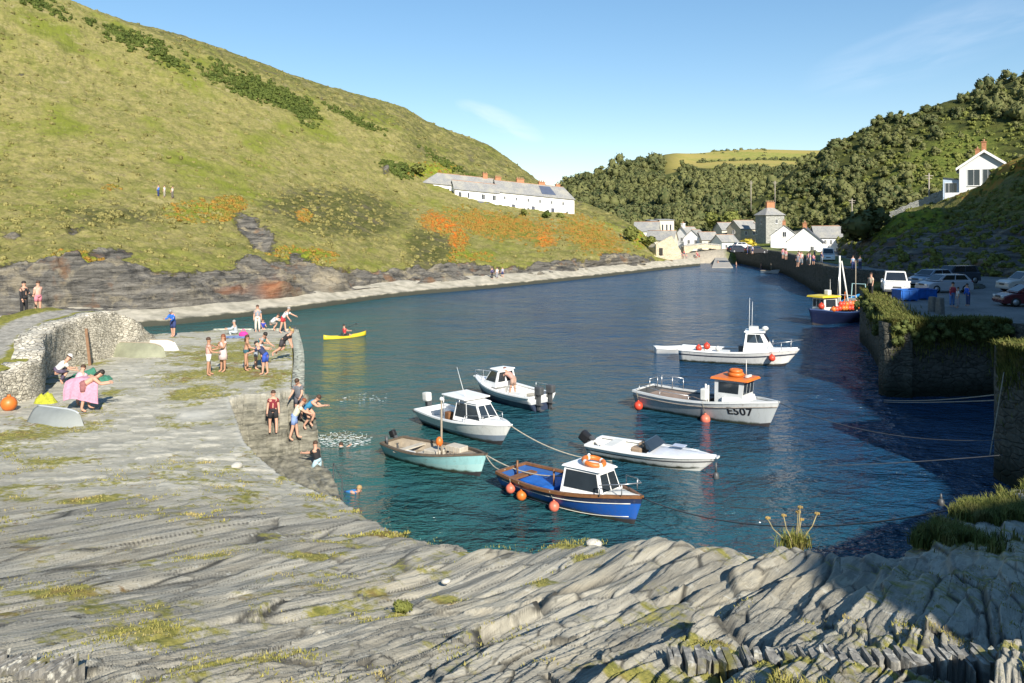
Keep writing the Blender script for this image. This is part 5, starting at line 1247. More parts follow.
def outboard(root, x, y, z, k=1.0, col=BLACK, tilt=0):
    M = Matrix.Translation((x, y, z)) @ Matrix.Rotation(R(tilt), 4, 'Y') @ Matrix.Scale(k, 4); mb = MB()
    mb.box((-.20, 0, .30), (.46, .34, .46), M=M, bev=.10); o = mb.build('outboard_motor', col, root)
    MB().prism([(-.30, .08), (-.08, .08), (-.12, -.75), (-.26, -.75)], -.06, .06, M=M).prism([(-.42, -.42), (-.05, -.42), (-.05, -.46), (-.42, -.46)], -.13, .13, M=M).build('motor_leg', DARKG, o)
    MB().ball((-.26, 0, -.72), (.20, .07, .07), 8, 6, M=M).box((-.44, 0, -.72), (.03, .30, .06), M=M).build('propeller', DARKG, o)
    MB().box((-.02, 0, -.02), (.10, .26, .24), M=M).build('bracket', DARKG, o)
    return o
def rail(root, pts, posts, r=.014, name='rail', drop=.35, mat=STEEL, smooth=True):
    mb = MB(); mb.tube(pts, r, 6, smooth=smooth); 
    for p in posts: p = Vector(p); mb.tube([p, p - Vector((0, 0, drop))], r, 6)
    return mb.build(name, mat, root)
def ballbuoy(label, p, r, mat, group, rope=.5, top=None, cat='buoy', name='buoy'):
    """inflatable ball with a neck; hangs on a line from the boat's side"""
    t = thing(name, label, cat, p, 0, group)
    MB().ball((0, 0, 0), r, 14, 10).tube([(0, 0, r * .92), (0, 0, r * 1.22)], [r * .28, r * .2], 8).build('float', mat, t)
    if top is not None:
        q = Vector(top) - Vector(p); MB().tube([(0, 0, r * 1.2), q * .5 + Vector((0, 0, r * .5)), q], .012, 5).build('line', ROPEM, t)
    return t
def local(root, v): return Matrix.Translation(root.location) @ Matrix.Rotation(root.rotation_euler.z, 4, 'Z') @ Vector(v)
def rope(label, a, b, sag=.3, r=.018, mat=ROPEM, group='mooring lines', n=18):
    a, b = Vector(a), Vector(b); pts = [a.lerp(b, i / n) - Vector((0, 0, sag * 4 * (i / n) * (1 - i / n))) for i in range(n + 1)]
    return tag(MB().tube(pts, r, 6).build('mooring_rope', mat), label, 'rope', group)
def hull_text(root, hull, txt, x0, zb, size, mat, side=-1):
    cu = bpy.data.curves.new('t', 'FONT'); cu.body = txt; cu.size = size; cu.space_character = 1.08; cu.offset = size * .018; cu.extrude = .006
    o = bpy.data.objects.new('t', cu); COL.objects.link(o); bpy.context.view_layer.update()
    me = bpy.data.meshes.new_from_object(o.evaluated_get(bpy.context.evaluated_depsgraph_get())); bpy.data.objects.remove(o); bpy.data.curves.remove(cu)
    for v in me.vertices:
        x, z, e = v.co.x, v.co.y, v.co.z; p = hull.side(x0 + x, zb + z, side); v.co = (p.x, p.y + side * (.012 + e), p.z)
    me.name = 'lettering'; return link_mesh('lettering', me, mat, root)

# 1. pale teal open boat with a short mast
b1, L1 = boat('open_boat', 'pale teal open wooden boat with a bare mast, beside the white cuddy boat', (392, 454), (482, 477), .22)
h1 = Hull(L1 + .22, 1.9, .58, .88, .3, .35, .72, 2.0, .28)
h1.build(b1, [.30, .62], [ANTIF, AQUAP, TEALP], TIMBER, .22, TIMBER, (.09, .05), pmat('tarnished_wood', (.13, .10, .07), .8, .2, 5))
h1.foredeck(b1, .62, TIMBER, .10, .05, 'foredeck', t1=.97, bulk=.22)
for x in (-1.5, -.55): MB().box((x, 0, .45), (.28, 1.62, .05)).build('thwart', pmat('pale_thwart', (.50, .46, .38), .8, .15, 4), b1)
MB().box((-.1, .05, .42), (.7, .7, .42), bev=.04).build('engine_box', pmat('pale_thwart', (.50, .46, .38), .8, .15, 4), b1)
m = MB().tube([(.25, 0, .2), (.25, 0, 2.6)], [.05, .035], 8).build('mast', TIMBER, b1); MB().ball((.25, 0, 2.66), .085, 10, 8).build('lamp', OFFW, m)
MB().ball((.18, -.05, .98), (.15, .15, .20), 10, 8).build('float', ORANGE, b1)
for k in range(6): MB().tube([(.55 + .16 * k, -.50 + .04 * k, .62), (.55 + .16 * k, -.50 + .04 * k, 1.0)], .018, 5).build('rod', TIMBER, b1)
MB().box((.75, .35, .74), (.75, .5, .22), bev=.03).build('fish_box', pmat('pale_thwart', (.50, .46, .38), .8, .15, 4), b1)
MB().box((-1.2, -.45, .34), (.6, .4, .22), bev=.03).build('fish_box', OFFW, b1)
outboard(b1, -h1.L / 2 - .02, .25, .66, .62, BLACK, -28); MB().tube([(-h1.L / 2 + .25, -.5, .55), (-h1.L / 2 + .2, -.5, .86)], [.05, .07], 8).build('bollard', DARKG, b1)
hull_text  # letters are only on the grey work boat

# 2. white cuddy cabin boat
b2, L2 = boat('motor_boat', 'white cabin boat with a hardtop and one pale outboard, beside the teal open boat', (430, 422), (503, 446), .5)
h2 = Hull(L2 + .55, 2.1, .72, .98, .3, .7, .86, 2.3, .34)
h2.build(b2, [.30, .55], [ANTIF, hullpaint('slate_blue_hull', (.20, .25, .31)), WHITEP], WHITEH, .30, OFFW, (.10, .05), WHITEH)
h2.foredeck(b2, .60, WHITEH, .0, .14, bulk=.3)
c2 = cabin(b2, -.05, 1.75, 1.62, 1.15, .80, 1.62, .62, .0, WHITEH, WHITEH, ((.06, .47, .22, .90), (.52, .95, .22, .90)), 2, 0, w0f=1.08, ov=.06, visor=.0)
MB().box((-.15, 0, 1.76), (1.75, 1.45, .06), bev=.02).build('hardtop', WHITEH, b2)
for sx_ in (-.9, .3):
    for sy_ in (-.72, .72): MB().tube([(sx_, sy_, .8 if sx_ < 0 else 1.5), (sx_, sy_ * .95, 1.75)], .022, 6).build('strut', STEEL, b2)
MB().tube([(.2, -.3, 1.78), (-.15, -.5, 3.1)], [.016, .006], 5).build('aerial', WHITEH, b2)
outboard(b2, -h2.L / 2 - .02, 0, .92, .95, OFFW, -6)
MB().box((-1.3, .3, .56), (.5, .5, .5), bev=.05).build('seat', OFFW, b2); MB().box((-.95, -.35, .62), (.34, .3, .62), bev=.06).build('seat', WOODB, b2)
rail(b2, [(.9, -.85, 1.15), (1.8, -.55, 1.25), (2.35, 0, 1.30), (1.8, .55, 1.25), (.9, .85, 1.15)], [(.9, -.85, 1.15), (1.8, -.55, 1.25), (1.8, .55, 1.25), (.9, .85, 1.15)])

# 3. white boat with two outboards and a man leaning in it
b3, L3 = boat('motor_boat', 'white boat with twin dark outboards and an open backed shelter, stern towards the pier', (541, 410), (483, 396), .6)
h3 = Hull(L3 + .75, 2.15, .74, 1.02, .32, .8, .9, 2.3, .34)
h3.build(b3, [.26, .66, .80], [ANTIF, paint((.035, .05, .09), .35), paint((.50, .53, .55), .4), WHITEH], WHITEH, .28, OFFW, (.12, .05), WHITEH)
h3.foredeck(b3, .58, WHITEH, .0, .12, bulk=.28)
cabin(b3, .1, 1.35, 1.55, 1.1, .85, 1.72, .6, .0, WHITEH, WHITEH, ((.08, .9, .3, .9),), 2, 2, w0f=1.2, visor=.02)
for sy_ in (-.42, .42): outboard(b3, -h3.L / 2 - .02, sy_, .80, .95, DARKG, 0)
MB().box((-1.2, .45, .5), (.9, .5, .42), bev=.05).build('seat', OFFW, b3); MB().box((-1.5, -.5, .45), (.6, .45, .30), bev=.04).build('cooler', pmat('pale_thwart', (.50, .46, .38), .8, .15, 4), b3)
rail(b3, [(-2.4, -.95, 1.12), (-1.2, -1.0, 1.12)], [(-2.4, -.95, 1.12), (-1.2, -1.0, 1.12)]); rail(b3, [(-2.4, .95, 1.12), (-1.2, 1.0, 1.12)], [(-2.4, .95, 1.12), (-1.2, 1.0, 1.12)])
for k, (x, y) in enumerate(((1.5, .5), (1.6, -.2))): MB().tube([(x, y, 1.05), (x - .25, y + .1, 2.1 + .15 * k)], [.014, .006], 5).build('fishing_rod', DARKG, b3)
rail(b3, [(1.2, -.8, 1.28), (2.3, -.3, 1.36), (2.62, 0, 1.38), (2.3, .3, 1.36), (1.2, .8, 1.28)], [(1.2, -.8, 1.28), (2.3, -.3, 1.36), (2.3, .3, 1.36), (1.2, .8, 1.28)])

# 4. blue wooden boat with cuddy
b4, L4 = boat('fishing_boat', 'bright blue boat with a white cuddy and orange life ring, nearest to the rocks', (511, 485), (636, 525), .25)
h4 = Hull(L4 + .25, 2.15, .62, .92, .32, .35, .74, 2.2, .26)
h4.build(b4, [.26, .80], [ANTIF, BLUEP, NAVYP], paint((.03, .10, .30), .5), .24, BLUETARP, (.08, .07), WOODB)
MB().tube([h4.pt(t / 20, .80, -1) + Vector((0, -.012, 0)) for t in range(1, 20)], .014, 5).tube([h4.pt(t / 20, .80, 1) + Vector((0, .012, 0)) for t in range(1, 20)], .014, 5).build('rubbing_strake', paint((.75, .74, .66), .5), b4)
MB().tube([h4.pt(t / 20, .36, -1) + Vector((0, -.012, 0)) for t in range(1, 20)], .012, 5).tube([h4.pt(t / 20, .36, 1) + Vector((0, .012, 0)) for t in range(1, 20)], .012, 5).build('waterline_stripe', paint((.70, .69, .6), .5), b4)
h4.foredeck(b4, .60, OFFW, .02, .10, bulk=.24)
c4 = cabin(b4, .15, 1.75, 1.62, 1.22, .62, 1.50, .30, .06, WHITEH, WHITEH, ((.07, .93, .28, .90),), 2, 0, w0f=1.06, ov=.08, visor=.05)
MB().box((.22, 0, 1.0), (.02, 1.2, .8)).build('doorway_shade', BLACK, c4)  # black panel painted as the shaded open back; the cuddy is solid
MB().box((-1.15, 0, .42), (1.5, 1.25, .34), bev=.08).build('engine_cover', BLUETARP, b4)
MB().box((-.3, .45, .55), (.45, .4, .6), bev=.05).build('storage_bin', BLUETARP, b4); MB().box((-2.3, 0, .5), (.3, 1.2, .06)).build('thwart', WOODB, b4)
MB().tube([(-.55, -.3, .25), (-.55, -.3, 1.15)], .035, 6).build('post', WOODB, b4); MB().tube([(-2.62, .05, .4), (-2.62, .05, .95)], .04, 6).build('post', WOODB, b4)
rail(b4, [(1.75, -.72, 1.22), (2.4, -.42, 1.32), (2.85, 0, 1.38), (2.4, .42, 1.32), (1.75, .72, 1.22)], [(1.75, -.72, 1.22), (2.4, -.42, 1.32), (2.4, .42, 1.32), (1.75, .72, 1.22)], .018)
MB().ball((.5, .3, 1.68), (.07, .07, .1), 8, 6).build('lamp', WHITEH, b4)
lr = MB().torus((0, 0, 0), .34, .085, n=24, m=8, seg=lambda i: i % 6 == 0).build('life_ring', [ORANGE, OFFW]); lr.location = local(b4, (.95, 0, 1.66)); lr.rotation_euler = (R(8), R(6), .4)
tag(lr, 'orange life ring lying on the cuddy roof of the blue boat', 'life ring')
for k, (x, z, r, m_, lab) in enumerate(((-2.0, .30, .17, CORAL, 'pink ball fender hanging nearest the stern of the blue boat'), (-1.52, .16, .18, ORANGE, 'orange ball fender between two pink ones on the blue boat'), (-.05, .14, .18, CORAL, 'pink ball fender hanging below the cuddy of the blue boat'))):
    q = h4.side(x, z, -1); g_ = h4.side(x, h4.sheer(h4.t_of(x)), -1); ballbuoy(lab, local(b4, (x, q.y - r - .02, z)), r, m_, 'fenders on the blue boat', top=local(b4, (x, g_.y - .03, g_.z + .05)))

# 5. white speedboat
b5, L5 = boat('speedboat', 'low white speedboat with a tilted black outboard, behind the blue boat', (594, 453), (700, 471), .7)
h5 = Hull(L5 + .75, 1.85, .50, .62, .28, .8, .9, 2.2, .40, .02)
h5.build(b5, [.36, .72, .80], [OFFW, WHITEP, paint((.10, .10, .11), .4), WHITEP], OFFW, .16, OFFW, (.16, .05), WHITEH)
h5.foredeck(b5, .50, paint((.60, .63, .68), .35), .0, .12, bulk=.16)
outboard(b5, -h5.L / 2 - .05, 0, .62, .95, BLACK, -55)
for y in (-.38, .38): MB().box((-.5, y, .42), (.45, .42, .5), bev=.07).build('seat', pmat('tan_seat', (.30, .22, .15), .8, .2, 3), b5)
MB().box((-1.7, 0, .38), (.5, 1.3, .4), bev=.07).build('bench', OFFW, b5)
MB().hexa([(.0, -.7, .72), (.25, -.72, .70), (.25, .72, .70), (.0, .7, .72), (-.12, -.6, .98), (-.08, -.6, .98), (-.08, .6, .98), (-.12, .6, .98)]).build('windscreen', GLASSB, b5)
MB().torus((-.2, -.38, .78), .17, .018, (1, 0, .6), 16, 6).build('steering_wheel', BLACK, b5)
MB().tube([(.5, 0, .80), (1.9, 0, .80)], .012, 5).build('rail', STEEL, b5); MB().box((1.0, .25, .79), (.5, .4, .03), bev=.01).build('hatch', paint((.45, .50, .60), .3), b5)

# 6. grey work boat E507
b6, L6 = boat('fishing_boat', 'long grey work boat lettered E507 with an orange topped wheelhouse', (643, 406), (768, 427), .55)
h6 = Hull(L6 + .55, 2.5, .95, 1.22, .4, .55, .86, 2.3, .26, .12)
h6.build(b6, [.25, .84], [ANTIF, GREYP, PALEP], DARKG, .42, GREYD, (.09, .07), PALEG)
h6.foredeck(b6, .80, PALEG, .05, .06, bulk=.42)
MB().hexa([(1.2, -.92, .99), (2.3, -.60, 1.05), (2.3, .60, 1.05), (1.2, .92, .99), (1.2, -.88, 1.3), (2.2, -.56, 1.35), (2.2, .56, 1.35), (1.2, .88, 1.3)]).build('coaming', PALEG, b6)
c6 = cabin(b6, .75, 2.05, 1.5, 1.46, .95, 2.10, -.12, .0, PALEG, ORANGE, ((.15, .85, .46, .89),), 3, 0, w0f=1.25, ov=.16, roofth=.10, fv=(.44, .89), visor=.10)
MB().box((.735, 0, 1.2), (.03, .7, 1.4)).build('doorway_shade', BLACK, c6)  # flat black panel painted for the shaded wheelhouse door opening
raft = MB(); raft.torus((0, 0, .10), .30, .10, n=18, m=8).torus((0, 0, .26), .24, .09, n=18, m=8).ball((0, 0, .22), (.24, .24, .14), 12, 6)
rf_ = raft.build('liferaft', ORANGE); rf_.location = local(b6, (1.5, 0, 2.2)); tag(rf_, 'orange stacked float rings on the wheelhouse roof of the grey boat', 'float')
MB().tube([(1.9, .3, 2.15), (1.9, .3, 3.0)], [.025, .012], 6).build('mast', OFFW, c6); MB().box((2.15, .0, 2.28), (.1, .5, .1)).build('light_bar', OFFW, c6)
for (x, y) in ((.45, -.8), (.2, -.55), (.5, .5)): MB().tube([(x, y, .42), (x, y, 1.75)], .05, 7).build('post', OFFW, b6)
MB().box((.28, -.85, 1.3), (.30, .35, .55), bev=.05).build('pot_hauler', OFFW, b6)
MB().box((-1.6, 0, .80), (2.9, 1.9, .06)).build('sorting_table', pmat('worn_boards', (.30, .22, .17), .85, .25, 3), b6)
MB().box((-.5, .1, .64), (1.1, 1.4, .44), bev=.03).build('hatch_box', pmat('worn_boards', (.30, .22, .17), .85, .25, 3), b6)
rail(b6, [(-3.1, 1.0, 1.55), (-1.9, 1.12, 1.5)], [(-3.1, 1.0, 1.55), (-2.5, 1.05, 1.52), (-1.9, 1.12, 1.5)], .02, drop=.6)
rail(b6, [(-3.3, -.95, 1.30), (-2.0, -1.15, 1.2), (-.4, -1.2, 1.18)], [(-3.3, -.95, 1.30), (-2.0, -1.15, 1.2), (-.4, -1.2, 1.18)], .015, drop=.4)
rail(b6, [(-3.3, 0.1, 1.45), (-3.3, .9, 1.45)], [(-3.3, .1, 1.45), (-3.3, .9, 1.45)], .02, drop=.5)
MB().tube([h6.pt(t / 20, .84, -1) + Vector((0, -.015, 0)) for t in range(0, 21)], .03, 5).tube([h6.pt(t / 20, .84, 1) + Vector((0, .015, 0)) for t in range(0, 21)], .03, 5).build('rubbing_strake', pmat('rust_streaked', (.30, .27, .24), .7, .3, 4), b6)
hull_text(b6, h6, 'E507', 1.42, .50, .52, BLACK)
for (x, z, r, m_, lab) in ((-3.35, .22, .23, REDB, 'large red ball fender at the stern of the grey E507 boat'), (.35, .10, .24, CORAL, 'pink ball fender amidships on the grey E507 boat')):
    q = h6.side(x, z, -1); g_ = h6.side(x, h6.sheer(h6.t_of(x)), -1); ballbuoy(lab, local(b6, (x, q.y - r - .02, z)), r, m_, 'fenders on the grey boat', top=local(b6, (x, g_.y - .03, g_.z + .05)))

# 7. long white cruiser
b7, L7 = boat('motor_boat', 'long white harbour cruiser with a forward wheelhouse and two tall aerials', (681, 360), (785, 366), .9)
h7 = Hull(L7 + .95, 2.6, .88, 1.15, .4, 1.0, .88, 2.4, .32, .08)
h7.build(b7, [.28, .72, .80], [ANTIF, WHITEP, paint((.03, .04, .07), .4), WHITEP], OFFW, .35, GREYD, (.12, .06), WHITEH)
h7.foredeck(b7, .66, WHITEH, .0, .16, bulk=.35)
cabin(b7, .35, 2.35, 1.9, 1.5, .95, 2.25, .75, .18, WHITEH, WHITEH, ((.10, .52, .48, .90), (.55, .80, .48, .90)), 2, 1, w0f=1.45, ov=.12, roofth=.08, fv=(.48, .92), visor=.05)
MB().box((1.0, 0, 2.45), (.6, .8, .25), bev=.06).ball((1.75, -.2, 2.5), (.22, .22, .16), 12, 8).build('radar_dome', OFFW, b7)
for (x, y, h_) in ((.7, -.25, 2.2), (.85, .3, 1.9)): MB().tube([(x, y, 2.35), (x + .05, y, 2.35 + h_)], [.022, .008], 5).build('aerial', WHITEH, b7)
rail(b7, [(2.2, -1.05, 1.62), (3.4, -.6, 1.75), (4.15, 0, 1.82), (3.4, .6, 1.75), (2.2, 1.05, 1.62)], [(2.2, -1.05, 1.62), (2.8, -.85, 1.69), (3.4, -.6, 1.75), (3.4, .6, 1.75), (2.2, 1.05, 1.62)], .02, drop=.55)
MB().box((-2.7, 0, .62), (.7, 1.5, .5), bev=.05).build('bench', OFFW, b7); MB().box((-1.2, 0, .58), (1.2, 1.2, .45), bev=.05).build('engine_box', OFFW, b7); MB().box((.2, .6, .8), (.5, .5, .7), bev=.05).build('seat', DARKG, b7)
for (x, y, z, r, m_, lab) in ((-2.6, -.75, 1.02, .22, REDB, 'red ball buoy lying on the aft bench of the white cruiser'), (-2.15, .1, 1.05, .24, REDB, 'larger red buoy in the cockpit of the white cruiser'), (-1.35, -.4, .99, .17, OFFW, 'white ball buoy on the engine box of the white cruiser')):
    ballbuoy(lab, local(b7, (x, y, z)), r, m_, 'buoys stowed on the white cruiser')
x = 2.2; q = h7.side(x, .62, -1); g_ = h7.side(x, h7.sheer(h7.t_of(x)), -1)
ballbuoy('red ball fender hanging under the wheelhouse of the white cruiser', local(b7, (x, q.y - .22, .62)), .23, REDB, None, top=local(b7, (x, g_.y - .03, g_.z)))
# its tender
b8, L8 = boat('dinghy', 'small white tender tied behind the long white cruiser', (661, 353), (688, 353))
h8 = Hull(2.9, 1.3, .42, .5, .15, .3, .85, 2.2, .25); h8.build(b8, [.3], [OFFW, WHITEH], OFFW, .10, GREYD, (.07, .05), WHITEH)
for x in (-.6, .3): MB().box((x, 0, .3), (.22, 1.1, .04)).build('thwart', TIMBER, b8)

# 9. dark blue fishing boat with its load of red buoys
b9, L9 = boat('fishing_boat', 'dark blue fishing boat with yellow wheelhouse roof and a pile of red buoys', (855, 321), (812, 325), .3)
sd9 = 1
h9 = Hull(L9 + .5, 2.7, 1.15, 1.5, .5, .5, .84, 2.4, .24, .12)
h9.build(b9, [.24, .86], [ANTIF, paint((.007, .012, .040), .35), paint((.010, .018, .055), .35)], DARKG, .55, GREYD, (.10, .08), paint((.03, .06, .16), .4))
h9.foredeck(b9, .72, OFFW, .04, .08, bulk=.55)
cabin(b9, .5, 2.1, 1.8, 1.7, 1.2, 2.6, .0, .0, OFFW, YELLOW, ((.12, .88, .35, .86),), 3, 1, w0f=1.4, ov=.28, roofth=.16, fv=(.35, .86), visor=.25)
mm = MB().tube([(-1.0, 0, .6), (-1.0, 0, 6.5)], [.11, .08], 8).build('mast', OFFW, b9)
MB().tube([(-1.0, 0, 6.0), (.1, .6, 2.7)], .03, 5).build('stay', STEEL, mm)
MB().tube([(-1.0, 0, 6.0), (-2.0, -.9, 1.4)], .03, 5).build('stay', STEEL, mm)
MB().tube([(-1.9, .5, .6), (-1.15, .1, 6.0)], [.10, .07], 6).build('derrick', OFFW, b9); MB().tube([(-2.2, -.5, .6), (-2.6, -.6, 2.9)], [.05, .04], 6).build('derrick', ORANGE, b9)
gy = MB().tube([(-2.1, -1.1, 1.1), (-2.1, -1.0, 2.6), (-2.1, 1.0, 2.6), (-2.1, 1.1, 1.1)], .05, 6, smooth=False).build('gantry', OFFW, b9)
MB().tube([(.9, .4, 2.7), (.9, .4, 4.3)], [.03, .012], 5).build('aerial', OFFW, b9); MB().box((.5, -.2, 2.98), (.5, .5, .5), bev=.08).build('radar', OFFW, b9)
MB().box((-1.5, .2, .95), (1.0, 1.2, .7), bev=.04).build('pot_stack', pmat('creel_net', (.16, .15, .13), .9, .3, 5, .6), b9)
rr = random.Random(5)
for k in range(17):
    x = -2.7 + .44 * (k % 10); z = 1.50 + .40 * (k // 10) + rr.uniform(-.03, .05); y = (1.08 - .12 * (k // 10)) + rr.uniform(-.05, .05)
    ballbuoy('red or orange ball buoy piled along the side of the dark blue fishing boat', local(b9, (x + .2 * (k // 10), y, z)), .25, (REDB, ORANGE, CORAL, REDB)[rr.randrange(4)], 'buoys piled along the fishing boat')
ballbuoy('big red ball buoy at the bow of the dark blue fishing boat', local(b9, (2.35, .55, 1.8)), .30, REDB, None)
# 10. light blue boat on the quay side of it
b10, L10 = boat('fishing_boat', 'bright light blue boat lying between the dark fishing boat and the quay', (35.6, 85.0, 0), (40.2, 90.0, 0))
h10 = Hull(6.2, 2.1, 1.2, 1.85, .4, .5, .8, 2.2, .25); h10.build(b10, [.3], [ANTIF, LBLUE], GREYD, .7, GREYD, (.09, .07), LBLUE)
h10.foredeck(b10, .62, LBLUE, .03, .08, bulk=.7)
MB().tube([(.6, -.8, 1.4), (.6, -.7, 3.0), (.6, .7, 3.0), (.6, .8, 1.4)], .05, 6, smooth=False).build('gantry', AQUA, b10); MB().tube([(-.4, 0, .7), (-.3, 0, 5.6)], [.07, .04], 6).build('mast', TIMBER, b10)
MB().box((-1.2, 0, 1.1), (1.4, 1.2, .8), bev=.05).build('engine_box', GREYD, b10)
# 11. small far boat
b11, L11 = boat('dinghy', 'small white boat with a low cuddy far up the channel by the quay wall', (763, 273), (778, 273.5))
h11 = Hull(3.6, 1.5, .5, .65, .2, .4, .85, 2.2, .25); h11.build(b11, [.3], [OFFW, WHITEH], OFFW, .15, GREYD, (.08, .05), TIMBER); h11.foredeck(b11, .55, WHITEH, .0, .1)
MB().tube([(.1, 0, .3), (.1, 0, 1.9)], .04, 5).build('mast', TIMBER, b11)

# kayaks
def kayak(label, a, b):
    t, L = boat('kayak', label, a, b, cat='kayak'); mb = MB(); n = 16; V = []
    for i in range(n + 1):
        u = -1 + 2 * i / n; w = .36 * (1 - abs(u) ** 2.4) + .015; zt = .20 + .10 * abs(u) ** 3 - .07 * (1 if abs(u) < .3 else 0); x = u * L / 2
        for k in range(8):
            an = 2 * math.pi * k / 8; V.append((x, w * math.cos(an), (zt if math.sin(an) > 0 else .12) * math.sin(an) + .05 + .08 * abs(u) ** 3))
    mb.add(V, [(i * 8 + k, i * 8 + (k + 1) % 8, i * 8 + 8 + (k + 1) % 8, i * 8 + 8 + k) for i in range(n) for k in range(8)] + [tuple(range(7, -1, -1)), tuple(range(n * 8, n * 8 + 8))], 0, True)
    mb.build('hull', YELLOW, t); MB().box((-.25, 0, .30), (.08, .42, .30), bev=.03).build('backrest', DARKG, t); MB().box((.05, 0, .20), (.45, .40, .05), bev=.02).build('seat', DARKG, t)
    return t
kay = kayak('yellow kayak with a paddler in a red vest out on the water', (323.5, 340), (366, 335.5))
kayak('yellow kayak half hidden behind the outer corner of the pier', (296.5, 334), (289.5, 331))

# hauled out boats and gear on the pier
def upturned(name, label, a, b, B, hh, mat, mat2, tilt=0):
    a, b = Vector(a), Vector(b); c = (a + b) / 2; d = b - a; t = thing(name, label, 'dinghy', c, math.degrees(math.atan2(d.y, d.x))); L = d.length
    h = Hull(L, B, hh * .8, hh, hh * .45, .25, .75, 2.1, .25, .0); mb = MB(); nt, nv = 20, 9; M = Matrix.Translation((0, 0, hh * .72)) @ Matrix.Rotation(R(180 + tilt), 4, 'X')
    V = [h.pt(i / (nt - 1), j / (nv - 1), sd) for sd in (1, -1) for i in range(nt) for j in range(nv)]; b0 = nt * nv
    fs = []
    for i in range(nt - 1):
        for j in range(nv - 1): fs += [(i * nv + j, i * nv + j + 1, (i + 1) * nv + j + 1, (i + 1) * nv + j), (b0 + i * nv + j, b0 + (i + 1) * nv + j, b0 + (i + 1) * nv + j + 1, b0 + i * nv + j + 1)]
    fs.append([j for j in range(nv)] + [b0 + j for j in range(nv - 1, -1, -1)])
    mb.add(V, fs, 0, True, M); mb.build('hull', mat, t)
    MB().tube([h.pt(i / 15, 1, 1) for i in range(16)], .035, 6, M=M).tube([h.pt(i / 15, 1, -1) for i in range(16)], .035, 6, M=M).build('gunwale', mat2, t)
    MB().tube([h.pt(i / 15, 0, 1) for i in range(15)], .03, 6, M=M).build('keel', mat2, t)
    return t
q1, q2 = onfloor(116, 356), onfloor(168, 358)
upturned('dinghy', 'grey green rowing boat turned upside down below the end of the stone wall', q1, q2, 1.25, .62, pmat('grey_green_paint', (.24, .25, .17), .7, .2, 1.5), TIMBER)
q1, q2 = onfloor(142, 350.5), onfloor(180, 351)
upturned('dinghy', 'white rowing boat lying behind the grey green upturned one', q1, q2, 1.1, .52, pmat('worn_white', (.56, .56, .52), .6, .15, 2), TIMBER, 14)
q1, q2 = onfloor(38, 420), onfloor(86, 427)
upturned('dinghy', 'flat grey upturned punt beside the patch of turf on the left', q1, q2, 1.15, .42, pmat('grey_boat_paint', (.23, .25, .24), .6, .12, 1.5), GREYH)
def heap(name, label, c, rx, ry, hz, mat, seed, cat):
    n = 26; u = np.linspace(-1, 1, n); U, V = np.meshgrid(u, u, indexing='ij'); r = np.hypot(U, V)
    Z = np.clip(1 - r ** 2, 0, 1) ** .7 * hz * (.75 + .6 * fbm(U * 2.3, V * 2.3, seed, 4)) + .05 * fbm(U * 9, V * 9, seed + 1, 3) * (r < .95) - .04
    o = npmesh(name, np.stack([U * rx, V * ry, Z], -1), gridfaces(n, n), mat); o.location = c; return tag(o, label, cat)
c = onfloor(90, 381); heap('fishing_net', 'heap of green fishing net spread on the pier below the stone wall', c, .95, .6, .55, pmat('green_net', (.06, .26, .17), .9, .25, 8, .9), 201, 'fishing net')
c = onfloor(46, 403); heap('fishing_net', 'small bright yellow heap of net and rope near the orange buoy', c, .42, .3, .4, pmat('yellow_net', (.50, .52, .04), .9, .2, 8, .9), 205, 'fishing net')
c = onfloor(9, 411); ballbuoy('orange ball buoy lying against the foot of the stone wall at the left edge', c + Vector((0, 0, .25)), .26, ORANGE, None)
tp = thing('plank', 'brown weathered plank leaning against the stone wall', 'plank', onfloor(90, 366), 0)
MB().hexa([(-.06, -.03, 0), (.06, -.03, 0), (.06, .03, 0), (-.06, .03, 0), (-.50, .45, 1.7), (-.38, .45, 1.7), (-.38, .51, 1.7), (-.50, .51, 1.7)]).build('board', pmat('weathered_plank', (.24, .14, .08), .9, .2, 5), tp)

# mooring lines and floats
bowpt = lambda root, h: local(root, (h.L / 2 - .05, 0, h.sheer(1)))
sternpt = lambda root, h, y: local(root, (-h.L / 2 + .1, y, h.sheer(0) + .05))
rope('pale rope from the bow of the white cuddy boat passing behind the blue boat', bowpt(b2, h2), G(612, 461, .0), .35, .024)
rope('pale rope from the teal bow to the cuddy of the blue boat', bowpt(b1, h1), local(b4, (.1, .3, 1.0)), .35, .024)
rope('short pale rope from the teal bow to the stern of the blue boat', bowpt(b1, h1), sternpt(b4, h4, -.4), .2, .02)
rope('upper of the two taut ropes crossing the recess in the quay wall', G(884, 400, .1), P(1001, 394, 29.9), .12, .022)
rope('lower of the two taut ropes crossing the recess in the quay wall', G(884, 402, .05), P(1001, 400, 29.9), .05, .022)
rope('dark rope from the bow of the E507 boat running to the near quay wall', bowpt(b6, h6), P(1002, 440, 28.4), .55, .016, DARKG)
rope('dark sagging rope from the bow of the blue boat towards the grassy bank', bowpt(b4, h4), P(965, 507, 15.5), .62, .018, DARKG)
rope('dark rope trailing over the water below the near quay wall', G(820, 466, .05), P(1003, 455, 27.6), .05, .016, DARKG)
rope('pale rope hanging down the face of the near quay wall', P(1004, 372, 29.2), P(990, 455, 29.0), .02, .02)
def marker(label, p, h):
    t = thing('marker_float', label, 'float', p, 8)
    MB().ball((0, 0, .0), (.12, .12, .2), 10, 8).tube([(0, 0, .15), (0, 0, h)], [.05, .03], 6).build('float', DARKG, t); return t
marker('slim black marker float standing in the water ahead of the speedboat', G(716, 477, .05), .55)
marker('small dark float on the sagging rope near the grassy bank', G(941, 504, .04), .35)
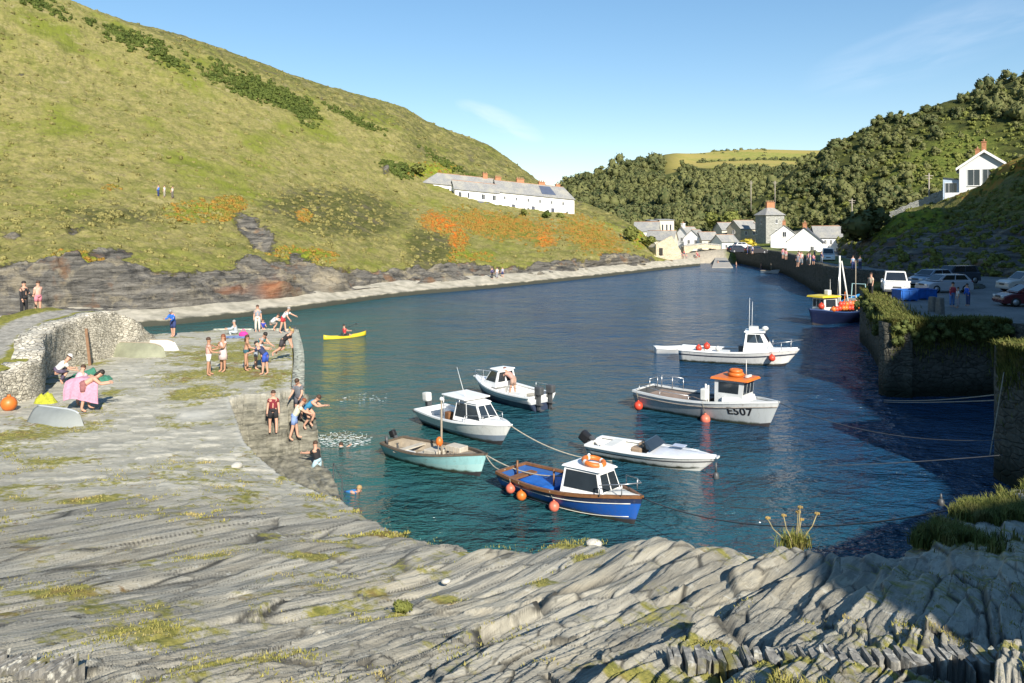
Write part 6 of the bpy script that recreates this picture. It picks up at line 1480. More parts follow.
# broken white water thrown up by a swimmer
def splash(label, c, n, rad, up, seed):
    r = np.random.RandomState(seed); V, Fq = [], []; nb = 0
    base = MB(); base.ball((0, 0, 0), 1, 6, 4); bv = np.array(base.v)
    out = MB()
    for i in range(n):
        a = r.uniform(0, 6.28); q = r.uniform(0, 1) ** .6 * rad; hgt = up * r.uniform(0, 1) ** 2 * (1 - q / rad * .6); s = r.uniform(.006, .03)
        x, y = q * math.cos(a) * 1.5 + hgt * .6, q * math.sin(a)
        out.ball((x, y, hgt + .008), (s * (3.2 if hgt < .1 else .6), s * (1.1 if hgt < .1 else .6), s * (.2 if hgt < .1 else .6)), 6, 4)
    o = out.build('splash', pmat('white_water', (.70, .76, .76), .5, .05, 4), recalc=False); o.location = c; o['label'] = label; o['kind'] = 'stuff'; return o
splash('white splash around a swimmer just off the pier steps', G(338, 442, 0), 420, .95, .5, 301)
splash('faint foam drifting on the green water behind the teal boat', G(366, 398, 0), 45, 1.3, .02, 302)

# ------------------------------------------------------------------ people
SKIN = [pmat('skin_light', (.52, .30, .21), .6, .06, 3, spec=.3), pmat('skin_tan', (.40, .22, .14), .6, .06, 3, spec=.3)]
HAIR = {k: pmat('hair_' + k, c, .7, .2, 9) for k, c in dict(brown=(.07, .035, .018), dark=(.02, .015, .012), blond=(.42, .28, .12), grey=(.35, .34, .32), red=(.22, .07, .03)).items()}
EYE = paint((.02, .018, .016), .2); LIP = paint((.36, .12, .10), .5)
_people = []
def person(label, p, face, h=1.7, lean=0, thigh=(0, 0), knee=(0, 0), splay=(4, 4), arm=(5, 5), asplay=(10, 10), elbow=(15, 15), head=0, top=None, sleeve=.45, bottom=None, leg=.35, skirt=None, hair='brown', long=False,
           skin=0, lift=None, group=None, pitch=0, hat=None, far=False, name='person', shoes=None):
    """p: where the lowest foot stands (or the pelvis when lift is given); angles in degrees, forward positive"""
    s = h / 1.75; Yv = Vector((0, 1, 0)); rot = lambda v, a: Quaternion(Yv, R(a)) @ v
    up = Vector((0, 0, 1)); J = {}
    pel = Vector((0, 0, 0)); sd = rot(up, lean); J['pel'] = pel; J['waist'] = pel + sd * .16 * s; J['chest'] = pel + sd * .34 * s; J['ush'] = pel + sd * .45 * s; J['neck'] = pel + sd * .54 * s
    hd = rot(up, lean * .6 + head); J['hlow'] = J['neck'] + hd * .075 * s; J['hmid'] = J['hlow'] + hd * .095 * s; J['crown'] = J['hmid'] + hd * .075 * s
    fwd = rot(hd, 90)
    for i, sg in ((0, 1), (1, -1)):
        sh = J['ush'] + Vector((0, sg * .17 * s, 0)) - sd * .02 * s; J['sh%d' % i] = sh
        ad = Quaternion(Vector((1, 0, 0)), R(sg * asplay[i])) @ rot(-up, lean - 0 - arm[i] - lean) if True else 0
        J['el%d' % i] = sh + ad * .29 * s; fd = Quaternion(Vector((1, 0, 0)), R(sg * asplay[i] * .5)) @ rot(-up, -arm[i] - elbow[i]); J['wr%d' % i] = J['el%d' % i] + fd * .25 * s; J['ha%d' % i] = J['wr%d' % i] + fd * .075 * s; J['fd%d' % i] = fd
        hp = pel + Vector((0, sg * .085 * s, -.03 * s)); J['hip%d' % i] = hp
        td = Quaternion(Vector((1, 0, 0)), R(sg * splay[i])) @ rot(-up, -thigh[i]); J['kn%d' % i] = hp + td * .42 * s
        kd = rot(-up, -thigh[i] + knee[i]); J['an%d' % i] = J['kn%d' % i] + kd * .42 * s; ft = rot(kd, -90 + 8); J['toe%d' % i] = J['an%d' % i] + ft * .17 * s + kd * .045 * s; J['heel%d' % i] = J['an%d' % i] + kd * .045 * s - ft * .03 * s
    if pitch:
        q = Quaternion(Yv, R(pitch)); J = {k: q @ v for k, v in J.items()}; fwd = q @ fwd; hd = q @ hd; sd = q @ sd
    zmin = min(J[k].z for k in ('toe0', 'toe1', 'heel0', 'heel1')) - .028 * s
    off = Vector((0, 0, -zmin)) if lift is None else Vector((0, 0, lift))
    J = {k: (v + off if not k.startswith('fd') else v) for k, v in J.items()}
    root = thing(name, label, 'person', p, face, group)
    ch = [('pel', .125), ('waist', .118), ('chest', .135), ('ush', .105), ('neck', .055), ('hlow', .078), ('hmid', .098), ('crown', .070)]
    vs = [J[k] for k, _ in ch]; rs = [r * s for _, r in ch]; es = [(i, i + 1) for i in range(7)]
    def chain(a, items):
        for k, r in items: vs.append(J[k]); rs.append(r * s); es.append((a, len(vs) - 1)); a = len(vs) - 1
    for i in (0, 1):
        chain(3, [('sh%d' % i, .068), ('el%d' % i, .047), ('wr%d' % i, .033), ('ha%d' % i, .040)])
        chain(0, [('hip%d' % i, .098), ('kn%d' % i, .064), ('an%d' % i, .044), ('toe%d' % i, .036)])
    me = bpy.data.meshes.new('body'); me.from_pydata([tuple(v) for v in vs], es, [])
    ob = bpy.data.objects.new('body', me); COL.objects.link(ob); md = ob.modifiers.new('s', 'SKIN'); md.use_smooth_shade = True
    sk = me.skin_vertices[0].data
    for d_, r in zip(sk, rs): d_.radius = (r * 1.12, r * 1.12)
    for i in (0, 1): pass
    for i, (k, _) in enumerate(ch):
        if k in ('waist', 'chest', 'pel'): sk[i].radius = (rs[i] * 1.25, rs[i] * .98)
    sk[0].use_root = True
    m2 = ob.modifiers.new('u', 'SUBSURF'); m2.levels = 1; m2.render_levels = 1
    _people.append((ob, root, J, s, fwd, hd, sd, skin, far))
    L = Vector((0, 1, 0))
    fw_t = lambda a, b, t: J[a].lerp(J[b], t)
    if top is not None:
        tm = cloth(top); mb = MB()
        mb.etube([J['pel'] - sd * .02 * s, J['waist'], J['chest'], J['ush'], J['ush'].lerp(J['neck'], .45)], [(.175 * s, .135 * s), (.165 * s, .13 * s), (.19 * s, .145 * s), (.185 * s, .115 * s), (.075 * s, .07 * s)], L, 14)
        if sleeve > 0:
            for i in (0, 1):
                a, b_, c = 'sh%d' % i, 'el%d' % i, 'wr%d' % i
                if sleeve <= 1: mb.tube([J[a].lerp(J['ush'], .3), fw_t(a, b_, sleeve * .5), fw_t(a, b_, sleeve)], [.085 * s, .078 * s, .072 * s], 9)
                else: mb.tube([J[a].lerp(J['ush'], .3), fw_t(a, b_, .5), J[b_], fw_t(b_, c, .9)], [.085 * s, .07 * s, .058 * s, .048 * s], 9)
        mb.build('shirt', tm, root)
    if skirt is not None:
        bm_ = cloth(skirt[0]); f = skirt[1]; k0 = (J['kn0'] + J['kn1']) / 2; end = J['pel'].lerp(k0, f)
        MB().etube([J['pel'] + sd * .12 * s, J['pel'], J['pel'].lerp(end, .5), end], [(.165 * s, .13 * s), (.19 * s, .155 * s), (.21 * s, .18 * s), (.235 * s, .205 * s)], L, 14).build('skirt', bm_, root)
    if bottom is not None:
        bm_ = cloth(bottom); mb = MB()
        mb.etube([J['pel'] + sd * .11 * s, J['pel'], J['pel'] - sd * .07 * s], [(.160 * s, .128 * s), (.182 * s, .145 * s), (.15 * s, .12 * s)], L, 14)
        for i in (0, 1):
            a, b_, c = 'hip%d' % i, 'kn%d' % i, 'an%d' % i
            if leg <= 1: mb.tube([J[a] + Vector((0, 0, .02 * s)), fw_t(a, b_, leg * .5), fw_t(a, b_, leg)], [.112 * s, .105 * s, .098 * s], 10)
            else: mb.tube([J[a] + Vector((0, 0, .02 * s)), fw_t(a, b_, .5), J[b_], fw_t(b_, c, .5), fw_t(b_, c, .92)], [.112 * s, .095 * s, .078 * s, .07 * s, .066 * s], 10)
        mb.build('shorts' if leg <= 1 else 'trousers', bm_, root)
    # hair cap over the crown and back of the head
    q = Vector((0, 0, 1)).rotation_difference(hd); M = Matrix.Translation(J['hmid'] + hd * .022 * s - fwd * .016 * s) @ q.to_matrix().to_4x4()
    hm = MB().ball((0, 0, 0), (.108 * s, .104 * s, .108 * s), 14, 8, M=M, zmin=-.25)
    if long: hm.etube([J['hmid'] - fwd * .07 * s, J['hlow'] - fwd * .10 * s, J['neck'] - fwd * .10 * s - sd * .06 * s], [(.085 * s, .05 * s), (.09 * s, .05 * s), (.06 * s, .03 * s)], L, 10)
    hm.build('hair', HAIR[hair], root)
    if hat is not None:
        MB().ball((0, 0, .03 * s), (.118 * s, .114 * s, .105 * s), 14, 7, M=M, zmin=-.05).ball((.09 * s, 0, .03 * s), (.10 * s, .08 * s, .015 * s), 12, 5, M=M).build('cap', cloth(hat), root)
    if shoes is not None:
        for i in (0, 1): MB().tube([J['heel%d' % i], J['an%d' % i].lerp(J['toe%d' % i], .4) , J['toe%d' % i]], [.05 * s, .055 * s, .042 * s], 8).build('shoe', cloth(shoes), root)
    return root
def finish_people():
    bpy.context.view_layer.update(); dg = bpy.context.evaluated_depsgraph_get(); done = []
    for rec in _people:
        ob = rec[0]; me = bpy.data.meshes.new_from_object(ob.evaluated_get(dg)); done.append(me)
    for (ob, root, J, s, fwd, hd, sd, skin, far), me in zip(_people, done):
        old = ob.data; bpy.data.objects.remove(ob); bpy.data.meshes.remove(old)
        bm = bmesh.new(); bm.from_mesh(me); extra = MB()
        if not far:
            for i, sg in ((0, 1), (1, -1)):                     # hands: five fingers rooted in the palm
                w, hnd, fd = J['wr%d' % i], J['ha%d' % i], J['fd%d' % i]
                lat = Vector((1, 0, 0)); lat = (lat - fd * lat.dot(fd)).normalized() if abs(fd.x) < .9 else Vector((0, 0, 1)); curl = fd.cross(lat) * sg
                for k, (o_, ln) in enumerate(((-.030, .062), (-.010, .075), (.010, .078), (.028, .068))):
                    a = hnd + lat * o_ * s + fd * .01 * s; b_ = a + fd * ln * .55 * s; c = b_ + (fd * .8 + curl * .5).normalized() * ln * .45 * s
                    extra.tube([a, b_, c], [.0095 * s, .009 * s, .007 * s], 5)
                a = w.lerp(hnd, .55) + lat * .028 * s; b_ = a + (fd * .55 + lat * .7).normalized() * .04 * s; extra.tube([a, b_, b_ + fd * .03 * s], [.012 * s, .011 * s, .008 * s], 5)
            side = hd.cross(fwd)
            extra.tube([J['hlow'].lerp(J['hmid'], .75) + fwd * .088 * s, J['hlow'].lerp(J['hmid'], .42) + fwd * .128 * s, J['hlow'].lerp(J['hmid'], .30) + fwd * .09 * s], [.010 * s, .017 * s, .010 * s], 6)     # nose
            for sg in (1, -1): extra.ball(J['hlow'].lerp(J['hmid'], .55) + side * sg * .098 * s - fwd * .005 * s, (.018 * s, .014 * s, .030 * s), 7, 5)
            b0 = [bm.verts.new(v) for v in extra.v]; bm.verts.ensure_lookup_table()
            for f, sm in zip(extra.f, extra.sm):
                try: bm.faces.new([b0[i] for i in f]).smooth = True
                except ValueError: pass
        bm.to_mesh(me); bm.free()
        me.name = 'body'; o = link_mesh('body', me, SKIN[skin], root)
        if not far:
            side = hd.cross(fwd)
            for sg in (1, -1):
                MB().ball(J['hlow'].lerp(J['hmid'], .72) + side * sg * .036 * s + fwd * .090 * s, .013 * s, 7, 5).build('eye', EYE, root)
            c = J['hlow'].lerp(J['hmid'], .02) + fwd * .088 * s; MB().ball(c, (.012 * s, .026 * s, .009 * s), 8, 5).build('mouth', LIP, root)
FL = lambda x, y: onfloor(x, y)
BW = lambda x, y, z=4.85: G(x, y, z)
W_, NV, PK, TQ, RD, GY, BK, ST = (.72, .72, .70), (.03, .05, .16), (.62, .22, .28), (.04, .30, .32), (.52, .04, .05), (.26, .29, .33), (.02, .02, .024), (.42, .38, .30)
# breakwater path
wp = BW(24, 317); person('person in a black wetsuit standing on the breakwater path beside a pink clad companion', wp, -20, 1.78, top=BK, sleeve=2, bottom=BK, leg=2, hair='dark', arm=(20, 10), elbow=(50, 20))
person('person in pink shorts with a bare pale back on the breakwater path', BW(38, 314), 150, 1.7, bottom=PK, leg=.6, top=(.62, .40, .33), sleeve=.3, hair='brown', arm=(-5, 25), elbow=(60, 60))
# pier, left part
person('person in a bright blue jacket and dark shorts looking down near the upturned boats', FL(173, 337), -100, 1.75, lean=16, head=38, top=(.02, .14, .55), sleeve=2, bottom=NV, leg=.9, arm=(35, 40), elbow=(55, 50), hair='grey', thigh=(6, -6), knee=(3, 3))
person('person in white crouching at the foot of the breakwater wall', FL(56, 385), 40, 1.7, lean=48, thigh=(95, 80), knee=(125, 118), top=W_, sleeve=.6, bottom=(.10, .08, .13), leg=2, arm=(30, 25), elbow=(50, 50), head=10, hat=W_)
wrap = person('person with dark hair bending forward under a large pink towel', FL(83, 412), 25, 1.68, lean=62, thigh=(18, 4), knee=(8, 14), bottom=(.30, .12, .12), leg=.5, arm=(35, 45), elbow=(60, 50), head=8, hair='dark', long=True)
person('person seen from behind beside the pink towel, only dark hair showing', FL(76, 407), 60, 1.5, lean=30, thigh=(30, 20), knee=(45, 40), top=(.62, .42, .48), sleeve=.6, bottom=(.25, .10, .12), leg=.6, arm=(50, 60), elbow=(40, 30), hair='brown')
def drape(label, p, face, pts, mat, name='towel', th=.02, seed=0, cat='towel', nu=22, nv=16):
    """a hanging cloth sheet through a grid of control points, with folds and thickness"""
    A = np.array(pts, float); r, c = A.shape[:2]; A = pchip(np.arange(r), A, np.linspace(0, r - 1, nv)); A = pchip(np.arange(c), A.transpose(1, 0, 2), np.linspace(0, c - 1, nu)).transpose(1, 0, 2)
    N = gridnormals(A); U, V = np.meshgrid(np.linspace(0, 1, nu), np.linspace(0, 1, nv)); A = A + N * (.035 * np.sin(U * 24 + 2 * V + seed) * V)[..., None]
    F1 = gridfaces(nv, nu); V2 = np.concatenate([A.reshape(-1, 3), (A + N * th).reshape(-1, 3)]); n = nv * nu; F2 = F1[:, ::-1] + n
    i = np.arange(n).reshape(nv, nu); rim = np.concatenate([i[0], i[1:, -1], i[-1, ::-1][1:], i[::-1, 0][1:]]); F3 = np.stack([rim[:-1], rim[1:], rim[1:] + n, rim[:-1] + n], 1)
    o = npmesh(name, V2, np.concatenate([F1, F2, F3]), mat); o.location = p; o.rotation_euler = (0, 0, R(face)); return tag(o, label, cat)
drape('large pale pink towel draped over the back of the bending person', FL(83, 411), 0, [[(-.55, .22, 1.02), (-.2, .34, 1.15), (.2, .32, 1.12), (.52, .16, 1.0)], [(-.58, -.02, 1.06), (-.2, .0, 1.17), (.2, .0, 1.15), (.56, -.05, 1.0)], [(-.56, -.26, .72), (-.2, -.30, .78), (.2, -.28, .72), (.62, -.22, .62)], [(-.50, -.34, .42), (-.2, -.34, .50), (.2, -.33, .42), (.66, -.28, .30)]], cloth((.56, .28, .37)), seed=1)
# pier, right part: bathers
person('woman in a pink top and white shorts standing left of the group on the pier', FL(208.7, 376), 25, 1.66, top=(.62, .36, .30), sleeve=.15, bottom=W_, leg=.6, arm=(30, 20), elbow=(70, 60), hair='brown', thigh=(4, -4), skin=1)
person('woman in a long pale sleeveless tunic with her arms folded on the pier', FL(223, 372), -120, 1.68, top=(.60, .48, .45), sleeve=.12, skirt=((.60, .48, .47), .8), arm=(35, 30), elbow=(85, 85), hair='red', long=True, skin=1)
person('girl in a dark turquoise bikini standing beside the huddled bathers', FL(246, 371), 20, 1.62, top=None, bottom=(.03, .10, .13), leg=.12, arm=(10, 35), elbow=(20, 40), hair='brown', long=True, skin=1, lean=6, thigh=(6, -2))
person('tall dark haired person in a turquoise swimsuit bending towards the group', FL(259, 367), -30, 1.75, lean=35, head=20, top=(.02, .22, .24), sleeve=0, bottom=BK, leg=.3, arm=(45, 60), elbow=(20, 30), hair='dark', thigh=(10, -5), knee=(5, 10))
person('person in a pale grey shirt in the middle of the huddled bathers', FL(256, 370), 10, 1.5, lean=25, head=15, top=(.50, .52, .56), sleeve=.6, bottom=GY, leg=.5, arm=(50, 50), elbow=(30, 30), hair='grey')
person('person in navy top and bright blue shorts bent over at the pier edge', FL(265.5, 375.5), 170, 1.62, lean=42, head=15, top=(.035, .045, .10), sleeve=.6, bottom=(.03, .08, .40), leg=.7, arm=(60, 75), elbow=(10, 25), hair='dark', thigh=(8, 0), knee=(4, 8))
person('person in a pale striped robe sitting with knees drawn up near the pier end', FL(236, 334.5), 200, 1.7, lean=12, thigh=(105, 100), knee=(120, 115), top=(.42, .48, .52), sleeve=2, bottom=(.42, .48, .52), leg=2, arm=(50, 50), elbow=(40, 40), hair='grey', lift=.16)
person('person in a grey shirt and pale trousers standing at the far end of the pier', FL(257.5, 332), -70, 1.76, top=GY, sleeve=.6, bottom=(.62, .58, .50), leg=2, hair='brown', arm=(6, 4), elbow=(10, 18), thigh=(4, -4))
person('child in a royal blue shirt sitting in front of the white shirted crouching person', FL(262.5, 330), -60, 1.35, lean=15, thigh=(85, 95), knee=(110, 110), top=(.03, .06, .40), sleeve=.6, bottom=NV, leg=.6, arm=(40, 50), elbow=(40, 30), hair='brown', lift=.15)
person('person in a white shirt crouching at the far corner of the pier', FL(271, 331), 10, 1.7, lean=50, thigh=(95, 85), knee=(130, 120), top=W_, sleeve=.6, bottom=(.20, .19, .17), leg=.9, arm=(70, 60), elbow=(20, 30), hair='brown')
person('person in white shirt and red shorts leaning out over the water', FL(283, 333), 0, 1.8, lean=38, head=-5, top=W_, sleeve=.6, bottom=RD, leg=.55, arm=(60, 20), elbow=(5, 20), asplay=(10, 25), hair='grey', thigh=(12, -8), knee=(6, 8), splay=(8, 8))
person('person in a black shirt tipping forward off the pier edge into the water', P(283, 356.5, 39.5), -5, 1.68, lean=18, pitch=32, head=-15, top=BK, sleeve=.6, bottom=(.05, .045, .05), leg=.7, arm=(35, 50), elbow=(8, 5), hair='blond', thigh=(35, 15), knee=(75, 45))
# lower steps
sz = lambda X, Y: Vector((X, Y, shelfz(X, Y) + .02))
person('boy in a dark red and black wetsuit vest standing on the lower steps', sz(-9.0, 30.0), -75, 1.56, top=(.20, .02, .03), sleeve=.4, bottom=BK, leg=.75, hair='brown', arm=(8, 5), elbow=(15, 20), thigh=(8, -6), splay=(7, 7))
person('person in a pale yellow top and blue shorts stooping on the lower steps', sz(-8.25, 30.15), 15, 1.62, lean=30, head=25, top=(.66, .64, .46), sleeve=.4, bottom=(.22, .32, .60), leg=.7, hair='red', arm=(35, 50), elbow=(25, 20), thigh=(12, -8), knee=(5, 8))
person('person in a blue swimsuit bending at the water edge of the lower steps', sz(-7.95, 30.8), -12, 1.6, lean=55, head=10, top=(.05, .28, .48), sleeve=0, bottom=(.05, .2, .4), leg=.15, hair='brown', arm=(45, 60), elbow=(50, 40), thigh=(48, 25), knee=(75, 60))
person('person in grey behind the stooping bathers on the lower steps', sz(-8.3, 31.0), -100, 1.6, lean=10, head=30, top=(.14, .15, .17), sleeve=.5, bottom=(.10, .10, .12), leg=.7, hair='brown', arm=(20, 20), elbow=(40, 40))
person('person in a black top and pale blue shorts climbing out of the water', Vector((-7.05, 28.9, .12)), 160, 1.5, lean=12, top=BK, sleeve=.5, bottom=(.40, .58, .66), leg=.75, hair='brown', arm=(70, 60), elbow=(15, 20), thigh=(35, 0), knee=(45, 5))
person('swimmer with blond hair and a blue sleeve close below the pier edge', G(345, 491, 0), -10, 1.6, top=(.03, .20, .50), sleeve=2, bottom=NV, leg=.6, hair='blond', arm=(110, 150), elbow=(10, 10), lift=-.12, pitch=78, head=-55)
person('swimmer splashing in the white water off the lower steps', G(331, 449, 0), 40, 1.6, hair='brown', bottom=NV, leg=.5, top=None, arm=(120, 160), elbow=(20, 10), lift=-.30, pitch=60, head=-40)
# afloat
person('paddler in a red vest sitting in the yellow kayak', local(kay, (-.05, 0, 0)), kay.rotation_euler.z * 180 / math.pi, 1.7, lean=-6, thigh=(82, 82), knee=(18, 18), top=RD, sleeve=.4, bottom=BK, leg=.8, arm=(45, 60), elbow=(35, 20), hair='dark', lift=.34)
pd = MB().tube([(-.0, 1.05, .35), (0, -1.05, .95)], .018, 6); pd.box((0, 1.15, .32), (.16, .36, .03)).box((0, -1.15, .98), (.16, .36, .03)); po = pd.build('paddle', DARKG); po.location = local(kay, (.48, 0, .28)); po.rotation_euler = kay.rotation_euler
tag(po, 'two bladed paddle held across the yellow kayak', 'paddle')
person('bare shouldered man in pink stooping in the white boat with twin outboards', local(b3, (-.35, -.15, .30)), b3.rotation_euler.z * 180 / math.pi + 15, 1.75, lean=55, head=10, top=(.55, .30, .25), sleeve=.3, bottom=(.42, .28, .22), leg=.7, arm=(60, 70), elbow=(15, 20), hair='red', thigh=(15, 0), knee=(8, 8))
# far figures on the ledge, the hill, the quay and the village road
def ledge(x, y): D = float(_dw(x)) + 4.0; return P(x, HY + F * (CH - 1.15) / D, D)
person('walker in dark clothes, left one of three on the ledge under the hill', ledge(492, 281), -60, 1.75, top=NV, sleeve=2, bottom=BK, leg=2, far=True)
person('walker in white, middle one of three on the ledge under the hill', ledge(497, 281), -90, 1.7, top=W_, sleeve=.6, bottom=(.3, .3, .34), leg=2, far=True)
person('walker in pale blue, right one of three on the ledge under the hill', ledge(502.5, 280), -100, 1.72, top=(.34, .44, .58), sleeve=.6, bottom=NV, leg=.8, far=True)
def onhill(Pg, x, y):
    X, Y, Z = Pg[..., 0], Pg[..., 1], Pg[..., 2]; d = (CX + F * X / Y - x) ** 2 + (HY + F * (CH - Z) / Y - y) ** 2; i = np.unravel_index(d.argmin(), d.shape); return Vector(Pg[i])
person('hill walker in bright blue on the grassy slope', onhill(LHILL, 158, 197), 180, 1.9, top=(.05, .22, .70), sleeve=2, bottom=NV, leg=2, far=True)
person('hill walker in white between two others on the grassy slope', onhill(LHILL, 164, 198), 180, 1.85, top=W_, sleeve=.6, bottom=(.4, .36, .3), leg=2, far=True)
person('hill walker in cream with a dark pack, rightmost on the grassy slope', onhill(LHILL, 173, 199), 170, 1.9, top=(.62, .56, .48), sleeve=.6, bottom=(.16, .14, .12), leg=2, far=True)
person('man in a cream shirt standing on the quay beside the white pickup', G(871, 297, 4.02), 200, 1.8, top=(.62, .52, .38), sleeve=.6, bottom=BK, leg=2, far=True)
person('person in a red jacket and blue trousers standing on the shaded quay', G(952, 307, 4.02), -80, 1.65, top=(.45, .05, .08), sleeve=2, bottom=(.10, .22, .50), leg=2, far=True, hair='dark', lean=10)
person('child in a bright blue coat standing on the shaded quay', G(968, 306, 4.02), 190, 1.5, top=(.02, .12, .60), sleeve=2, bottom=(.05, .08, .2), leg=2, far=True, hair='dark', lean=8)
person('child in white standing between the red jacket and the blue coat', G(958, 308, 4.02), 170, 1.35, top=W_, sleeve=.6, bottom=(.3, .3, .36), leg=2, far=True)
for k, (x, lab) in enumerate(((851, 'left of two people in pale blue walking along the shaded quay road'), (858, 'right of two people in pale blue walking along the shaded quay road'))):
    person(lab, G(x + 2, 270, 4.02), 90, 1.72, top=(.28, .40, .56), sleeve=.6, bottom=NV, leg=2, far=True)
vl = []
rv = random.Random(11)
for k in range(16):
    x = rv.uniform(797, 822) if k < 12 else (747.5, 752.5, 783, 786)[k - 12]; y = rv.uniform(261, 267.5) if k < 12 else (254, 254, 259, 260)[k - 12]
    person('small figure in summer clothes among the people before the white village houses', G(x, y, 4.02) if k < 12 else G(x, y, 4.1), rv.uniform(0, 360), rv.uniform(1.5, 1.8), top=rv.choice([W_, RD, GY, (.35, .45, .6), PK, NV]), sleeve=.6, bottom=rv.choice([NV, GY, (.4, .36, .3)]), leg=rv.choice([.8, 2]), far=True, group='people on the village road')
for k in range(12):
    x = rv.uniform(686, 706); y = rv.uniform(259, 266.5)
    D = 190; person('tiny figure among the bathers on the beach at the harbour head', Vector(((x - CX) / F * 193, 190 + (266 - y) * 1.6, .1 + max(0, (266 - y)) * .22)), rv.uniform(0, 360), rv.uniform(1.4, 1.75), top=rv.choice([W_, RD, None, (.5, .3, .25), PK, NV]), sleeve=.3, bottom=rv.choice([NV, RD, GY, (.4, .36, .3)]), leg=.6, far=True, group='people on the beach')
for k, x in enumerate((718, 729, 745)):
    person('bather standing in the shallows at the harbour head', Vector(((x - CX) / F * 186, 186 - 6 * k, -.5)), rv.uniform(0, 360), 1.7, bottom=NV, leg=.5, far=True, group='bathers in the shallows')
finish_people()
c = FL(243.5, 337.5); MB().ball((0, 0, .19), (.30, .2, .20), 12, 8).torus((0, 0, .40), .12, .018, (0, 1, 0), 14, 6).build('beach_bag', cloth((.75, .04, .28))).location = c
tag(bpy.data.objects['beach_bag'], 'bright pink beach bag on the pier beside the sitting figure', 'bag')
drape('blue towel lying spread on the pier near the pink bag', FL(236, 338) + Vector((0, 0, .06)), 0, [[(-.7, .5, 0), (0, .5, .03), (.7, .45, 0)], [(-.7, 0, .02), (0, 0, .05), (.7, 0, .02)], [(-.7, -.5, 0), (0, -.5, .02), (.7, -.5, 0)]], cloth((.18, .26, .45)), seed=3)
# iron handrail down the lower steps
hrl = thing('handrail', 'thin iron handrail at the foot of the lower steps', 'handrail', (-6.35, 28.3, 0), -62)
MB().tube([(0, 0, -.5), (0, 0, 1.05), (1.1, 0, .75), (1.1, 0, -.5)], .02, 6, smooth=False).build('rail', DARKG, hrl)

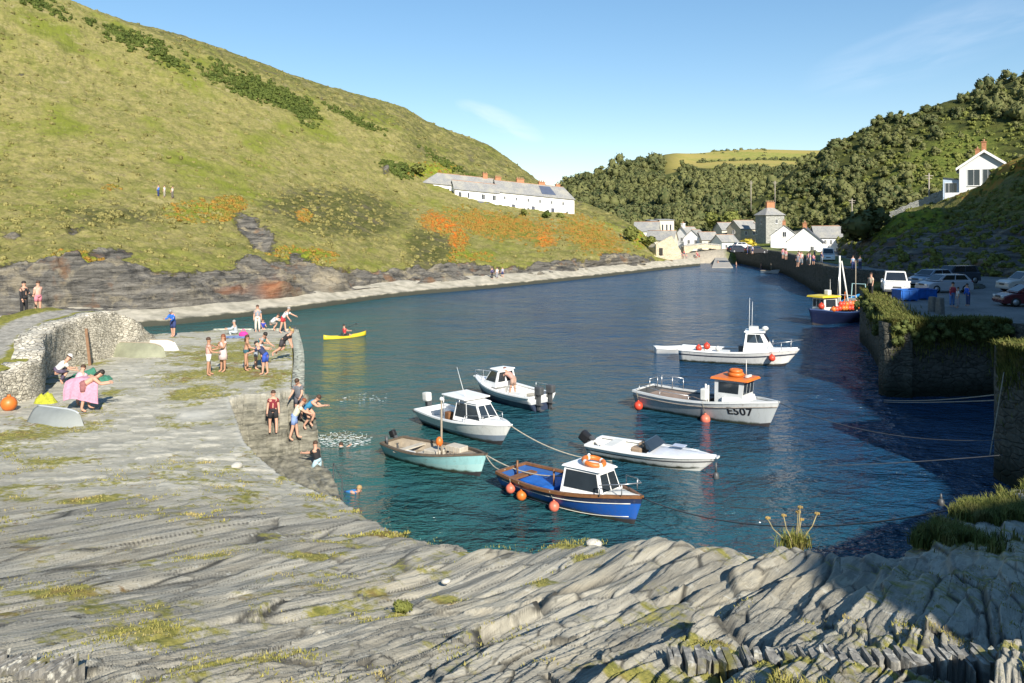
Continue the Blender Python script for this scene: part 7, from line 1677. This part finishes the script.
# ------------------------------------------------------------------ vehicles and quay furniture
TYRE = pmat('tyre', (.02, .02, .02), .9, .2, 8); RIM = pmat('wheel_rim', (.45, .46, .47), .4, .15, 4, metal=.5); CARGLASS = pmat('car_glass', (.02, .025, .03), .06, .2, 1, spec=.9)
def car(label, p, rz, L, Wd, body, kind='hatch', name='parked_car', cat='car'):
    """x forward; lower body from a side outline, glasshouse tapered inwards"""
    t = thing(name, label, cat, p, rz); w = Wd / 2; bm_ = paint(body, .22, .06, .8); gc = .22
    if kind == 'hatch': low = [(-L / 2, .42), (-L / 2 + .05, .85), (-L / 2 + .25, .98), (.55, .95), (L / 2 - .55, .86), (L / 2 - .08, .68), (L / 2, .42), (L / 2 - .05, gc), (-L / 2 + .05, gc)]; cab = (-L / 2 + .12, 1.15, .98, -L / 2 + .6, .35, 1.46)
    elif kind == 'suv': low = [(-L / 2, .45), (-L / 2 + .04, .98), (-L / 2 + .12, 1.08), (.7, 1.06), (L / 2 - .35, .98), (L / 2 - .05, .80), (L / 2, .45), (L / 2 - .05, .28), (-L / 2 + .05, .28)]; cab = (-L / 2 + .10, 1.25, 1.06, -L / 2 + .35, .55, 1.68)
    elif kind == 'pickup': low = [(-L / 2, .5), (-L / 2, 1.05), (.0, 1.05), (1.0, 1.08), (L / 2 - .25, 1.02), (L / 2 - .03, .85), (L / 2, .5), (L / 2 - .05, .32), (-L / 2 + .05, .32)]; cab = (-.55, 1.15, 1.05, -.35, .70, 1.80)
    else: low = [(-L / 2, .45), (-L / 2 + .03, 1.2), (.9, 1.15), (L / 2 - .35, 1.0), (L / 2 - .04, .75), (L / 2, .42), (L / 2 - .05, .26), (-L / 2 + .05, .26)]; cab = (-L / 2 + .05, 1.75, 1.12, -L / 2 + .15, .95, 1.95)
    low = [(a, max(b, .2)) for a, b in low]; n = len(low); V = []
    for (y, k) in ((-w, 1), (-w + .10, 2), (w - .10, 2), (w, 1)):
        for a, b in low: V.append((a * (.985 if k == 1 else 1), y, b - (.06 if k == 1 and b > .6 else 0)))
    mb = MB(); mb.add(V, [(j * n + i, j * n + (i + 1) % n, (j + 1) * n + (i + 1) % n, (j + 1) * n + i) for j in range(3) for i in range(n)] + [tuple(range(n - 1, -1, -1)), tuple(range(3 * n, 4 * n))], 0)
    bd = mb.build('body', bm_, t)
    xr, xf, z0, tr, tf, z1 = cab; wi, wo = w - .22, w - .07
    A = [Vector(q) for q in ((xr, -wo, z0 - .02), (xf, -wo, z0 - .02), (tf, -wi, z1), (tr, -wi, z1))]; B = [Vector((q.x, -q.y, q.z)) for q in A]
    mb = MB(); mb.hexa([A[0], A[1], B[1], B[0], A[3], A[2], B[2], B[3]]); cb = mb.build('cab', bm_, t)
    ns = 1 if kind == 'pickup' else 2
    for k in range(ns):
        u0, u1 = .09 + k * .86 / ns, .09 + (k + 1) * .86 / ns - .04
        MB().pane(A[0], A[1], A[2], A[3], u0, u1, .18, .88).build('window', CARGLASS, cb); MB().pane(B[1], B[0], B[3], B[2], 1 - u1, 1 - u0, .18, .88).build('window', CARGLASS, cb)
    MB().pane(A[1], B[1], B[2], A[2], .06, .94, .10, .90).build('windscreen', CARGLASS, cb); MB().pane(B[0], A[0], A[3], B[3], .08, .92, .15, .88).build('rear_window', CARGLASS, cb)
    r = .31 if kind == 'hatch' else .36
    for x in (-L / 2 + .75, L / 2 - .78):
        for y in (-w + .09, w - .09):
            o = MB().tube([(x, y - .11, r), (x, y + .11, r)], r, 18).build('wheel', TYRE, t); sg = 1 if y > 0 else -1
            MB().tube([(x, y + sg * .10, r), (x, y + sg * .125, r)], r * .62, 14).build('rim', RIM, o)
    for y in (-w + .28, w - .28):
        MB().box((L / 2 - .06, y, .66 if kind == 'hatch' else .78), (.14, .30, .16), bev=.04).build('headlight', paint((.80, .80, .78), .15), t); MB().box((-L / 2 + .02, y - math.copysign(.08, y) * -.5, .82), (.08, .16, .26), bev=.03).build('tail_light', paint((.45, .02, .02), .3), t)
    MB().box((L / 2 - .02, 0, .40), (.12, Wd - .12, .20), bev=.05).build('bumper', bm_ if kind != 'pickup' else DARKG, t); MB().box((-L / 2 + .02, 0, .42), (.12, Wd - .12, .20), bev=.05).build('bumper', bm_ if kind != 'pickup' else DARKG, t)
    MB().box((L / 2 - .015, 0, .66), (.06, .62, .14), bev=.02).build('grille', DARKG, t)
    for sg in (1, -1): MB().box((.85, sg * (w + .06), 1.02), (.12, .18, .13), bev=.03).build('mirror', bm_, t)
    return t
QZ = 4.004
car('white pickup parked facing the harbour behind the blue tubs', G(895, 293.5, QZ), -112, 4.6, 1.85, (.72, .72, .70), 'pickup', 'pickup_truck', 'pickup truck')
car('silver hatchback parked side on behind the two stone posts', G(944, 292, QZ), 188, 4.1, 1.72, (.42, .45, .50))
car('pale blue car parked just behind the silver hatchback', G(931, 285.5, QZ), 205, 4.3, 1.75, (.26, .33, .42))
car('dark car with a sloping roof parked behind the silver hatchback', G(954, 283.5, QZ), 195, 4.5, 1.8, (.05, .06, .08), 'suv')
car('pale gold estate car at the right edge of the quay car park', G(1029, 292, QZ), 180, 4.5, 1.8, (.52, .50, .46), 'suv')
car('dark red car cut off by the right edge of the picture', G(1030, 306, QZ), 172, 4.1, 1.72, (.10, .02, .025))
car('white van parked outside the white row building in the village', G(828, 261, QZ), 250, 4.6, 1.85, (.74, .74, .73), 'van', 'parked_van', 'van')
for x, y, c, lab in ((738, 251.5, (.04, .045, .06), 'dark car parked left of the yellow bush in the village'), (756, 252.5, (.05, .05, .055), 'black car parked right of the yellow bush in the village'), (742, 247.5, (.60, .60, .60), 'white car parked behind the dark cars in the village')):
    q = P(x, y, F * (CH - 4.3) / (y - HY)); car(lab, Vector((q.x, min(q.y, 200), 4.05)), 15, 4.1, 1.72, c)
def tub(label, p, rz, L, Wd, H):
    t = thing('fish_tub', label, 'fish tub', p, rz); mb = MB(); th = .06
    for (c, d) in (((0, -Wd / 2 + th / 2, H / 2 + .1), (L, th, H)), ((0, Wd / 2 - th / 2, H / 2 + .1), (L, th, H)), ((-L / 2 + th / 2, 0, H / 2 + .1), (th, Wd - 2 * th, H)), ((L / 2 - th / 2, 0, H / 2 + .1), (th, Wd - 2 * th, H)), ((0, 0, .14), (L - 2 * th, Wd - 2 * th, .08))): mb.box(c, d)
    for x in (-.5, 0, .5): mb.box((x * L * .8, 0, .05), (.12, Wd, .10)); mb.box((x * L * .8, -Wd / 2 - .02, H / 2 + .1), (.08, .05, H - .1))
    mb.box((0, -Wd / 2 - .025, H + .07), (L + .05, .06, .07)).box((0, Wd / 2 + .025, H + .07), (L + .05, .06, .07)); mb.build('tub', BLUETARP, t); return t
tub('left bright blue plastic fish tub in front of the white pickup', G(905, 300.5, QZ), 8, 1.35, 1.1, .72)
tub('right bright blue plastic fish tub, longer than the one beside it', G(923, 299, QZ), 4, 1.5, 1.1, .66)
STONEP = pmat('granite_post', (.20, .19, .17), .9, .2, 5, .5)
for x, y, h, lab in ((932.5, 311, .92, 'left of two stubby stone mooring posts at the edge of the quay'), (940, 313.5, 1.0, 'right of two stubby stone mooring posts at the edge of the quay')):
    t = thing('mooring_post', lab, 'bollard', G(x, y, 4.05), 20); MB().box((0, 0, h / 2 - .1), (.42, .42, h + .2), bev=.09, taper=.86).build('post', STONEP, t)

# ------------------------------------------------------------------ grass, plants and loose slates
def bladesmat(name, c1, c2, c3):
    m, nt, b = new_mat(name); g = NG(nt); o = g.obj()
    c = g.mix(g.attr('tint'), c1, c2); c = g.mix(g.rng(g.noise(2.0, 3, o), .5, .7), c, c3); g.l(c, b.inputs['Base Color']); b.inputs['Roughness'].default_value = .8; b.inputs['Specular IOR Level'].default_value = .15
    return m
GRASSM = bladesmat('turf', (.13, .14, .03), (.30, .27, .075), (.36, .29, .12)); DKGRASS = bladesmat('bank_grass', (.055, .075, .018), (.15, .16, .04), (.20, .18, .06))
def grass(name, pts, h, mat, seed, lean=(0, 0, 0), wid=.010, tall=None):
    r = np.random.RandomState(seed); n = len(pts); pts = np.asarray(pts); a = r.uniform(0, 2 * np.pi, n); hh = h * r.uniform(.4, 1.2, n) if tall is None else tall * r.uniform(.5, 1.1, n)
    d = np.stack([np.cos(a), np.sin(a), 0 * a], 1); w = wid * r.uniform(.7, 1.4, n); side = np.stack([-d[:, 1], d[:, 0], 0 * a], 1)
    bend = r.uniform(.15, .7, n); mid = pts + d * (hh * bend * .25)[:, None] + np.array([0, 0, 1]) * (hh * .6)[:, None] + np.array(lean) * (hh * .4)[:, None]; tip = pts + d * (hh * bend)[:, None] + np.array([0, 0, 1]) * (hh * (1.05 - .4 * bend))[:, None] + np.array(lean) * hh[:, None]
    V = np.stack([pts - side * w[:, None], pts + side * w[:, None], mid + side * (w * .7)[:, None], mid - side * (w * .7)[:, None], tip + side * (w * .12)[:, None], tip - side * (w * .12)[:, None]], 1).reshape(-1, 3)
    i = np.arange(n) * 6; Fq = np.concatenate([np.stack([i, i + 1, i + 2, i + 3], 1), np.stack([i + 3, i + 2, i + 4, i + 5], 1)])
    o = npmesh(name, V, Fq, mat, None, {'tint': np.repeat(r.uniform(0, 1, n), 6)}); return tag(o, kind='stuff')
rg2 = np.random.RandomState(77)
def ground_pts(n, xr, Yr, fn, thr):
    """random spots on the foreground where the turf mask is high"""
    out = []
    while len(out) < n:
        Y = np.exp(rg2.uniform(np.log(Yr[0]), np.log(Yr[1]), 40000)); X = (rg2.uniform(*xr, 40000) - CX) / F * Y
        m = fn(X, Y) + .5 * fbm(X * .9, Y * .9, 300, 3) + .35 * fbm(X * 4, Y * 4, 301, 2); k = rg2.uniform(0, 1, m.shape) < sstep(thr - .22, thr + .25, m)
        X, Y = X[k], Y[k]; k = inpoly(X, Y, LAND) & ~inpoly(X, Y, SHELF); X, Y = X[k], Y[k]; out += list(zip(X, Y)); 
        if len(X) == 0: break
    out = np.array(out[:n]); X, Y = out[:, 0], out[:, 1]; rk, _, _ = slate(X, Y); m = sstep(15, 21, Y + 2.2 * fbm(X * .25, Y * .25, 11, 3))
    g_ = (.42 + .50 * sstep(-7, 0, X + .2 * Y)) * (1 - .25 * sstep(11, 15, Y)); Z = floorz(X, Y) + (1 - m) * rk * g_ - .02
    return np.stack([X, Y, Z], 1)
grass('turf', ground_pts(26000, (-40, 1064), (3.6, 14), moss_at, .60), .04, GRASSM, 1, wid=.005)
grass('turf', ground_pts(22000, (-60, 420), (14, 48), moss_at, .60), .06, GRASSM, 2, wid=.012)
# denser grass on the shaded bank at the right and the bottom right corner
def bankmask(X, Y): return np.maximum(ellblob(X, Y, 985, 512, 95, 22), np.maximum(ellblob(X, Y, 925, 535, 60, 14), ellblob(X, Y, 1030, 485, 40, 18)))
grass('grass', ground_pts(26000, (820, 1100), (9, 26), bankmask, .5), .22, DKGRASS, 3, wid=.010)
grass('grass', ground_pts(5000, (640, 1040), (3.6, 4.7), lambda X, Y: .42 + 0 * X, .55), .07, GRASSM, 4, wid=.005)
grass('grass', ground_pts(3000, (-20, 90), (3.8, 5.0), lambda X, Y: .5 + 0 * X, .5), .10, GRASSM, 6, wid=.005)
# grass hanging over the quay edge
qp = []
def edgepts(a, b, n, spread, drop, out, zt=4.13):
    for _ in range(n):
        t = rg2.uniform(); q = rg2.uniform(-1, 1); X = a[0] + (b[0] - a[0]) * t; Y = a[1] + (b[1] - a[1]) * t; d = np.array([b[0] - a[0], b[1] - a[1]]); d = d / np.linalg.norm(d); nrm = np.array([-d[1], d[0]]) * out
        k = abs(rg2.normal(0, 1)); lump = .5 + .5 * float(vnoise(np.array(X * .9), np.array(Y * .9), 320))
        if q < 0: qp.append((X + nrm[0] * .14, Y + nrm[1] * .14, zt + .02 - min(k * drop * lump, 3.0)))
        else: qp.append((X - nrm[0] * k * spread, Y - nrm[1] * k * spread, zt - .05))
edgepts((40, 69.4), (29.4, 66.4), 2500, .5, .5, -1); edgepts((29.3, 66.5), (27.1, 60.5), 2500, .5, .7, -1); edgepts((27.1, 60.5), (23.3, 50), 6500, .7, .9, -1); edgepts((23.3, 50), (21, 44), 5500, .8, 1.1, -1)
edgepts((20.9, 43.9), (27.7, 44.2), 12000, .8, 1.0, -1); edgepts((23, 30.8), (18.2, 30.0), 5000, .4, .5, -1, 4.98); edgepts((18.15, 29.6), (18.8, 26), 6000, .4, 1.0, -1, 4.98); edgepts((18.8, 26), (20.3, 21), 5000, .4, 1.0, -1, 4.85)
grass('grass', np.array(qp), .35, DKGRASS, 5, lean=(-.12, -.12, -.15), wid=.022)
# shrubby clumps on top of the quay edge
ip = []
for k in range(130):
    t = rg2.uniform(); a, b = ((23.4, 50.2), (21.2, 44)) if k < 35 else ((21.2, 43.9), (27.6, 44.1)) if k < 85 else ((27, 60.5), (23.4, 50.2)); ip.append((a[0] + (b[0] - a[0]) * t + rg2.normal(0, .25), a[1] + (b[1] - a[1]) * t + rg2.normal(0, .25), 4.0 - abs(rg2.normal(0, .45))))
scatter('ivy', ip, rg2.uniform(.25, .5, len(ip)), leafmat('ivy_foliage', (.03, .042, .012), (.085, .10, .028)), protos=WOODPROTO, seed=41)
# thrift-like plant with tall dry flower heads on the rock edge
pp = onfloor(795, 546); pl = thing('seed_head_plant', 'plant with tall dry flower heads growing at the edge of the rock', 'plant', pp, 0)
STEM = pmat('dry_stem', (.36, .30, .15), .8, .2, 8); HEADM = pmat('dry_flower', (.44, .30, .10), .9, .25, 12, .6)
tops = [(-.36, .02, .36), (-.17, -.05, .42), (.05, .03, .44), (.06, -.02, .52), (.30, .02, .42), (.10, .05, .33)]
for (x, y, z) in tops:
    sm = MB().tube([(x * .25, y, 0), (x * .45, y, z * .3), (x * .8, y, z * .62), (x, y, z)], [.010, .008, .007, .006], 6).build('stem', STEM, pl)
    hb = MB(); 
    for q in range(9):
        a = q * 2.4; rr_ = .028 * math.sqrt(q / 9) * 1.3; hb.ball((x + rr_ * math.cos(a), y + rr_ * math.sin(a), z + .015 - rr_ * .3), (.013, .013, .016), 6, 4)
    hb.build('flower_head', HEADM, sm)
r = np.random.RandomState(9); n = 420; q = np.stack([r.normal(0, .09, n), r.normal(0, .05, n), 0 * np.zeros(n) - .02], 1)
o = grass('leaf_tuft', q, .22, bladesmat('tuft', (.12, .14, .03), (.26, .25, .06), (.34, .27, .10)), 12, wid=.006); o.parent = pl; del o['kind']
tag(bush('small green weed growing in a cleft of the slate', onfloor(402, 612), .11, .10, LEAF_SHRUB, 330, 'plant', 'weed'))
# upright slates of the low wall along the bottom edge
def slate_row(label, a, b, h, n, seed, lean=10, wk=1.0):
    r = random.Random(seed); a, b = Vector(a), Vector(b); t = thing('slate_wall', label, 'wall', a, math.degrees(math.atan2(b.y - a.y, b.x - a.x))); L = (b - a).xy.length; mb = MB(); x = 0; dz = b.z - a.z
    while x < L:
        w = r.uniform(.02, .055) * wk; hh = h * r.uniform(.6, 1.15); d = r.uniform(.10, .19); zz = dz * x / L; tl = math.tan(R(lean + r.uniform(-5, 5))) * hh; j = lambda s_=.02: r.uniform(-s_, s_); y0 = r.uniform(-.05, .05)
        z0 = zz - .35
        pr = [(x + j(.006), y0 - d / 2 + j(), z0), (x + w, y0 - d / 2 + j(), z0), (x + w, y0 + d / 2 + j(), z0), (x + j(.006), y0 + d / 2 + j(), z0), (x + tl, y0 - d / 2 + j(.05), zz + hh * r.uniform(.9, 1)), (x + w * .95 + tl, y0 - d / 2 + j(.05), zz + hh * r.uniform(.88, 1)), (x + w * .9 + tl, y0 + d / 2 + j(.04), zz + hh * r.uniform(.92, 1.08)), (x + .005 + tl, y0 + d / 2 + j(.04), zz + hh)]
        mb.hexa(pr); x += w * r.uniform(.8, 1.25)
    mb.build('slates', WALLSL, t); return t
def wall_slate_mat():
    m, nt, b = new_mat('upright_slate'); g = NG(nt); o = g.obj(); c = g.mix(g.rng(g.noise(6, 5, g.map(o, (3, 3, .8))), .35, .65), (.09, .09, .085), (.26, .25, .22)); sz = g.n('ShaderNodeSeparateXYZ'); g.l(o, sz.inputs[0])
    c = g.mix(g.math('MULTIPLY', g.rng(g.noise(11, 4, o), .54, .64), g.rng(sz.outputs['Z'], .02, .14)), c, (.56, .55, .48)); c = g.mix(g.rng(g.noise(4, 4, o), .58, .68), c, (.16, .15, .045)); g.l(c, b.inputs['Base Color']); b.inputs['Roughness'].default_value = .9; g.bump(g.noise(30, 3, o), .4, .02, b); return m
WALLSL = wall_slate_mat()
def near(x, y): p = onfloor(x, y); return p
slate_row('low wall of upright slates with mossy gaps along the bottom right edge', near(668, 668), near(1046, 668), .10, 60, 3, 2)
slate_row('low run of upright slates at the bottom left corner', near(-12, 674), near(74, 680), .12, 30, 5, -4, .5)
# loose pale stones on the rock
for k, (x, y, s, lab) in enumerate(((594, 546, .12, 'pale rounded stone on the edge of the rock below the blue boat'), (446, 583, .07, 'small white quartz stone lying on the slate'), (237, 468, .20, 'pale flat stone set in the pier floor'), (982, 660, .07, 'white lichened stone on the slate wall at bottom right'))):
    p = onfloor(x, y); o = MB().ball((0, 0, 0), (s, s * .7, s * .5), 10, 7).build('stone', pmat('pale_stone', (.52, .50, .44), .9, .15, 6, .4)); o.location = p + Vector((0, 0, s * .3)); o.rotation_euler = (0, .1, k * .7); tag(o, lab, 'stone')
